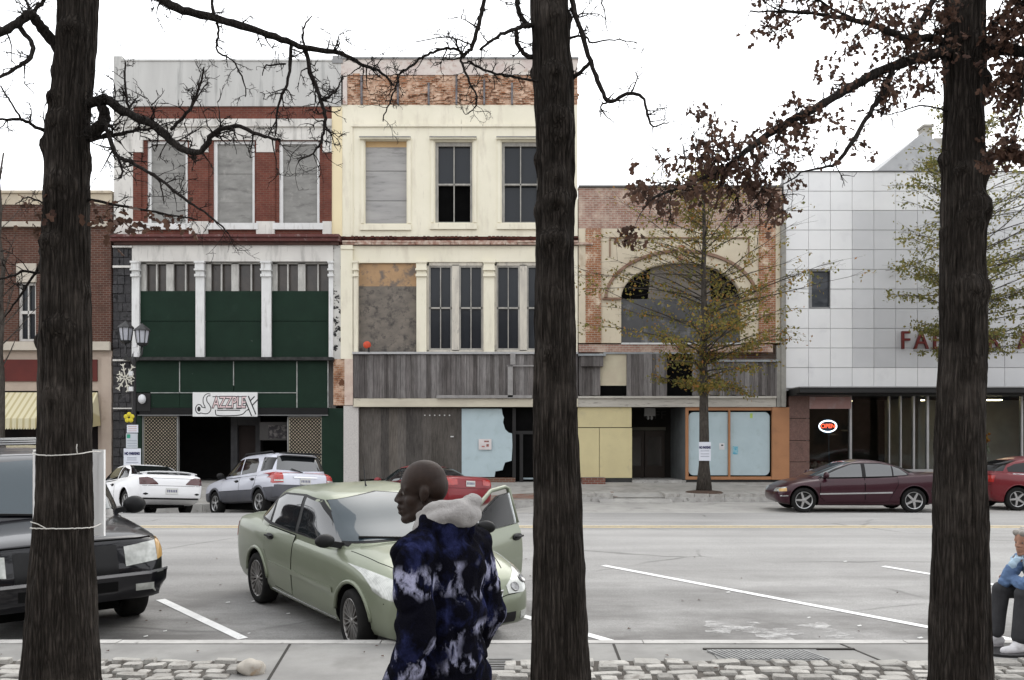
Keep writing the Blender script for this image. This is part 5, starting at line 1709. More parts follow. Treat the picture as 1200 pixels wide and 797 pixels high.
def greenhouse(tab, ex=5.0, n=72):
    zs = [r[0] for r in tab]
    cols = list(zip(*tab))
    lv = sorted(set([zs[0] + (zs[-1] - zs[0]) * (1 - (1 - i / 26) ** 1.6) for i in range(27)]))
    mb = MB()
    for z in lv:
        xf, xr, w = [pchip(zs, cols[k], z) for k in (1, 2, 3)]
        xc, a = (xf + xr) / 2, (xf - xr) / 2
        for j in range(n):
            t = 2 * math.pi * j / n
            c, s_ = math.cos(t), math.sin(t)
            mb.v.append((xc + a * math.copysign(abs(c) ** (2 / ex), c), w * math.copysign(abs(s_) ** (2 / ex), s_), z))
    for i in range(len(lv) - 1):
        for j in range(n):
            a, b = i * n + j, i * n + (j + 1) % n
            mb.f.append([a, b, b + n, a + n]); mb.m.append(0)
    mb.f.append([(len(lv) - 1) * n + j for j in range(n)]); mb.m.append(0)
    mb.f.append([j for j in reversed(range(n))]); mb.m.append(0)
    return mb


def poly_at(pl, u):
    for (a, va), (b, vb) in zip(pl[:-1], pl[1:]):
        if a <= u <= b: return lerp(va, vb, (u - a) / (b - a)) if b > a else va
    return pl[-1][1] if u > pl[-1][0] else pl[0][1]


class Skin:
    """the finished body surface, to lay panels, glass and lamps on"""
    def __init__(s, me):
        vs = [v.co.copy() for v in me.vertices]
        s.bvh = BVHTree.FromPolygons(vs, [tuple(p.vertices) for p in me.polygons])

    def hit(s, axis, sg, u, v):
        if axis == 'y': o, d = Vector((u, 3 * sg, v)), Vector((0, -sg, 0))
        elif axis == 'x': o, d = Vector((6 * sg, u, v)), Vector((-sg, 0, 0))
        else: o, d = Vector((u, v, 5)), Vector((0, 0, -1))
        p, nn, _, _ = s.bvh.ray_cast(o, d)
        if p is None:
            q = Vector((u, 0.8 * sg, v)) if axis == 'y' else (Vector((2 * sg, u, v)) if axis == 'x' else Vector((u, v, 1)))
            p, nn, _, _ = s.bvh.find_nearest(q)
        if nn.dot(d) > 0: nn = -nn
        return p, nn

    def patch(s, top, bot, axis='y', sg=1, off=.005, n=18, m=6, skirt=.012, mb=None, mi=0):
        """surface patch between two polylines bot(u)..top(u)"""
        top, bot = sorted(top), sorted(bot)
        u0, u1 = max(top[0][0], bot[0][0]), min(top[-1][0], bot[-1][0])
        us = sorted(set([u0 + (u1 - u0) * i / n for i in range(n + 1)] + [p[0] for p in top + bot if u0 < p[0] < u1]))
        g = []
        for u in us:
            a, b = poly_at(bot, u), poly_at(top, u)
            col = []
            for j in range(m + 1):
                p, nn = s.hit(axis, sg, u, lerp(a, b, j / m))
                col.append((p, nn))
            g.append(col)
        mb = mb or MB()
        G = [[p + nn * off for p, nn in c] for c in g]
        mb.grid(G, mi)
        if skirt:
            rim = [c[0] for c in g] + g[-1][1:] + [c[-1] for c in g[::-1][1:]] + g[0][::-1][1:-1]
            rim.append(rim[0])
            mb.grid([[p + nn * off for p, nn in rim], [p + nn * (off - skirt) for p, nn in rim]], mi)
        return mb


def wheel_meshes(r, rr_, wd, style, rimmat):
    """axis along y, outer face towards +y"""
    Mx = Matrix.Rotation(R(-90), 4, 'X')
    h = wd / 2
    mb = MB()
    mb.lathe([(rr_ * .98, -h * .8), (rr_ * 1.06, -h * .95), (r * .9, -h), (r * .97, -h * .86), (r, -h * .6), (r, h * .6), (r * .97, h * .86), (r * .9, h), (rr_ * 1.06, h * .95), (rr_ * .98, h * .8)], Mx, 40)
    tyre = mb.mesh('wheel', M_tyre, smooth=True, angle=40, recalc=True)
    mb = MB()
    mb.lathe([(.001, h * .18), (rr_ * .97, h * .18), (rr_ * .97, -h * .7)], Mx, 40, 1)
    mb.lathe([(rr_ * .9, h * .45), (rr_ * .93, h * .8), (rr_ * .99, h * .9), (rr_ * 1.02, h * .84)], Mx, 40, 0)
    mb.lathe([(.001, h * .88), (rr_ * .13, h * .86), (rr_ * .19, h * .66), (rr_ * .19, h * .3)], Mx, 20, 0)
    n = {'five': 5, 'multi': 9, 'six': 6}[style]
    for k in range(n):
        t = 2 * math.pi * (k + .25) / n
        d = Vector((math.cos(t), 0, math.sin(t)))
        p = Vector((-math.sin(t), 0, math.cos(t)))
        if style == 'multi':
            for sg in (-1, 1):
                mb.bar(d * rr_ * .15 + p * sg * rr_ * .05 + Vector((0, h * .62, 0)), d * rr_ * .94 + p * sg * rr_ * .17 + Vector((0, h * .74, 0)), rr_ * .065, .03, 0, up=(0, 1, 0))
        else:
            wi, wo = (.28, .2) if style == 'five' else (.24, .2)
            a, b = d * rr_ * .12, d * rr_ * .95
            y0, y1, y2 = h * .72, h * .8, h * .3
            vs = [a + p * rr_ * wi / 2, a - p * rr_ * wi / 2, b - p * rr_ * wo / 2 * (1.0), b + p * rr_ * wo / 2]
            top = [v + Vector((0, y0 if i < 2 else y1, 0)) for i, v in enumerate(vs)]
            bt = [v + Vector((0, y2, 0)) for v in vs]
            mb.add(top + bt, [(0, 1, 2, 3), (0, 4, 5, 1), (1, 5, 6, 2), (2, 6, 7, 3), (3, 7, 4, 0)], 0)
    rim = mb.mesh('rim', [rimmat, M_rimback], smooth=True, angle=35, recalc=False)
    return tyre, rim


def place_matrix(pos, yaw, zf):
    """pos (x,y) of the wheelbase middle, yaw = heading angle, zf(local x,y offsets)->ground heights"""
    f = Vector((math.cos(yaw), math.sin(yaw), 0)); l = Vector((-math.sin(yaw), math.cos(yaw), 0))
    return f, l


def make_car(sp):
    """builds body, doors, glass, lamps and wheels as children of one Empty"""
    yaw = sp['yaw']; wb, tr = sp['wb'], sp['track']
    f = Vector((math.cos(yaw), math.sin(yaw), 0)); l = Vector((-math.sin(yaw), math.cos(yaw), 0))
    C = Vector((sp['pos'][0], sp['pos'][1], 0))
    z = {}
    for a in (1, -1):
        for b in (1, -1):
            q = C + f * (a * wb / 2) + l * (b * tr / 2); z[a, b] = sp.get('ground', road_z)(q.x, q.y)
    zc = sum(z.values()) / 4
    fv = (f * wb + Vector((0, 0, (z[1, 1] + z[1, -1] - z[-1, 1] - z[-1, -1]) / 2))).normalized()
    lv = (l * tr + Vector((0, 0, (z[1, 1] + z[-1, 1] - z[1, -1] - z[-1, -1]) / 2))).normalized()
    up = fv.cross(lv).normalized(); lv = up.cross(fv)
    M = Matrix((fv, lv, up)).transposed().to_4x4(); M.translation = (C.x, C.y, zc)
    root = empty(sp['name'], mat=M)
    tag(root, sp['label'], sp['cat'], 'cars standing in the street')
    paint = sp['paint']
    low = car_loft(sp['low'])
    me = low.mesh('low', paint, smooth=True, recalc=True)
    # wheel openings cut out of the body
    cut = MB()
    rw = sp['r'] + sp.get('gap', .05)
    tmp = []
    mods = []
    for a in (1, -1):
        for b in (1, -1):
            c = MB()
            y0, y1 = b * (tr / 2 - .19), b * 1.4
            pts = 40
            cx, cz = a * wb / 2, sp['r'] + .01
            v = [(cx + rw * math.cos(2 * math.pi * k / pts), y0, cz + rw * math.sin(2 * math.pi * k / pts)) for k in range(pts)]
            v += [(p[0], y1, p[2]) for p in v]
            c.add(v, [tuple(range(pts)), tuple(range(2 * pts - 1, pts - 1, -1))] + [(k, k + pts, (k + 1) % pts + pts, (k + 1) % pts) for k in range(pts)])
            co = bpy.data.objects.new('cut', c.mesh('cut', M_well, recalc=True)); COL.objects.link(co)
            tmp.append(co); mods.append(('BOOLEAN', dict(operation='DIFFERENCE', object=co, solver='EXACT', material_mode='TRANSFER')))
    body = evaluated_mesh(me, mods)
    for co in tmp: bpy.data.objects.remove(co)
    gh = greenhouse(sp['green'], sp.get('ex', 5))
    bm = bmesh.new(); bm.from_mesh(body)
    gm = gh.mesh('gh', paint, smooth=True, recalc=True)
    bm.from_mesh(gm)
    two = sp.get('cladding')
    mats = [m for m in body.materials]
    if M_well not in mats: mats.append(M_well)
    out = bpy.data.meshes.new('body')
    if two:      # grey plastic lower cladding
        zi = two[0]
        for fc in bm.faces:
            c = fc.calc_center_median()
            if fc.material_index == 0 and two[1](c): fc.material_index = len(mats)
    bm.to_mesh(out); bm.free()
    for m in mats: out.materials.append(m)
    if two: out.materials.append(two[2])
    out.polygons.foreach_set('use_smooth', [True] * len(out.polygons))
    out.set_sharp_from_angle(angle=R(38))
    bo = link('body', out, root)
    sk = Skin(out)
    # doors
    for nm, top, bot, hx, hz in sp.get('doors', []):
        for sg in (1, -1):
            if (nm, sg) in sp.get('skip', []): continue
            g = .012
            t2 = sorted(top); b2 = sorted(bot)
            T = [(t2[0][0] - g, t2[0][1] + g)] + [(u, v + g) for u, v in t2[1:-1]] + [(t2[-1][0] + g, t2[-1][1] + g)]
            Bq = [(b2[0][0] - g, b2[0][1] - g)] + [(u, v - g) for u, v in b2[1:-1]] + [(b2[-1][0] + g, b2[-1][1] - g)]
            sk.patch(T, Bq, 'y', sg, .0015, 20, 8, .006).build('door_gap', M_seam, root, smooth=True, angle=40)
            d = sk.patch(top, bot, 'y', sg, .005, 20, 10, .006)
            do = d.build('door', [paint] if not two else [paint], root, smooth=True, angle=40)
            if hx is not None:
                p, nn = sk.hit('y', sg, hx, hz)
                hb = MB(); hb.ellipsoid(p + nn * .004, (.12, .018, .04), n=14, m=8); hb.bar(p + nn * .03 + Vector((-.09, 0, .004)), p + nn * .03 + Vector((.09, 0, .004)), .03, .018, 1)
                hb.build('handle', [M_blackp, sp.get('handle', M_blackp)], do, smooth=True, angle=40)
    # glass, lamps and trim laid on the surface
    for nm, mat, axis, sgs, top, bot, off in sp['patches']:
        for sg in sgs:
            t_, b_ = top, bot
            sgn = sg
            if axis == 'x' and abs(sg) == 2:          # mirrored copy across the middle, front or rear
                t_ = [(-u, v) for u, v in top]; b_ = [(-u, v) for u, v in bot]; sgn = sg // 2
            if axis == 'x' and isinstance(sg, float):
                pass
            sk.patch(t_, b_, axis, sgn, off, 22, 10, .012).build(nm, mat, root, smooth=True, angle=40)
    # wheel arch lips
    if sp.get('lips', True):
        for a in (1, -1):
            for sg in (1, -1):
                pts = []
                for k in range(25):
                    t = R(lerp(8, 172, k / 24))
                    q = (a * wb / 2 + (rw + .012) * math.cos(t), sp['r'] + .01 + (rw + .012) * math.sin(t))
                    p, nn = sk.hit('y', sg, *q); pts.append(p)
                MB().tube(pts, sp.get('lip_r', .014), 8).build('arch_lip', sp.get('lip_mat', paint), root, smooth=True)
    ty, ri = wheel_meshes(sp['r'], sp['rim_r'], sp.get('tw', .2), sp['style'], sp.get('alloy', M_alloy))
    for a in (1, -1):
        for b in (1, -1):
            wo = link('wheel', ty, root)
            st = sp.get('steer', 0) if a > 0 else 0
            wo.matrix_local = Matrix.Translation((a * wb / 2, b * (tr / 2), sp['r'])) @ Matrix.Rotation(st + (0 if b > 0 else math.pi), 4, 'Z') @ Matrix.Rotation(random.uniform(0, 6), 4, 'Y')
            link('rim', ri, wo)
    # mirrors
    mx, mz = sp['mirror'][:2]
    for sg in (1, -1):
        if ('mirror', sg) in sp.get('skip', []): continue
        p, nn = sk.hit('y', sg, mx, mz - .06)
        big = sp.get('mirror_r', (.07, .12, .085))
        mb = MB(); mb.ellipsoid((mx, p.y + sg * (big[1] + .06), mz), big, n=18, m=12)
        mb.bar(p + Vector((0, -sg * .02, 0)), (mx, p.y + sg * .12, mz - .03), .07, .06)
        mo = mb.build('mirror', sp.get('mirror_mat', M_blackp), root, smooth=True, angle=50)
    for fn in sp.get('extra', []): fn(root, sk, sp)
    # dark underside pan and exhaust
    mb = MB(); lo = sp['low']
    mb.box(-wb / 2 - .5, wb / 2 + .42, -tr / 2 + .22, tr / 2 - .22, .19, .34); mb.bar((-wb / 2, -tr / 2 + .1, sp['r']), (-wb / 2, tr / 2 - .1, sp['r']), .08); mb.bar((wb / 2, -tr / 2 + .1, sp['r']), (wb / 2, tr / 2 - .1, sp['r']), .08)
    mb.build('underbody', M_well, root)
    return root, sk


def wipers(root, sk, sp):
    for y0, y1 in ((.52, .05), (-.06, -.55)):
        a, _ = sk.hit('x', 1, y0, sp['wip']); b, nb = sk.hit('x', 1, y1, sp['wip'] + .03)
        MB().bar(a + Vector((.01, 0, .012)), b + Vector((.01, 0, .02)), .03, .02).build('wiper', M_blackp, root)


def plate_at(root, sk, sgx, y, z, w_=.31, h_=.155, rows=1):
    p, nn = sk.hit('x', sgx, y, z)
    mb = MB(); x = p.x + sgx * .012
    mb.box(x - .008, x + .008, y - w_ / 2, y + w_ / 2, z - h_ / 2, z + h_ / 2)
    o = mb.build('number_plate', M_plate, root)
    mb = MB(); xx = x + sgx * .0095
    for k in range(6):
        yy = y - w_ * .36 + k * w_ * .145
        mb.box(xx - .002, xx + .002, yy - .013, yy + .013, z - .03, z + .035)
    mb.build('plate_marks', M_platet, o)


def antenna(root, sk, sp):
    x, y = sp['ant']
    p, _ = sk.hit('z', 1, x, y)
    MB().tube([p + Vector((0, 0, -.01)), p + Vector((-.02, 0, .03)), p + Vector((-.12, .03, .22))], [.014, .007, .004], 6).build('antenna', M_blackp, root)


# ---------------- green sedan, driver's door standing open
P_green = paint_mat('pale_green_paint', (.18, .20, .142), metal=.3, rough=.34, dirt=.15)
low_sedan = [(-2.27, .55, .50, .68, .72), (-2.24, .70, .36, .80, .86), (-2.15, .78, .27, .93, .985), (-2.0, .815, .22, .97, 1.03), (-1.7, .835, .20, .97, 1.045), (-1.3, .845, .19, .955, 1.03),
             (-.5, .85, .185, .925, .99), (.5, .85, .185, .90, .97), (.95, .847, .19, .885, .985), (1.3, .84, .20, .85, .945), (1.7, .81, .21, .775, .865), (1.95, .765, .22, .70, .775), (2.08, .70, .24, .63, .69),
             (2.16, .57, .30, .54, .59), (2.19, .42, .36, .48, .51)]
green_sedan = [(.88, 1.16, -1.84, .795), (1.0, .985, -1.70, .778), (1.15, .70, -1.45, .735), (1.30, .47, -1.20, .695), (1.40, .25, -.98, .645), (1.445, .06, -.74, .57), (1.475, -.12, -.52, .43), (1.49, -.3, -.36, .15)]
fd_top = [(-.17, .945), (.4, .94), (.93, .93)]; fd_bot = [(-.17, .30), (.5, .295), (.78, .30), (.93, .48)]
rd_top = [(-1.02, .965), (-.19, .945)]; rd_bot = [(-1.02, .70), (-.86, .52), (-.70, .32), (-.19, .30)]
SP_F = dict(name='green_sedan', label='pale green sedan with its far front door standing open, angle parked behind the walking man', cat='car', yaw=R(-54.6), pos=(-1.63, 10.2),
            wb=2.615, track=1.50, r=.305, rim_r=.215, style='multi', alloy=M_dullalloy, paint=P_green, low=low_sedan, green=green_sedan, mirror=(.80, 1.02), steer=R(-6),
            mirror_r=(.06, .105, .07), skip=[('front', -1)], wip=.995, ant=(-.05, 0.0), lip_r=.022,
            doors=[('front', fd_top, fd_bot, -.02, .80), ('rear', rd_top, rd_bot, -.87, .86)],
            patches=[
                ('window_trim', M_blackp, 'y', (1, -1), [(-1.42, 1.06), (-1.05, 1.275), (-.78, 1.37), (-.2, 1.395), (.2, 1.365), (.46, 1.235), (.9, .985)], [(-1.42, 1.03), (-1.0, .985), (.9, .955)], .003),
                ('side_window', M_carglass, 'y', (1, -1), [(-.135, 1.365), (.18, 1.335), (.42, 1.215), (.8, .995)], [(-.135, .98), (.8, .975)], .007),
                ('side_window', M_carglass, 'y', (1, -1), [(-.93, 1.28), (-.72, 1.352), (-.225, 1.37)], [(-.93, 1.02), (-.225, .985)], .007),
                ('quarter_window', M_tint, 'y', (1, -1), [(-1.36, 1.075), (-1.0, 1.225)], [(-1.36, 1.055), (-1.0, 1.025)], .007),
                ('windscreen_trim', M_blackp, 'x', (1,), [(-.715, 1.0), (-.605, 1.365), (0, 1.425), (.605, 1.365), (.715, 1.0)], [(-.715, .985), (0, .985), (.715, .985)], .003),
                ('windscreen', M_screen, 'x', (1,), [(-.70, 1.02), (-.595, 1.36), (0, 1.415), (.595, 1.36), (.70, 1.02)], [(-.70, 1.0), (0, 1.0), (.70, 1.0)], .007),
                ('rear_window', M_carglass, 'x', (-1,), [(-.64, 1.06), (-.53, 1.36), (.53, 1.36), (.64, 1.06)], [(-.64, 1.055), (.64, 1.055)], .006),
                ('headlight', M_lampin, 'x', (1, 2), [(.42, .635), (.60, .735), (.80, .845)], [(.42, .565), (.62, .555), (.78, .62), (.80, .66)], .006),
                ('grille', M_blackp, 'x', (1,), [(-.36, .60), (0, .625), (.36, .60)], [(-.30, .50), (0, .485), (.30, .50)], .005),
                ('bumper_slot', M_blackp, 'x', (1,), [(-.55, .385), (0, .40), (.55, .385)], [(-.50, .285), (0, .275), (.50, .285)], .005),
                ('fog_light', M_lampin, 'x', (1, 2), [(.57, .375), (.70, .38)], [(.57, .30), (.70, .31)], .006),
                ('tail_light', M_redlamp, 'x', (-1, -2), [(.56, .90), (.78, .90)], [(.56, .73), (.78, .72)], .006),
                ('rubbing_strip', P_green, 'y', (1, -1), [(-.85, .585), (.9, .565)], [(-.85, .535), (.9, .515)], .014),
                ('sill_strip', M_chrome, 'y', (1, -1), [(-.85, .268), (.92, .258)], [(-.85, .252), (.92, .242)], .008),
                ('bonnet_gap', M_seam, 'z', (1,), [(1.03, .70), (1.5, .635), (1.93, .50)], [(1.03, .692), (1.5, .627), (1.93, .492)], .002),
                ('bonnet_gap', M_seam, 'z', (1,), [(1.03, -.692), (1.5, -.627), (1.93, -.492)], [(1.03, -.70), (1.5, -.635), (1.93, -.50)], .002),
                ('bumper_gap', M_seam, 'x', (1,), [(-.78, .57), (-.4, .558), (0, .478), (.4, .558), (.78, .57)], [(-.78, .562), (-.4, .55), (0, .470), (.4, .55), (.78, .562)], .002),
            ], extra=[wipers, antenna])
car, sk = make_car(SP_F)
# chrome grille surround
mb = MB()
pts = [sk.hit('x', 1, u, v)[0] + Vector((.012, 0, 0)) for u, v in ((-.36, .60), (0, .625), (.36, .60), (.30, .50), (0, .485), (-.30, .50), (-.36, .60))]
MB().tube(pts, .012, 6, caps=False).build('grille_frame', M_chrome, car, smooth=True)
pts = [sk.hit('x', 1, u, .43)[0] + Vector((.008, 0, 0)) for u in (-.6, -.3, 0, .3, .6)]
for sg_ in (1, -1):
    for u_, v_ in ((.52, .615), (.66, .665)):
        p, nn = sk.hit('x', 1, u_ * sg_, v_)
        mb = MB(); Mq = Matrix.Translation(p + nn * .004) @ nn.to_track_quat('Z', 'Y').to_matrix().to_4x4()
        mb.lathe([(.001, .004), (.022, .005), (.04, .009), (.046, .012), (.05, .006)], Mq, 18)
        mb.build('lamp_bowl', pmat('dark_lamp_bowl', (.12, .12, .12), (.3, .3, .3), 20, rough=.15, metal=.8), car, smooth=True)
# the open door: a real panel swung about its front hinges
sg = 1
dark = sk.patch(fd_top, fd_bot, 'y', 1, .006, 16, 8, .004); dark.build('door_opening', M_well, car, smooth=True)


def door_shell():
    HINGE = Vector((.93, sk.hit('y', 1, .93, .6)[0].y, 0))
    ang = R(62)
    MR = Matrix.Translation(HINGE + Vector((.02, .03, 0))) @ Matrix.Rotation(-ang, 4, 'Z') @ Matrix.Translation(-HINGE)

    def shell(top, bot, th, n=14, m=8):
        us = [lerp(top[0][0], top[-1][0], i / n) for i in range(n + 1)]
        o, i_ = [], []
        for u in us:
            a, b = poly_at(sorted(bot), u), poly_at(sorted(top), u)
            co, ci = [], []
            for j in range(m + 1):
                p, nn = sk.hit('y', 1, u, lerp(a, b, j / m))
                p = Vector((p.x, p.y, p.z)); co.append(MR @ p); ci.append(MR @ (p + Vector((0, -th, 0))))
            o.append(co); i_.append(ci)
        mb = MB()
        mb.grid(o); mb.grid(i_, flip=True)
        rim_o = [c[0] for c in o] + o[-1][1:] + [c[-1] for c in o[::-1][1:]] + o[0][::-1][1:]
        rim_i = [c[0] for c in i_] + i_[-1][1:] + [c[-1] for c in i_[::-1][1:]] + i_[0][::-1][1:]
        mb.grid([rim_o, rim_i])
        return mb
    d = shell(fd_top, fd_bot, .09)
    do = d.build('open_door', P_green, car, smooth=True, angle=40, weld=True)
    # window frame of the door
    fr_o = [(-.17, .945), (-.17, 1.36), (-.1, 1.385), (.2, 1.36), (.47, 1.225), (.9, .96)]
    pts = [MR @ (sk.hit('y', 1, u, v)[0] + Vector((0, -.02, 0))) for u, v in fr_o]
    MB().tube(pts, [.034, .03, .028, .026, .026, .03], 8).build('window_frame', P_green, do, smooth=True)
    pts2 = [MR @ (sk.hit('y', 1, u, v)[0] + Vector((0, -.02, 0))) for u, v in ((-.13, .955), (-.13, 1.31), (.17, 1.29), (.44, 1.17), (.84, .965), (-.13, .955))]
    MB().tube(pts2, .014, 6).build('window_seal', M_blackp, do)
    g = shell([(-.13, 1.315), (.17, 1.293), (.44, 1.175), (.82, .99)], [(-.13, .95), (.82, .95)], .005, 14, 5)
    g.build('window_pane', M_clear, do, smooth=True)
    p = MR @ (sk.hit('y', 1, -.04, .80)[0] + Vector((0, .004, 0))); ax = (MR.to_3x3() @ Vector((1, 0, 0)))
    mb = MB(); mb.ellipsoid(p, (.12, .03, .045), M=MR.to_3x3(), n=14, m=8); mb.bar(p + MR.to_3x3() @ Vector((-.09, .03, .005)), p + MR.to_3x3() @ Vector((.09, .03, .005)), .03, .02)
    mb.build('handle', M_blackp, do, smooth=True)
    p = MR @ (sk.hit('y', 1, .78, .98)[0] + Vector((0, .15, .04)))
    mb = MB(); mb.ellipsoid(p, (.06, .115, .072), M=MR.to_3x3(), n=18, m=12); mb.bar(MR @ (sk.hit('y', 1, .80, .97)[0] + Vector((0, -.01, 0))), p, .08, .06)
    mb.build('mirror', M_blackp, do, smooth=True)


door_shell()

# ---------------- black off-roader facing the near kerb
P_black = paint_mat('black_paint', (.004, .004, .006), metal=.0, rough=.3, dirt=.02, spec=.15)
P_black.node_tree.nodes['Principled BSDF'].inputs['Coat Weight'].default_value = .65
low_x = [(-2.55, .80, .55, .95, 1.0), (-2.5, .93, .45, 1.05, 1.1), (-2.3, .97, .42, 1.10, 1.16), (-1.5, .985, .42, 1.10, 1.15), (0, .99, .42, 1.08, 1.13), (1.0, .985, .42, 1.06, 1.14), (1.3, .98, .42, 1.05, 1.15),
         (1.8, .975, .43, 1.03, 1.12), (2.2, .96, .42, 1.0, 1.07), (2.38, .945, .40, .96, 1.02), (2.47, .90, .42, .80, .88), (2.53, .82, .46, .68, .74)]
green_x = [(1.0, 1.40, -2.5, .92), (1.16, 1.22, -2.46, .91), (1.4, .95, -2.40, .86), (1.6, .72, -2.34, .81), (1.72, .55, -2.28, .76), (1.79, .35, -2.15, .66), (1.82, .1, -1.9, .5), (1.835, -.6, -1.2, .2)]


def rack(root, sk, sp):
    mb = MB()
    for y in (.62, -.62):
        mb.tube([(.25, y, 1.80), (.18, y, 1.9), (-.2, y, 1.93), (-1.7, y, 1.93), (-1.9, y, 1.82)], .018, 7)
    for x in (0.1, -.6, -1.3, -1.8): mb.tube([(x, -.62, 1.915), (x, .62, 1.915)], .014, 6)
    mb.build('roof_rack', pmat('rack_metal', (.3, .3, .3), rough=.4, metal=.6), root, smooth=True)


SP_X = dict(name='black_offroader', label='black off-road vehicle with roof rack facing the kerb behind the trunk with the tied board', cat='car', yaw=R(-52), pos=(-5.93, 10.85), wb=3.02, track=1.66,
            r=.385, rim_r=.24, style='five', tw=.26, paint=P_black, low=low_x, green=green_x, ex=7, mirror=(1.0, 1.20), mirror_r=(.08, .13, .105), gap=.06, wip=1.17,
            doors=[('front', [(-.25, 1.09), (.95, 1.07)], [(-.25, .5), (.8, .5), (.95, .7)], -.1, .95), ('rear', [(-1.25, 1.1), (-.27, 1.09)], [(-1.25, .85), (-1.05, .55), (-.27, .5)], -1.1, .97)],
            patches=[
                ('side_window', M_tint, 'y', (1, -1), [(-.2, 1.66), (.6, 1.6), (.98, 1.3), (1.1, 1.2)], [(-.2, 1.17), (1.1, 1.17)], .006),
                ('side_window', M_tint, 'y', (1, -1), [(-1.2, 1.68), (-.28, 1.67)], [(-1.2, 1.18), (-.28, 1.17)], .006),
                ('quarter_window', M_tint, 'y', (1, -1), [(-2.2, 1.66), (-1.3, 1.68)], [(-2.2, 1.19), (-1.3, 1.18)], .006),
                ('windscreen', M_screen, 'x', (1,), [(-.86, 1.22), (-.72, 1.70), (0, 1.74), (.72, 1.70), (.86, 1.22)], [(-.86, 1.185), (.86, 1.185)], .006),
                ('headlight', M_lampin, 'x', (1, 2), [(.54, .925), (.86, .96)], [(.54, .735), (.86, .765)], .012),
                ('turn_signal', M_amber, 'x', (1, 2), [(.865, .965), (.935, .965)], [(.865, .77), (.935, .80)], .010),
                ('grille', M_blackp, 'x', (1,), [(-.50, .95), (.50, .95)], [(-.47, .67), (.47, .67)], .008),
                ('bumper', P_black, 'x', (1,), [(-.93, .66), (-.8, .655), (.8, .655), (.93, .66)], [(-.93, .44), (.93, .44)], .05),
                ('bumper_top', pmat('bright_bumper_edge', (.45, .45, .47), rough=.25, metal=.7), 'x', (1,), [(-.94, .675), (.94, .675)], [(-.94, .645), (.94, .645)], .055),
                ('fog_light', M_lampin, 'x', (1, 2), [(.62, .555), (.80, .555)], [(.62, .485), (.80, .485)], .056),
                ('bumper_slot', M_well, 'x', (1,), [(-.45, .60), (.45, .60)], [(-.45, .50), (.45, .50)], .054),
                ('bonnet_gap', M_seam, 'x', (1,), [(-.9, 1.0), (0, 1.01), (.9, 1.0)], [(-.9, .988), (0, .998), (.9, .988)], .004),
                ('tail_light', M_redlamp, 'x', (-1, -2), [(.78, 1.1), (.92, 1.1)], [(.78, .8), (.92, .8)], .006),
                ('cladding_strip', M_blackp, 'y', (1, -1), [(-1.0, .70), (.95, .69)], [(-1.0, .60), (.95, .59)], .02),
            ], extra=[wipers, rack, lambda r_, s_, p_: plate_at(r_, s_, 1, .0, .60)])
make_car(SP_X)
# ---------------- cars on the far side
def heading(d): return math.atan2(d[1], d[0])


def nose_in(psi): return heading((-math.sin(R(psi)), math.cos(R(psi))))


# white coupe seen from behind
P_white = paint_mat('white_paint_car', (.74, .74, .75), rough=.35, dirt=.06)
low_c = [(-2.38, .62, .50, .80, .84), (-2.34, .78, .40, .90, .95), (-2.2, .84, .34, .98, 1.03), (-1.9, .875, .26, 1.0, 1.06), (-1.35, .885, .20, .97, 1.04), (-.3, .885, .19, .91, .97), (.6, .885, .19, .88, .95), (1.0, .885, .19, .85, .94),
         (1.6, .86, .2, .76, .86), (2.0, .82, .23, .66, .75), (2.2, .70, .27, .58, .64), (2.3, .5, .36, .5, .53)]
green_c = [(.9, 1.15, -1.75, .80), (1.0, 1.0, -1.55, .775), (1.12, .74, -1.25, .73), (1.24, .44, -.95, .67), (1.32, .2, -.7, .60), (1.36, 0, -.5, .5), (1.385, -.15, -.35, .3), (1.39, -.25, -.3, .1)]


def spoiler(root, sk, sp):
    mb = MB()
    g = []
    for i in range(17):
        y = lerp(-.74, .74, i / 16); zc = 1.105 - .045 * (abs(y) / .74) ** 3
        xc = -2.12 + .10 * (abs(y) / .74) ** 2
        g.append([(xc - .13, y, zc), (xc - .06, y, zc + .022), (xc + .1, y, zc + .012), (xc + .1, y, zc - .012), (xc - .06, y, zc - .015), (xc - .13, y, zc)])
    mb.grid(g)
    for y in (-.62, .62): mb.box(-2.16, -2.04, y - .05, y + .05, .98, 1.08)
    mb.build('spoiler', sp['paint'], root, smooth=True, angle=50)


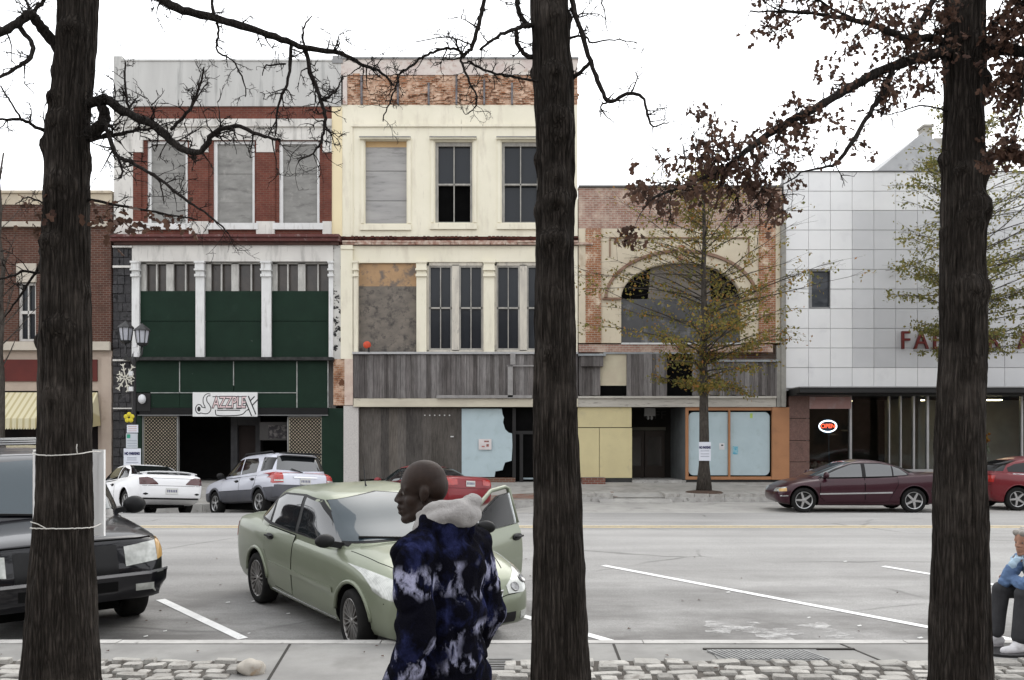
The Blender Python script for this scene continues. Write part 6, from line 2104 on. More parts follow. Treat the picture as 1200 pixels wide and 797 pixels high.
rc = Vector((-8.82, 23.15)); ps = 41
d_ = Vector((-math.sin(R(ps)), math.cos(R(ps))))
q = rc + d_ * 2.38
SP_C = dict(name='white_coupe', label='white two-door car seen from behind, nosed in at the far kerb under the black pier', cat='car', yaw=nose_in(ps), pos=(q.x + d_.x * -.02, q.y), wb=2.72, track=1.50, r=.325, rim_r=.21, style='five',
            paint=P_white, low=low_c, green=green_c, ex=5, mirror=(.72, 1.0), mirror_mat=P_white,
            doors=[('front', [(-.55, .93), (.85, .9)], [(-.55, .28), (.7, .28), (.85, .4)], -.4, .8)],
            patches=[
                ('side_window', M_tint, 'y', (1, -1), [(-.5, 1.30), (.15, 1.27), (.85, .96)], [(-.5, .96), (.85, .945)], .006),
                ('quarter_window', M_tint, 'y', (1, -1), [(-1.2, 1.03), (-.95, 1.2), (-.58, 1.29)], [(-1.2, .99), (-.58, .965)], .006),
                ('rear_window', M_tint, 'x', (-1,), [(-.66, 1.07), (-.50, 1.335), (.50, 1.335), (.66, 1.07)], [(-.66, 1.065), (.66, 1.065)], .006),
                ('windscreen', M_screen, 'x', (1,), [(-.68, 1.0), (-.56, 1.3), (.56, 1.3), (.68, 1.0)], [(-.68, .99), (.68, .99)], .006),
                ('tail_light', M_darkredlamp, 'x', (-1, -2), [(.36, .79), (.50, .92), (.62, .95), (.80, .93)], [(.36, .765), (.80, .755)], .008),
                ('fog_light', M_blackp, 'x', (-1, -2), [(.60, .53), (.66, .55), (.72, .53)], [(.60, .51), (.66, .49), (.72, .51)], .008),
                ('bumper_gap', M_seam, 'x', (-1,), [(-.82, .735), (.82, .735)], [(-.82, .727), (.82, .727)], .002),
                ('boot_gap', M_seam, 'x', (-1,), [(-.5, .93), (.5, .93)], [(-.5, .922), (.5, .922)], .002),
                ('bumper_valance', M_blackp, 'x', (-1,), [(-.74, .42), (.74, .42)], [(-.72, .385), (.72, .385)], .01),
                ('headlight', M_lampin, 'x', (1, 2), [(.4, .64), (.75, .66)], [(.4, .56), (.75, .56)], .006),
            ], extra=[spoiler, lambda r_, s_, p_: plate_at(r_, s_, -1, 0, .595)])
make_car(SP_C)

# silver off-roader with grey cladding
P_silver = paint_mat('silver_paint', (.52, .53, .59), metal=.2, rough=.34, dirt=.08)
M_clad = pmat('grey_cladding', (.085, .087, .10), (.07, .072, .085), 3, rough=.5, spec=.4)
low_s = [(-2.28, .72, .52, .92, .98), (-2.25, .86, .42, 1.02, 1.08), (-2.1, .91, .38, 1.09, 1.15), (-1.5, .925, .36, 1.10, 1.16), (0, .93, .35, 1.06, 1.12), (.8, .93, .35, 1.03, 1.10), (1.1, .925, .35, 1.02, 1.11),
         (1.6, .91, .36, .97, 1.06), (2.0, .88, .38, .90, .99), (2.2, .78, .40, .78, .86), (2.29, .6, .46, .64, .7)]
green_s = [(1.0, 1.25, -2.22, .875), (1.15, 1.02, -2.15, .86), (1.35, .72, -2.06, .81), (1.52, .45, -1.97, .76), (1.62, .28, -1.88, .71), (1.68, .1, -1.75, .62), (1.71, -.1, -1.5, .48), (1.72, -.6, -1.1, .2)]
rc = Vector((-5.62, 24.3)); ps = 43
d_ = Vector((-math.sin(R(ps)), math.cos(R(ps)))); q = rc + d_ * 2.28


def rails(root, sk, sp):
    mb = MB()
    for y in (.6, -.6): mb.tube([(.15, y, 1.66), (.05, y, 1.745), (-1.5, y, 1.745), (-1.65, y, 1.67)], .02, 7)
    mb.build('roof_rail', M_blackp, root, smooth=True)
    g = MB(); g.box(-2.12, -1.85, -.58, .58, 1.66, 1.69); g.build('spoiler', M_blackp, root)
    a, _ = sk.hit('x', -1, .02, 1.14); MB().bar(a + Vector((-.02, 0, 0)), a + Vector((.0, .34, .1)), .03, .02).build('wiper', M_blackp, root)
    plate_at(root, sk, -1, 0, .90, .32, .16)


SP_S = dict(name='silver_offroader', label='silver off-road vehicle with grey lower cladding, nosed in before the green entrance', cat='car', yaw=nose_in(ps), pos=(q.x, q.y), wb=2.71, track=1.58, r=.355, rim_r=.225, style='five', tw=.23,
            paint=P_silver, low=low_s, green=green_s, ex=6, mirror=(.85, 1.14), lip_mat=M_clad, lip_r=.035, mirror_r=(.07, .11, .09),
            cladding=(0, lambda c: c.z < .68 and abs(c.x) < 3, M_clad),
            doors=[('front', [(-.2, 1.06), (.88, 1.04)], [(-.2, .70), (.88, .70)], -.06, .95), ('rear', [(-1.15, 1.08), (-.22, 1.06)], [(-1.15, .9), (-1.0, .70), (-.22, .70)], -1.0, .98)],
            patches=[
                ('side_window', M_tint, 'y', (1, -1), [(-.18, 1.585), (.3, 1.53), (.9, 1.15)], [(-.18, 1.13), (.9, 1.11)], .006),
                ('side_window', M_tint, 'y', (1, -1), [(-1.12, 1.45), (-1.0, 1.57), (-.25, 1.585)], [(-1.12, 1.17), (-.25, 1.135)], .006),
                ('quarter_window', M_tint, 'y', (1, -1), [(-1.95, 1.545), (-1.35, 1.58)], [(-1.88, 1.22), (-1.35, 1.19)], .006),
                ('rear_window', M_carglass, 'x', (-1,), [(-.72, 1.24), (-.62, 1.6), (.62, 1.6), (.72, 1.24)], [(-.72, 1.21), (0, 1.18), (.72, 1.21)], .006),
                ('windscreen', M_screen, 'x', (1,), [(-.78, 1.15), (-.68, 1.58), (.68, 1.58), (.78, 1.15)], [(-.78, 1.14), (.78, 1.14)], .006),
                ('tail_light', M_redlamp, 'x', (-1, -2), [(.66, 1.13), (.75, 1.15), (.90, 1.12)], [(.66, .86), (.90, .84)], .012),
                ('tail_light', M_redlamp, 'y', (1, -1), [(-2.18, 1.14), (-2.02, 1.13)], [(-2.18, .84), (-2.05, .86)], .010),
                ('reverse_light', M_lampin, 'x', (-1, -2), [(.66, .935), (.88, .93)], [(.66, .895), (.88, .89)], .016),
                ('bumper', M_clad, 'x', (-1,), [(-.9, .80), (.9, .80)], [(-.88, .46), (.88, .46)], .05),
                ('plate_recess', M_chrome, 'x', (-1,), [(-.36, 1.02), (.36, 1.02)], [(-.36, .985), (.36, .985)], .02),
                ('headlight', M_lampin, 'x', (1, 2), [(.45, .9), (.8, .9)], [(.45, .76), (.8, .76)], .008),
            ], extra=[rails])
make_car(SP_S)

# red sedan half hidden by the walking man
P_redA = paint_mat('red_paint', (.19, .01, .016), metal=.1, rough=.3, dirt=.05)
low_r = [(-2.32, .62, .48, .80, .85), (-2.29, .78, .36, .92, .97), (-2.15, .84, .28, 1.0, 1.05), (-1.8, .87, .22, 1.02, 1.07), (-1.3, .88, .19, .98, 1.05), (-.3, .885, .18, .92, .98), (.6, .885, .18, .9, .97), (1.0, .88, .18, .87, .96),
         (1.6, .86, .2, .78, .88), (2.0, .82, .22, .69, .78), (2.25, .7, .26, .6, .66), (2.35, .5, .36, .5, .54)]
green_r = [(.9, 1.2, -1.8, .81), (1.02, 1.0, -1.6, .785), (1.15, .72, -1.35, .74), (1.28, .44, -1.05, .68), (1.36, .22, -.8, .62), (1.41, 0, -.55, .52), (1.435, -.15, -.4, .35), (1.44, -.25, -.32, .1)]


def sedan_patches(glass, tail, grille=True):
    return [
        ('window_trim', M_blackp, 'y', (1, -1), [(-1.3, 1.10), (-.95, 1.29), (-.55, 1.365), (.15, 1.345), (.9, .98)], [(-1.3, 1.06), (.9, .955)], .003),
        ('side_window', glass, 'y', (1, -1), [(-.14, 1.345), (.15, 1.32), (.8, 1.0)], [(-.14, .985), (.8, .975)], .007),
        ('side_window', glass, 'y', (1, -1), [(-.9, 1.29), (-.55, 1.34), (-.2, 1.35)], [(-.9, 1.03), (-.2, .99)], .007),
        ('quarter_window', glass, 'y', (1, -1), [(-1.22, 1.11), (-.94, 1.26)], [(-1.22, 1.075), (-.94, 1.035)], .007),
        ('rear_window', M_tint, 'x', (-1,), [(-.68, 1.08), (-.54, 1.36), (.54, 1.36), (.68, 1.08)], [(-.68, 1.07), (.68, 1.07)], .006),
        ('windscreen', M_screen, 'x', (1,), [(-.70, 1.0), (-.58, 1.36), (.58, 1.36), (.70, 1.0)], [(-.70, .99), (.70, .99)], .006),
        ('headlight', M_lampin, 'x', (1, 2), [(.42, .66), (.78, .7)], [(.42, .57), (.78, .58)], .006),
        ('tail_light', tail, 'x', (-1, -2), [(.45, .95), (.82, .96)], [(.45, .80), (.82, .78)], .008),
        ('bumper_gap', M_seam, 'x', (-1,), [(-.82, .715), (.82, .715)], [(-.82, .707), (.82, .707)], .002),
    ] + ([('grille', M_blackp, 'x', (1,), [(-.34, .6), (.34, .6)], [(-.3, .5), (.3, .5)], .006)] if grille else [])


sed_doors = [('front', [(-.17, .95), (.9, .93)], [(-.17, .28), (.75, .28), (.9, .45)], -.04, .82), ('rear', [(-1.05, .97), (-.19, .95)], [(-1.05, .72), (-.72, .3), (-.19, .28)], -.92, .85)]
rc = Vector((-1.12, 24.3)); ps = 43
d_ = Vector((-math.sin(R(ps)), math.cos(R(ps)))); q = rc + d_ * 2.33
SP_R = dict(name='red_sedan', label='bright red sedan nosed in by the pale blue board, half hidden behind the walking man', cat='car', yaw=nose_in(ps), pos=(q.x, q.y), wb=2.68, track=1.52, r=.32, rim_r=.215, style='five', paint=P_redA, low=low_r, green=green_r,
            mirror=(.74, 1.02), mirror_mat=P_redA, doors=sed_doors, patches=sedan_patches(M_carglass, M_redlamp),
            extra=[lambda r_, s_, p_: plate_at(r_, s_, -1, 0, .84)])
make_car(SP_R)

# dark purple sedan side on
P_purple = paint_mat('dark_purple_paint', (.032, .006, .012), metal=.15, rough=.3, dirt=.08)
low_p = [(-2.5, .6, .46, .78, .83), (-2.46, .78, .34, .90, .95), (-2.3, .85, .28, .97, 1.02), (-1.9, .89, .22, .985, 1.04), (-1.4, .90, .19, .955, 1.02), (-.3, .905, .18, .90, .96), (.6, .905, .18, .87, .95), (1.05, .90, .18, .83, .92),
         (1.7, .88, .19, .74, .83), (2.1, .84, .22, .64, .72), (2.3, .7, .28, .56, .61), (2.38, .5, .36, .48, .51)]
low_p = [(1.42 + (r[0] - 1.42) * .74 if r[0] > 1.42 else r[0],) + r[1:] for r in low_p]
green_p = [(.88, 1.3, -1.95, .82), (.99, 1.08, -1.7, .795), (1.11, .8, -1.42, .75), (1.23, .5, -1.1, .69), (1.31, .25, -.85, .63), (1.36, 0, -.6, .53), (1.385, -.15, -.4, .36), (1.39, -.28, -.35, .1)]
pt = [('window_trim', M_blackp, 'y', (1, -1), [(-1.32, 1.02), (-1.1, 1.18), (-.6, 1.30), (.1, 1.295), (.5, 1.17), (1.0, .93)], [(-1.32, .985), (1.0, .91)], .003),
      ('side_window', M_carglass, 'y', (1, -1), [(-.10, 1.275), (.15, 1.26), (.5, 1.13), (.92, .945)], [(-.10, .94), (.92, .925)], .007),
      ('side_window', M_carglass, 'y', (1, -1), [(-.88, 1.23), (-.6, 1.275), (-.2, 1.28)], [(-.88, .965), (-.2, .945)], .007),
      ('quarter_window', M_carglass, 'y', (1, -1), [(-1.27, 1.02), (-1.1, 1.145), (-.92, 1.215)], [(-1.27, .995), (-.92, .97)], .007),
      ('rear_window', M_tint, 'x', (-1,), [(-.70, 1.06), (-.54, 1.31), (.54, 1.31), (.70, 1.06)], [(-.70, 1.05), (.70, 1.05)], .006),
      ('windscreen', M_screen, 'x', (1,), [(-.72, .97), (-.58, 1.31), (.58, 1.31), (.72, .97)], [(-.72, .96), (.72, .96)], .006),
      ('headlight', M_lampin, 'x', (1, 2), [(.42, .63), (.80, .67)], [(.42, .54), (.80, .55)], .006),
      ('turn_signal', M_amber, 'y', (1, -1), [(1.86, .645), (2.03, .61)], [(1.86, .56), (2.03, .55)], .008),
      ('tail_light', M_redlamp, 'x', (-1, -2), [(.4, .93), (.82, .93)], [(.4, .78), (.82, .76)], .008),
      ('chrome_strip', M_chrome, 'y', (1, -1), [(-.85, .555), (-.2, .54), (1.02, .515)], [(-.85, .515), (-.2, .50), (1.02, .475)], .016),
      ('chrome_strip', M_chrome, 'y', (1, -1), [(-2.15, .60), (-1.85, .59)], [(-2.15, .565), (-1.85, .555)], .014),
      ('chrome_strip', M_chrome, 'y', (1, -1), [(1.83, .46), (2.02, .45)], [(1.83, .43), (2.02, .42)], .012)]
SP_P = dict(name='purple_sedan', label='dark purple sedan standing side on in front of the granite pier and neon sign', cat='car', yaw=R(180 - 3), pos=(9.18, 24.45), wb=2.84, track=1.55, r=.325, rim_r=.225, style='five', paint=P_purple,
            low=low_p, green=green_p, mirror=(.86, .99), mirror_mat=P_purple, doors=[('front', [(-.14, .93), (1.0, .90)], [(-.14, .27), (.85, .27), (1.0, .42)], None, 0), ('rear', [(-1.0, .95), (-.16, .93)], [(-1.0, .74), (-.75, .3), (-.16, .27)], None, 0)],
            patches=pt, ground=lambda x, y: road_z(x, y) + .01, extra=[lambda r_, s_, p_: plate_at(r_, s_, -1, 0, .83)])
make_car(SP_P)

# red hatchback beyond the thick right trunk
P_redB = paint_mat('deep_red_paint', (.13, .009, .014), metal=.1, rough=.3, dirt=.06)
low_h = [(-2.0, .66, .46, .86, .92), (-1.97, .8, .34, .98, 1.02), (-1.8, .86, .24, 1.03, 1.07)] + low_r[4:-2] + [(2.2, .7, .26, .6, .66), (2.3, .5, .36, .5, .54)]
green_h = [(.9, 1.2, -1.92, .81), (1.02, 1.0, -1.86, .785), (1.15, .72, -1.72, .74), (1.28, .44, -1.5, .68), (1.37, .22, -1.22, .62), (1.43, 0, -.95, .52), (1.465, -.15, -.7, .35), (1.47, -.25, -.55, .1)]
ph = sedan_patches(M_carglass, M_redlamp)
ph = [p for p in ph if p[0] not in ('window_trim', 'quarter_window')] + [('chrome_strip', M_chrome, 'y', (1, -1), [(-1.4, 1.01), (-.2, .965), (.9, .935)], [(-1.4, .985), (-.2, .945), (.9, .915)], .009),
      ('quarter_window', M_tint, 'y', (1, -1), [(-1.5, 1.16), (-1.3, 1.26), (-.98, 1.31)], [(-1.5, 1.06), (-.98, 1.03)], .007)]
SP_H = dict(name='red_hatchback', label='deep red hatchback with a bright belt line, standing right of the thick right trunk', cat='car', yaw=R(0), pos=(15.05, 25.2), wb=2.6, track=1.52, r=.32, rim_r=.215, style='five', paint=P_redB, low=low_h, green=green_h,
            mirror=(.74, 1.02), mirror_mat=P_redB, doors=sed_doors, handle=P_redB, patches=ph)
make_car(SP_H)
# ------------------------------------------------------------------ lamp post, signs, street furniture
M_iron = pmat('black_iron', (.016, .016, .017), (.022, .022, .023), 6, rough=.45, spec=.4)
LP = Vector(((157 - 600) * 28.2 / F, 28.2, far_kerb_top(-11)))
lp = empty('street_lamp', LP); tag(lp, 'black street lamp with two lanterns standing before the dark rough pier', 'street lamp')
s_l = 28.2 / F


def lz(py): return CAMZ + (HY - py) * s_l - LP.z
def lx(px): return (px - 157) * s_l


mb = MB(); mb.lathe([(.001, 0), (.22, 0), (.22, .12), (.16, .18), (.13, .6), (.09, .7), (.07, .9), (.06, lz(425)), (.075, lz(423)), (.05, lz(415)), (.001, lz(412))], None, 16)
mb.build('post', M_iron, lp, smooth=True, angle=40)
mb = MB()
for sx_ in (-.26, .26):
    mb.tube([(0, 0, lz(425)), (sx_ * .6, 0, lz(421)), (sx_, 0, lz(414)), (sx_, 0, lz(402))], .028, 7)
mb.build('arm', M_iron, lp, smooth=True)
M_milk = pmat('milky_glass', (.5, .51, .55), (.42, .43, .47), 3, rough=.25, spec=.5)
for sx_, dz in ((-.26, 0), (.26, -3 * s_l)):
    z0, z1 = lz(401) + dz, lz(377) + dz
    h = z1 - z0
    mb = MB()
    mb.lathe([(.001, z0 - .05), (.1, z0 - .04), (.17, z0 + .02), (.18, z0 + .05)], Matrix.Translation((sx_, 0, 0)), 8)
    mb.lathe([(.27, z0 + h * .68), (.25, z0 + h * .74), (.12, z0 + h * .9), (.05, z0 + h * .98), (.001, z0 + h * 1.06)], Matrix.Translation((sx_, 0, 0)), 8)
    for k in range(8):
        t = 2 * math.pi * k / 8
        mb.bar((sx_ + .175 * math.cos(t), .175 * math.sin(t), z0 + .04), (sx_ + .235 * math.cos(t), .235 * math.sin(t), z0 + h * .69), .022)
    la = mb.build('lantern', M_iron, lp)
    mb = MB(); mb.lathe([(.15, z0 + .05), (.215, z0 + h * .68)], Matrix.Translation((sx_, 0, 0)), 8); link('glass', mb.mesh('glass', M_milk), la)
# holiday snowflake of white tubes and small white boxes on the post
mb = MB()
cx_, cz_ = lx(149), lz(443)
for k in range(8):
    t = 2 * math.pi * k / 8 + .2
    ln = .44 if abs(math.sin(t)) > .6 else .24
    d = Vector((math.cos(t), 0, math.sin(t)))
    mb.bar(Vector((cx_, -.12, cz_)), Vector((cx_, -.12, cz_)) + d * ln, .03)
    for f_ in (.5, .85):
        for sg in (-1, 1):
            e = Vector((math.cos(t + sg * .8), 0, math.sin(t + sg * .8)))
            b_ = Vector((cx_, -.12, cz_)) + d * ln * f_
            mb.bar(b_, b_ + e * .1, .025)
mb.bar((cx_, -.1, cz_), (0, 0, cz_), .03)
o = mb.build('snowflake', pmat('off_white_plastic', (.6, .58, .5), (.5, .48, .42), 5)); o.location = LP
tag(o, 'white snowflake decoration hung on the black street lamp', 'decoration')
mb = MB()
for px_, py_ in ((160, 405), (161, 416), (155, 438), (155, 456)): mb.box(lx(px_) - .06, lx(px_) + .06, -.14, -.06, lz(py_) - .07, lz(py_) + .07)
mb.build('junction_box', pmat('white_box', (.68, .68, .68)), lp)
mb = MB()
c = Vector((lx(153.5), -.14, lz(489.5)))
for k in range(5):
    t = R(90 + 72 * k)
    mb.ellipsoid(c + Vector((.1 * math.cos(t), 0, .1 * math.sin(t))), (.075, .035, .075), n=10, m=6)
o = mb.build('yellow_flower', pmat('yellow_cloth', (.62, .52, .04), (.5, .42, .05), 5), smooth=True); o.location = LP
tag(o, 'yellow flower ornament fixed to the street lamp above its signs', 'ornament')


def sign(name, label, a, b, c, d, y, bits, matb, rootpos, cat='sign'):
    e = empty(name, rootpos); tag(e, label, cat, 'paper signs on posts and trunks')
    mb = MB(); mb.box(lx(a), lx(b), -y - .012, -y, lz(d), lz(c)); me = mb.mesh('panel', matb); me.transform(Matrix.Translation(LP - Vector(rootpos))); link('panel', me, e)
    for (u0, u1, v0, v1, m_) in bits:
        mb = MB(); mb.box(lx(u0), lx(u1), -y - .016, -y - .012, lz(v1), lz(v0)); me = mb.mesh('print', m_); me.transform(Matrix.Translation(LP - Vector(rootpos))); link('print', me, e)
    return e


M_paper = pmat('white_sign', (.66, .68, .74), (.6, .62, .68), 3, rough=.6)
M_greyp = pmat('pale_grey_sign', (.5, .53, .56), (.45, .48, .51), 3, rough=.6)
M_greenp = pmat('green_sign_print', (.05, .3, .2)); M_pinkp = pmat('pale_red_print', (.55, .42, .4)); M_greypr = pmat('grey_print', (.36, .38, .44)); M_navy = pmat('navy_print', (.03, .03, .1))
sign('parking_sign', 'small white sign just below the yellow flower ornament', 150.5, 163.5, 498, 507, .1, [(152, 162, 499.5, 500.5, M_pinkp), (152, 162, 502, 503, M_pinkp), (152, 162, 504.5, 505.4, M_pinkp)], M_paper, LP + Vector((0, -.1, lz(507))))
sign('parking_sign', 'pale grey sign with a green corner mark, middle one on the lamp post', 149.5, 163, 508, 525, .1, [(150.5, 154.5, 509, 513.5, M_greenp), (151, 162, 516, 517, M_greypr), (151, 162, 519, 520, M_greypr), (151, 162, 522, 523, M_greypr)], M_greyp, LP + Vector((0, -.1, lz(525))))
e = sign('parking_notice', 'large white notice lowest on the lamp post', 147, 167, 525.5, 548, .12, [(151, 162, 536, 537, M_greypr), (151, 162, 538.5, 539.3, M_greypr), (150, 164, 541.5, 542.5, M_greypr)], M_paper, LP + Vector((0, -.12, lz(548))))
me = text_mesh('NO PARKING', .115, M_navy, .004, .006, 'CENTER', 1.0)
me.transform(Matrix.Translation(Vector((LP.x + lx(157), LP.y - .14, LP.z + lz(531.5))) - Vector(e.location)) @ Matrix.Rotation(R(90), 4, 'X') @ Matrix.Diagonal((.68, 1, 1, 1)))
link('sign_lettering', me, e)

# ------------------------------------------------------------------ things on the near pavement
# storm drain grate
g0, g1 = P(832, 766, 7.95), P(1000, 780, 7.45)
gr = empty('drain_grate', ((g0.x + g1.x) / 2, 7.72, 0)); tag(gr, 'ribbed metal drain grate with a dark slot in the near concrete strip', 'drain')
mb = MB(); x0, x1 = P(837, 770, 7.72).x - gr.location.x, P(965, 770, 7.72).x - gr.location.x
mb.box(x0, x1, -.2, .2, .002, .008); mb.build('frame', pmat('dull_iron', (.12, .12, .12), (.2, .2, .195), 4, rough=.6), gr)
mb = MB(); k = x0 + .03
while k < x1 - .03: mb.obox(Matrix.Translation((k, -.02, .012)) @ Matrix.Rotation(R(20), 4, 'Z'), .016, .34, .014); k += .042
mb.build('bars', pmat('worn_iron', (.3, .3, .295), (.22, .22, .22), 5, rough=.5), gr)
mb = MB(); mb.box(x0 - .05, x1 + .35, .2, .235, .003, .012); mb.build('slot', M_joint, gr)
a = P(584, 766, 7.75); b = P(603, 790, 7.0)
mb = MB(); mb.box(-.09, .13, -.28, .2, .001, .010)
o = mb.build('utility_cover', pmat('dark_cover', (.16, .16, .155), (.1, .1, .1), 6, rough=.6)); o.location = (a.x, 7.4, 0); tag(o, 'dark rectangular utility cover set in the concrete right behind the walking man', 'cover')
for k_ in range(6):
    mb = MB(); mb.box(-.075, .115, -.25 + k_ * .075, -.23 + k_ * .075, .010, .013); link('rib', mb.mesh('rib', M_joint), o)
# loose pale kerb stone
c = P(297, 790, 7.15)
mb = MB(); mb.ellipsoid((0, 0, .04), (.115, .1, .07), n=22, m=12)
me = mb.mesh('loose_stone', [pmat('pale_rough_stone', (.46, .43, .38), (.32, .29, .25), 7, rough=.9, bump=.6, bsc=16, c3=(.28, .2, .12), sc3=6, fac3=(.56, .66))], smooth=True)
for v in me.vertices:
    n_ = noise.noise(v.co * 11) * .045
    v.co += v.co.normalized() * n_
    v.co.z = max(v.co.z, -.02)
o = link('loose_stone', me); o.location = (c.x, 7.15, .0); tag(o, 'pale rough stone lying at the end of the left cobbles', 'stone')
# ------------------------------------------------------------------ trees
def bark_mat(name, c1, c2, sc=1.0):
    m, nt, b = nmat(name)
    b.inputs['Roughness'].default_value = .95
    b.inputs['Specular IOR Level'].default_value = .1
    v = coords(nt, (1, 1, .2))
    n1 = noise_n(nt, v, 22 * sc, 8, .72, .8)
    vo = N(nt, 'ShaderNodeTexVoronoi', feature='DISTANCE_TO_EDGE'); vo.inputs['Scale'].default_value = 42 * sc
    wv = N(nt, 'ShaderNodeMix', data_type='VECTOR'); wv.inputs[0].default_value = .035
    nz = N(nt, 'ShaderNodeTexNoise'); nz.inputs['Scale'].default_value = 9; nt.links.new(v, nz.inputs['Vector'])
    nt.links.new(coords(nt, (1, 1, .09)), wv.inputs[4]); nt.links.new(nz.outputs[1], wv.inputs[5]); nt.links.new(wv.outputs[1], vo.inputs['Vector'])
    ed = ramp(nt, vo.outputs['Distance'], [(0, .1), (.42, 1)])
    ridge = math_n(nt, 'MULTIPLY', ed, ramp(nt, n1, [(.3, .25), (.65, 1.1)]))
    col = mix(nt, ridge, c1, c2)
    col = mix(nt, .75, col, ramp(nt, noise_n(nt, v, 60 * sc, 6, .7), [(.3, .45), (.7, 1.4)]), 'MULTIPLY')
    col = mix(nt, ramp(nt, noise_n(nt, coords(nt), 1.6, 6, .6), [(.52, 0), (.75, .5)]), col, tuple(x * 1.8 + .01 for x in c2))
    nt.links.new(col, b.inputs['Base Color'])
    h = math_n(nt, 'ADD', math_n(nt, 'MULTIPLY', ed, .7), math_n(nt, 'MULTIPLY', n1, .6))
    set_bump(nt, b, h, 1.0, .035)
    return m


M_bark = bark_mat('dark_bark', (.015, .0125, .0105), (.068, .057, .049))
M_twig = bark_mat('twig_bark', (.022, .019, .017), (.038, .033, .03))
M_fbark = bark_mat('young_bark', (.06, .052, .045), (.09, .08, .07), .5)


def leaf_mat(name, cols, trans=.35):
    m, nt, b = nmat(name)
    v = coords(nt)
    wn = N(nt, 'ShaderNodeTexNoise'); wn.inputs['Scale'].default_value = 9; wn.inputs['Detail'].default_value = 3
    nt.links.new(v, wn.inputs['Vector'])
    gi = N(nt, 'ShaderNodeNewGeometry')
    rnd = gi.outputs['Random Per Island']
    n = len(cols)
    col = ramp(nt, rnd, [(i / (n - 1), c) for i, c in enumerate(cols)])
    nt.links.new(col, b.inputs['Base Color'])
    b.inputs['Roughness'].default_value = .7; b.inputs['Specular IOR Level'].default_value = .2
    tr = N(nt, 'ShaderNodeBsdfTranslucent'); nt.links.new(col, tr.inputs['Color'])
    ms = N(nt, 'ShaderNodeMixShader'); ms.inputs[0].default_value = trans
    out = [x for x in nt.nodes if x.type == 'OUTPUT_MATERIAL'][0]
    nt.links.new(b.outputs[0], ms.inputs[1]); nt.links.new(tr.outputs[0], ms.inputs[2]); nt.links.new(ms.outputs[0], out.inputs[0])
    return m


M_deadleaf = leaf_mat('dead_oak_leaf', [(.06, .034, .027), (.10, .055, .038), (.045, .028, .022), (.14, .08, .055), (.075, .042, .032)])
M_greenleaf = leaf_mat('autumn_leaf', [(.13, .13, .035), (.21, .19, .05), (.09, .10, .03), (.3, .2, .05), (.15, .14, .04), (.34, .15, .045)], .45)
M_greenleaf2 = leaf_mat('green_autumn_leaf', [(.13, .14, .045), (.2, .19, .06), (.09, .10, .035), (.27, .22, .07), (.15, .15, .05)], .45)


def trunk_mesh(prof, Y, knots, seed, top_z):
    """prof: (py, left px, right px); solid bark with ridges, swellings and branch scars"""
    rg = random.Random(seed)
    knots = [(a, b, c, d * (1.15 if abs(b - FRONT) < .8 else .75)) for a, b, c, d in knots]
    prof = sorted(prof)
    pys = [p[0] for p in prof]
    s_ = Y / F
    z_of = lambda py: CAMZ + (HY - py) * s_
    n = 84
    step = 5.2
    g = []
    cen = []
    py = 812.0
    while z_of(py) < top_z:
        q = max(min(py, pys[-1]), pys[0])
        a, b = pchip(pys, [p[1] for p in prof], q), pchip(pys, [p[2] for p in prof], q)
        if py < pys[0]:      # keeps rising above the picture, slowly thinner
            k = 1 - .12 * (pys[0] - py) / 400
            m_ = (a + b) / 2; a, b = m_ - (m_ - a) * k, m_ + (b - m_) * k
        if py > pys[-1]:
            fl = 1 + .15 * ((py - pys[-1]) / 15) ** 1.5
            m_ = (a + b) / 2; a, b = m_ - (m_ - a) * fl, m_ + (b - m_) * fl
        c = Vector((((a + b) / 2 - 600) * s_, Y, z_of(py)))
        r = (b - a) / 2 * s_
        row = []
        for j in range(n):
            t = 2 * math.pi * j / n
            u = Vector((math.cos(t) * 7.0, math.sin(t) * 7.0, c.z * 1.1 + seed * 10))
            rid = 1 - abs(noise.noise(u)) * 2.4
            rid2 = noise.noise(Vector((math.cos(t) * 19, math.sin(t) * 19, c.z * 3.2 + seed)))
            rr_ = r - .016 + .02 * max(rid, -.6) * .7 + .009 * rid2 + .006 * noise.noise(Vector((math.cos(t) * 30, math.sin(t) * 30, c.z * 9)))
            for (kp, kt, ks, kh) in knots:
                ks *= .72
                dz = (c.z - z_of(kp)) / ks
                da = (t - kt + math.pi) % (2 * math.pi) - math.pi
                da = da * r / ks
                d2 = dz * dz + da * da * .7
                if d2 < 9:
                    rr_ += kh * math.exp(-d2 * 1.3) - kh * .85 * math.exp(-((dz + .35) ** 2 + da * da) * 7)
                    # drooping brow over each old branch scar
                    rr_ += kh * .3 * math.exp(-((dz - .9 + .35 * da * da) / .28) ** 2) * math.exp(-(da / 1.6) ** 2)
            row.append(c + Vector((math.cos(t), math.sin(t), 0)) * rr_)
        g.append(row + [row[0]])
        cen.append((c, r))
        py -= step
    mb = MB(); mb.grid(g)
    o = len(mb.v)
    mb.v.append(tuple(cen[-1][0] + Vector((0, 0, .1)))); k = n + 1
    L = (len(g) - 1) * k
    for j in range(n): mb.f.append([L + j, L + j + 1, o]); mb.m.append(0)
    return mb, cen


def wiggle(pts, rads, amp, rg, sub=5):
    """smooth polyline with small natural kinks"""
    P_ = curve_pts([tuple(p) for p in pts], sub)
    n = len(P_)
    out, rr_ = [], []
    for i, p in enumerate(P_):
        t = i / (n - 1) * (len(rads) - 1)
        k = min(int(t), len(rads) - 2)
        r = lerp(rads[k], rads[k + 1], t - k)
        a = amp * (1 if 0 < i else 0)
        out.append(p + Vector((rg.uniform(-a, a), rg.uniform(-a, a), rg.uniform(-a, a))))
        rr_.append(max(r * rg.uniform(.9, 1.12), .0016))
    return out, rr_


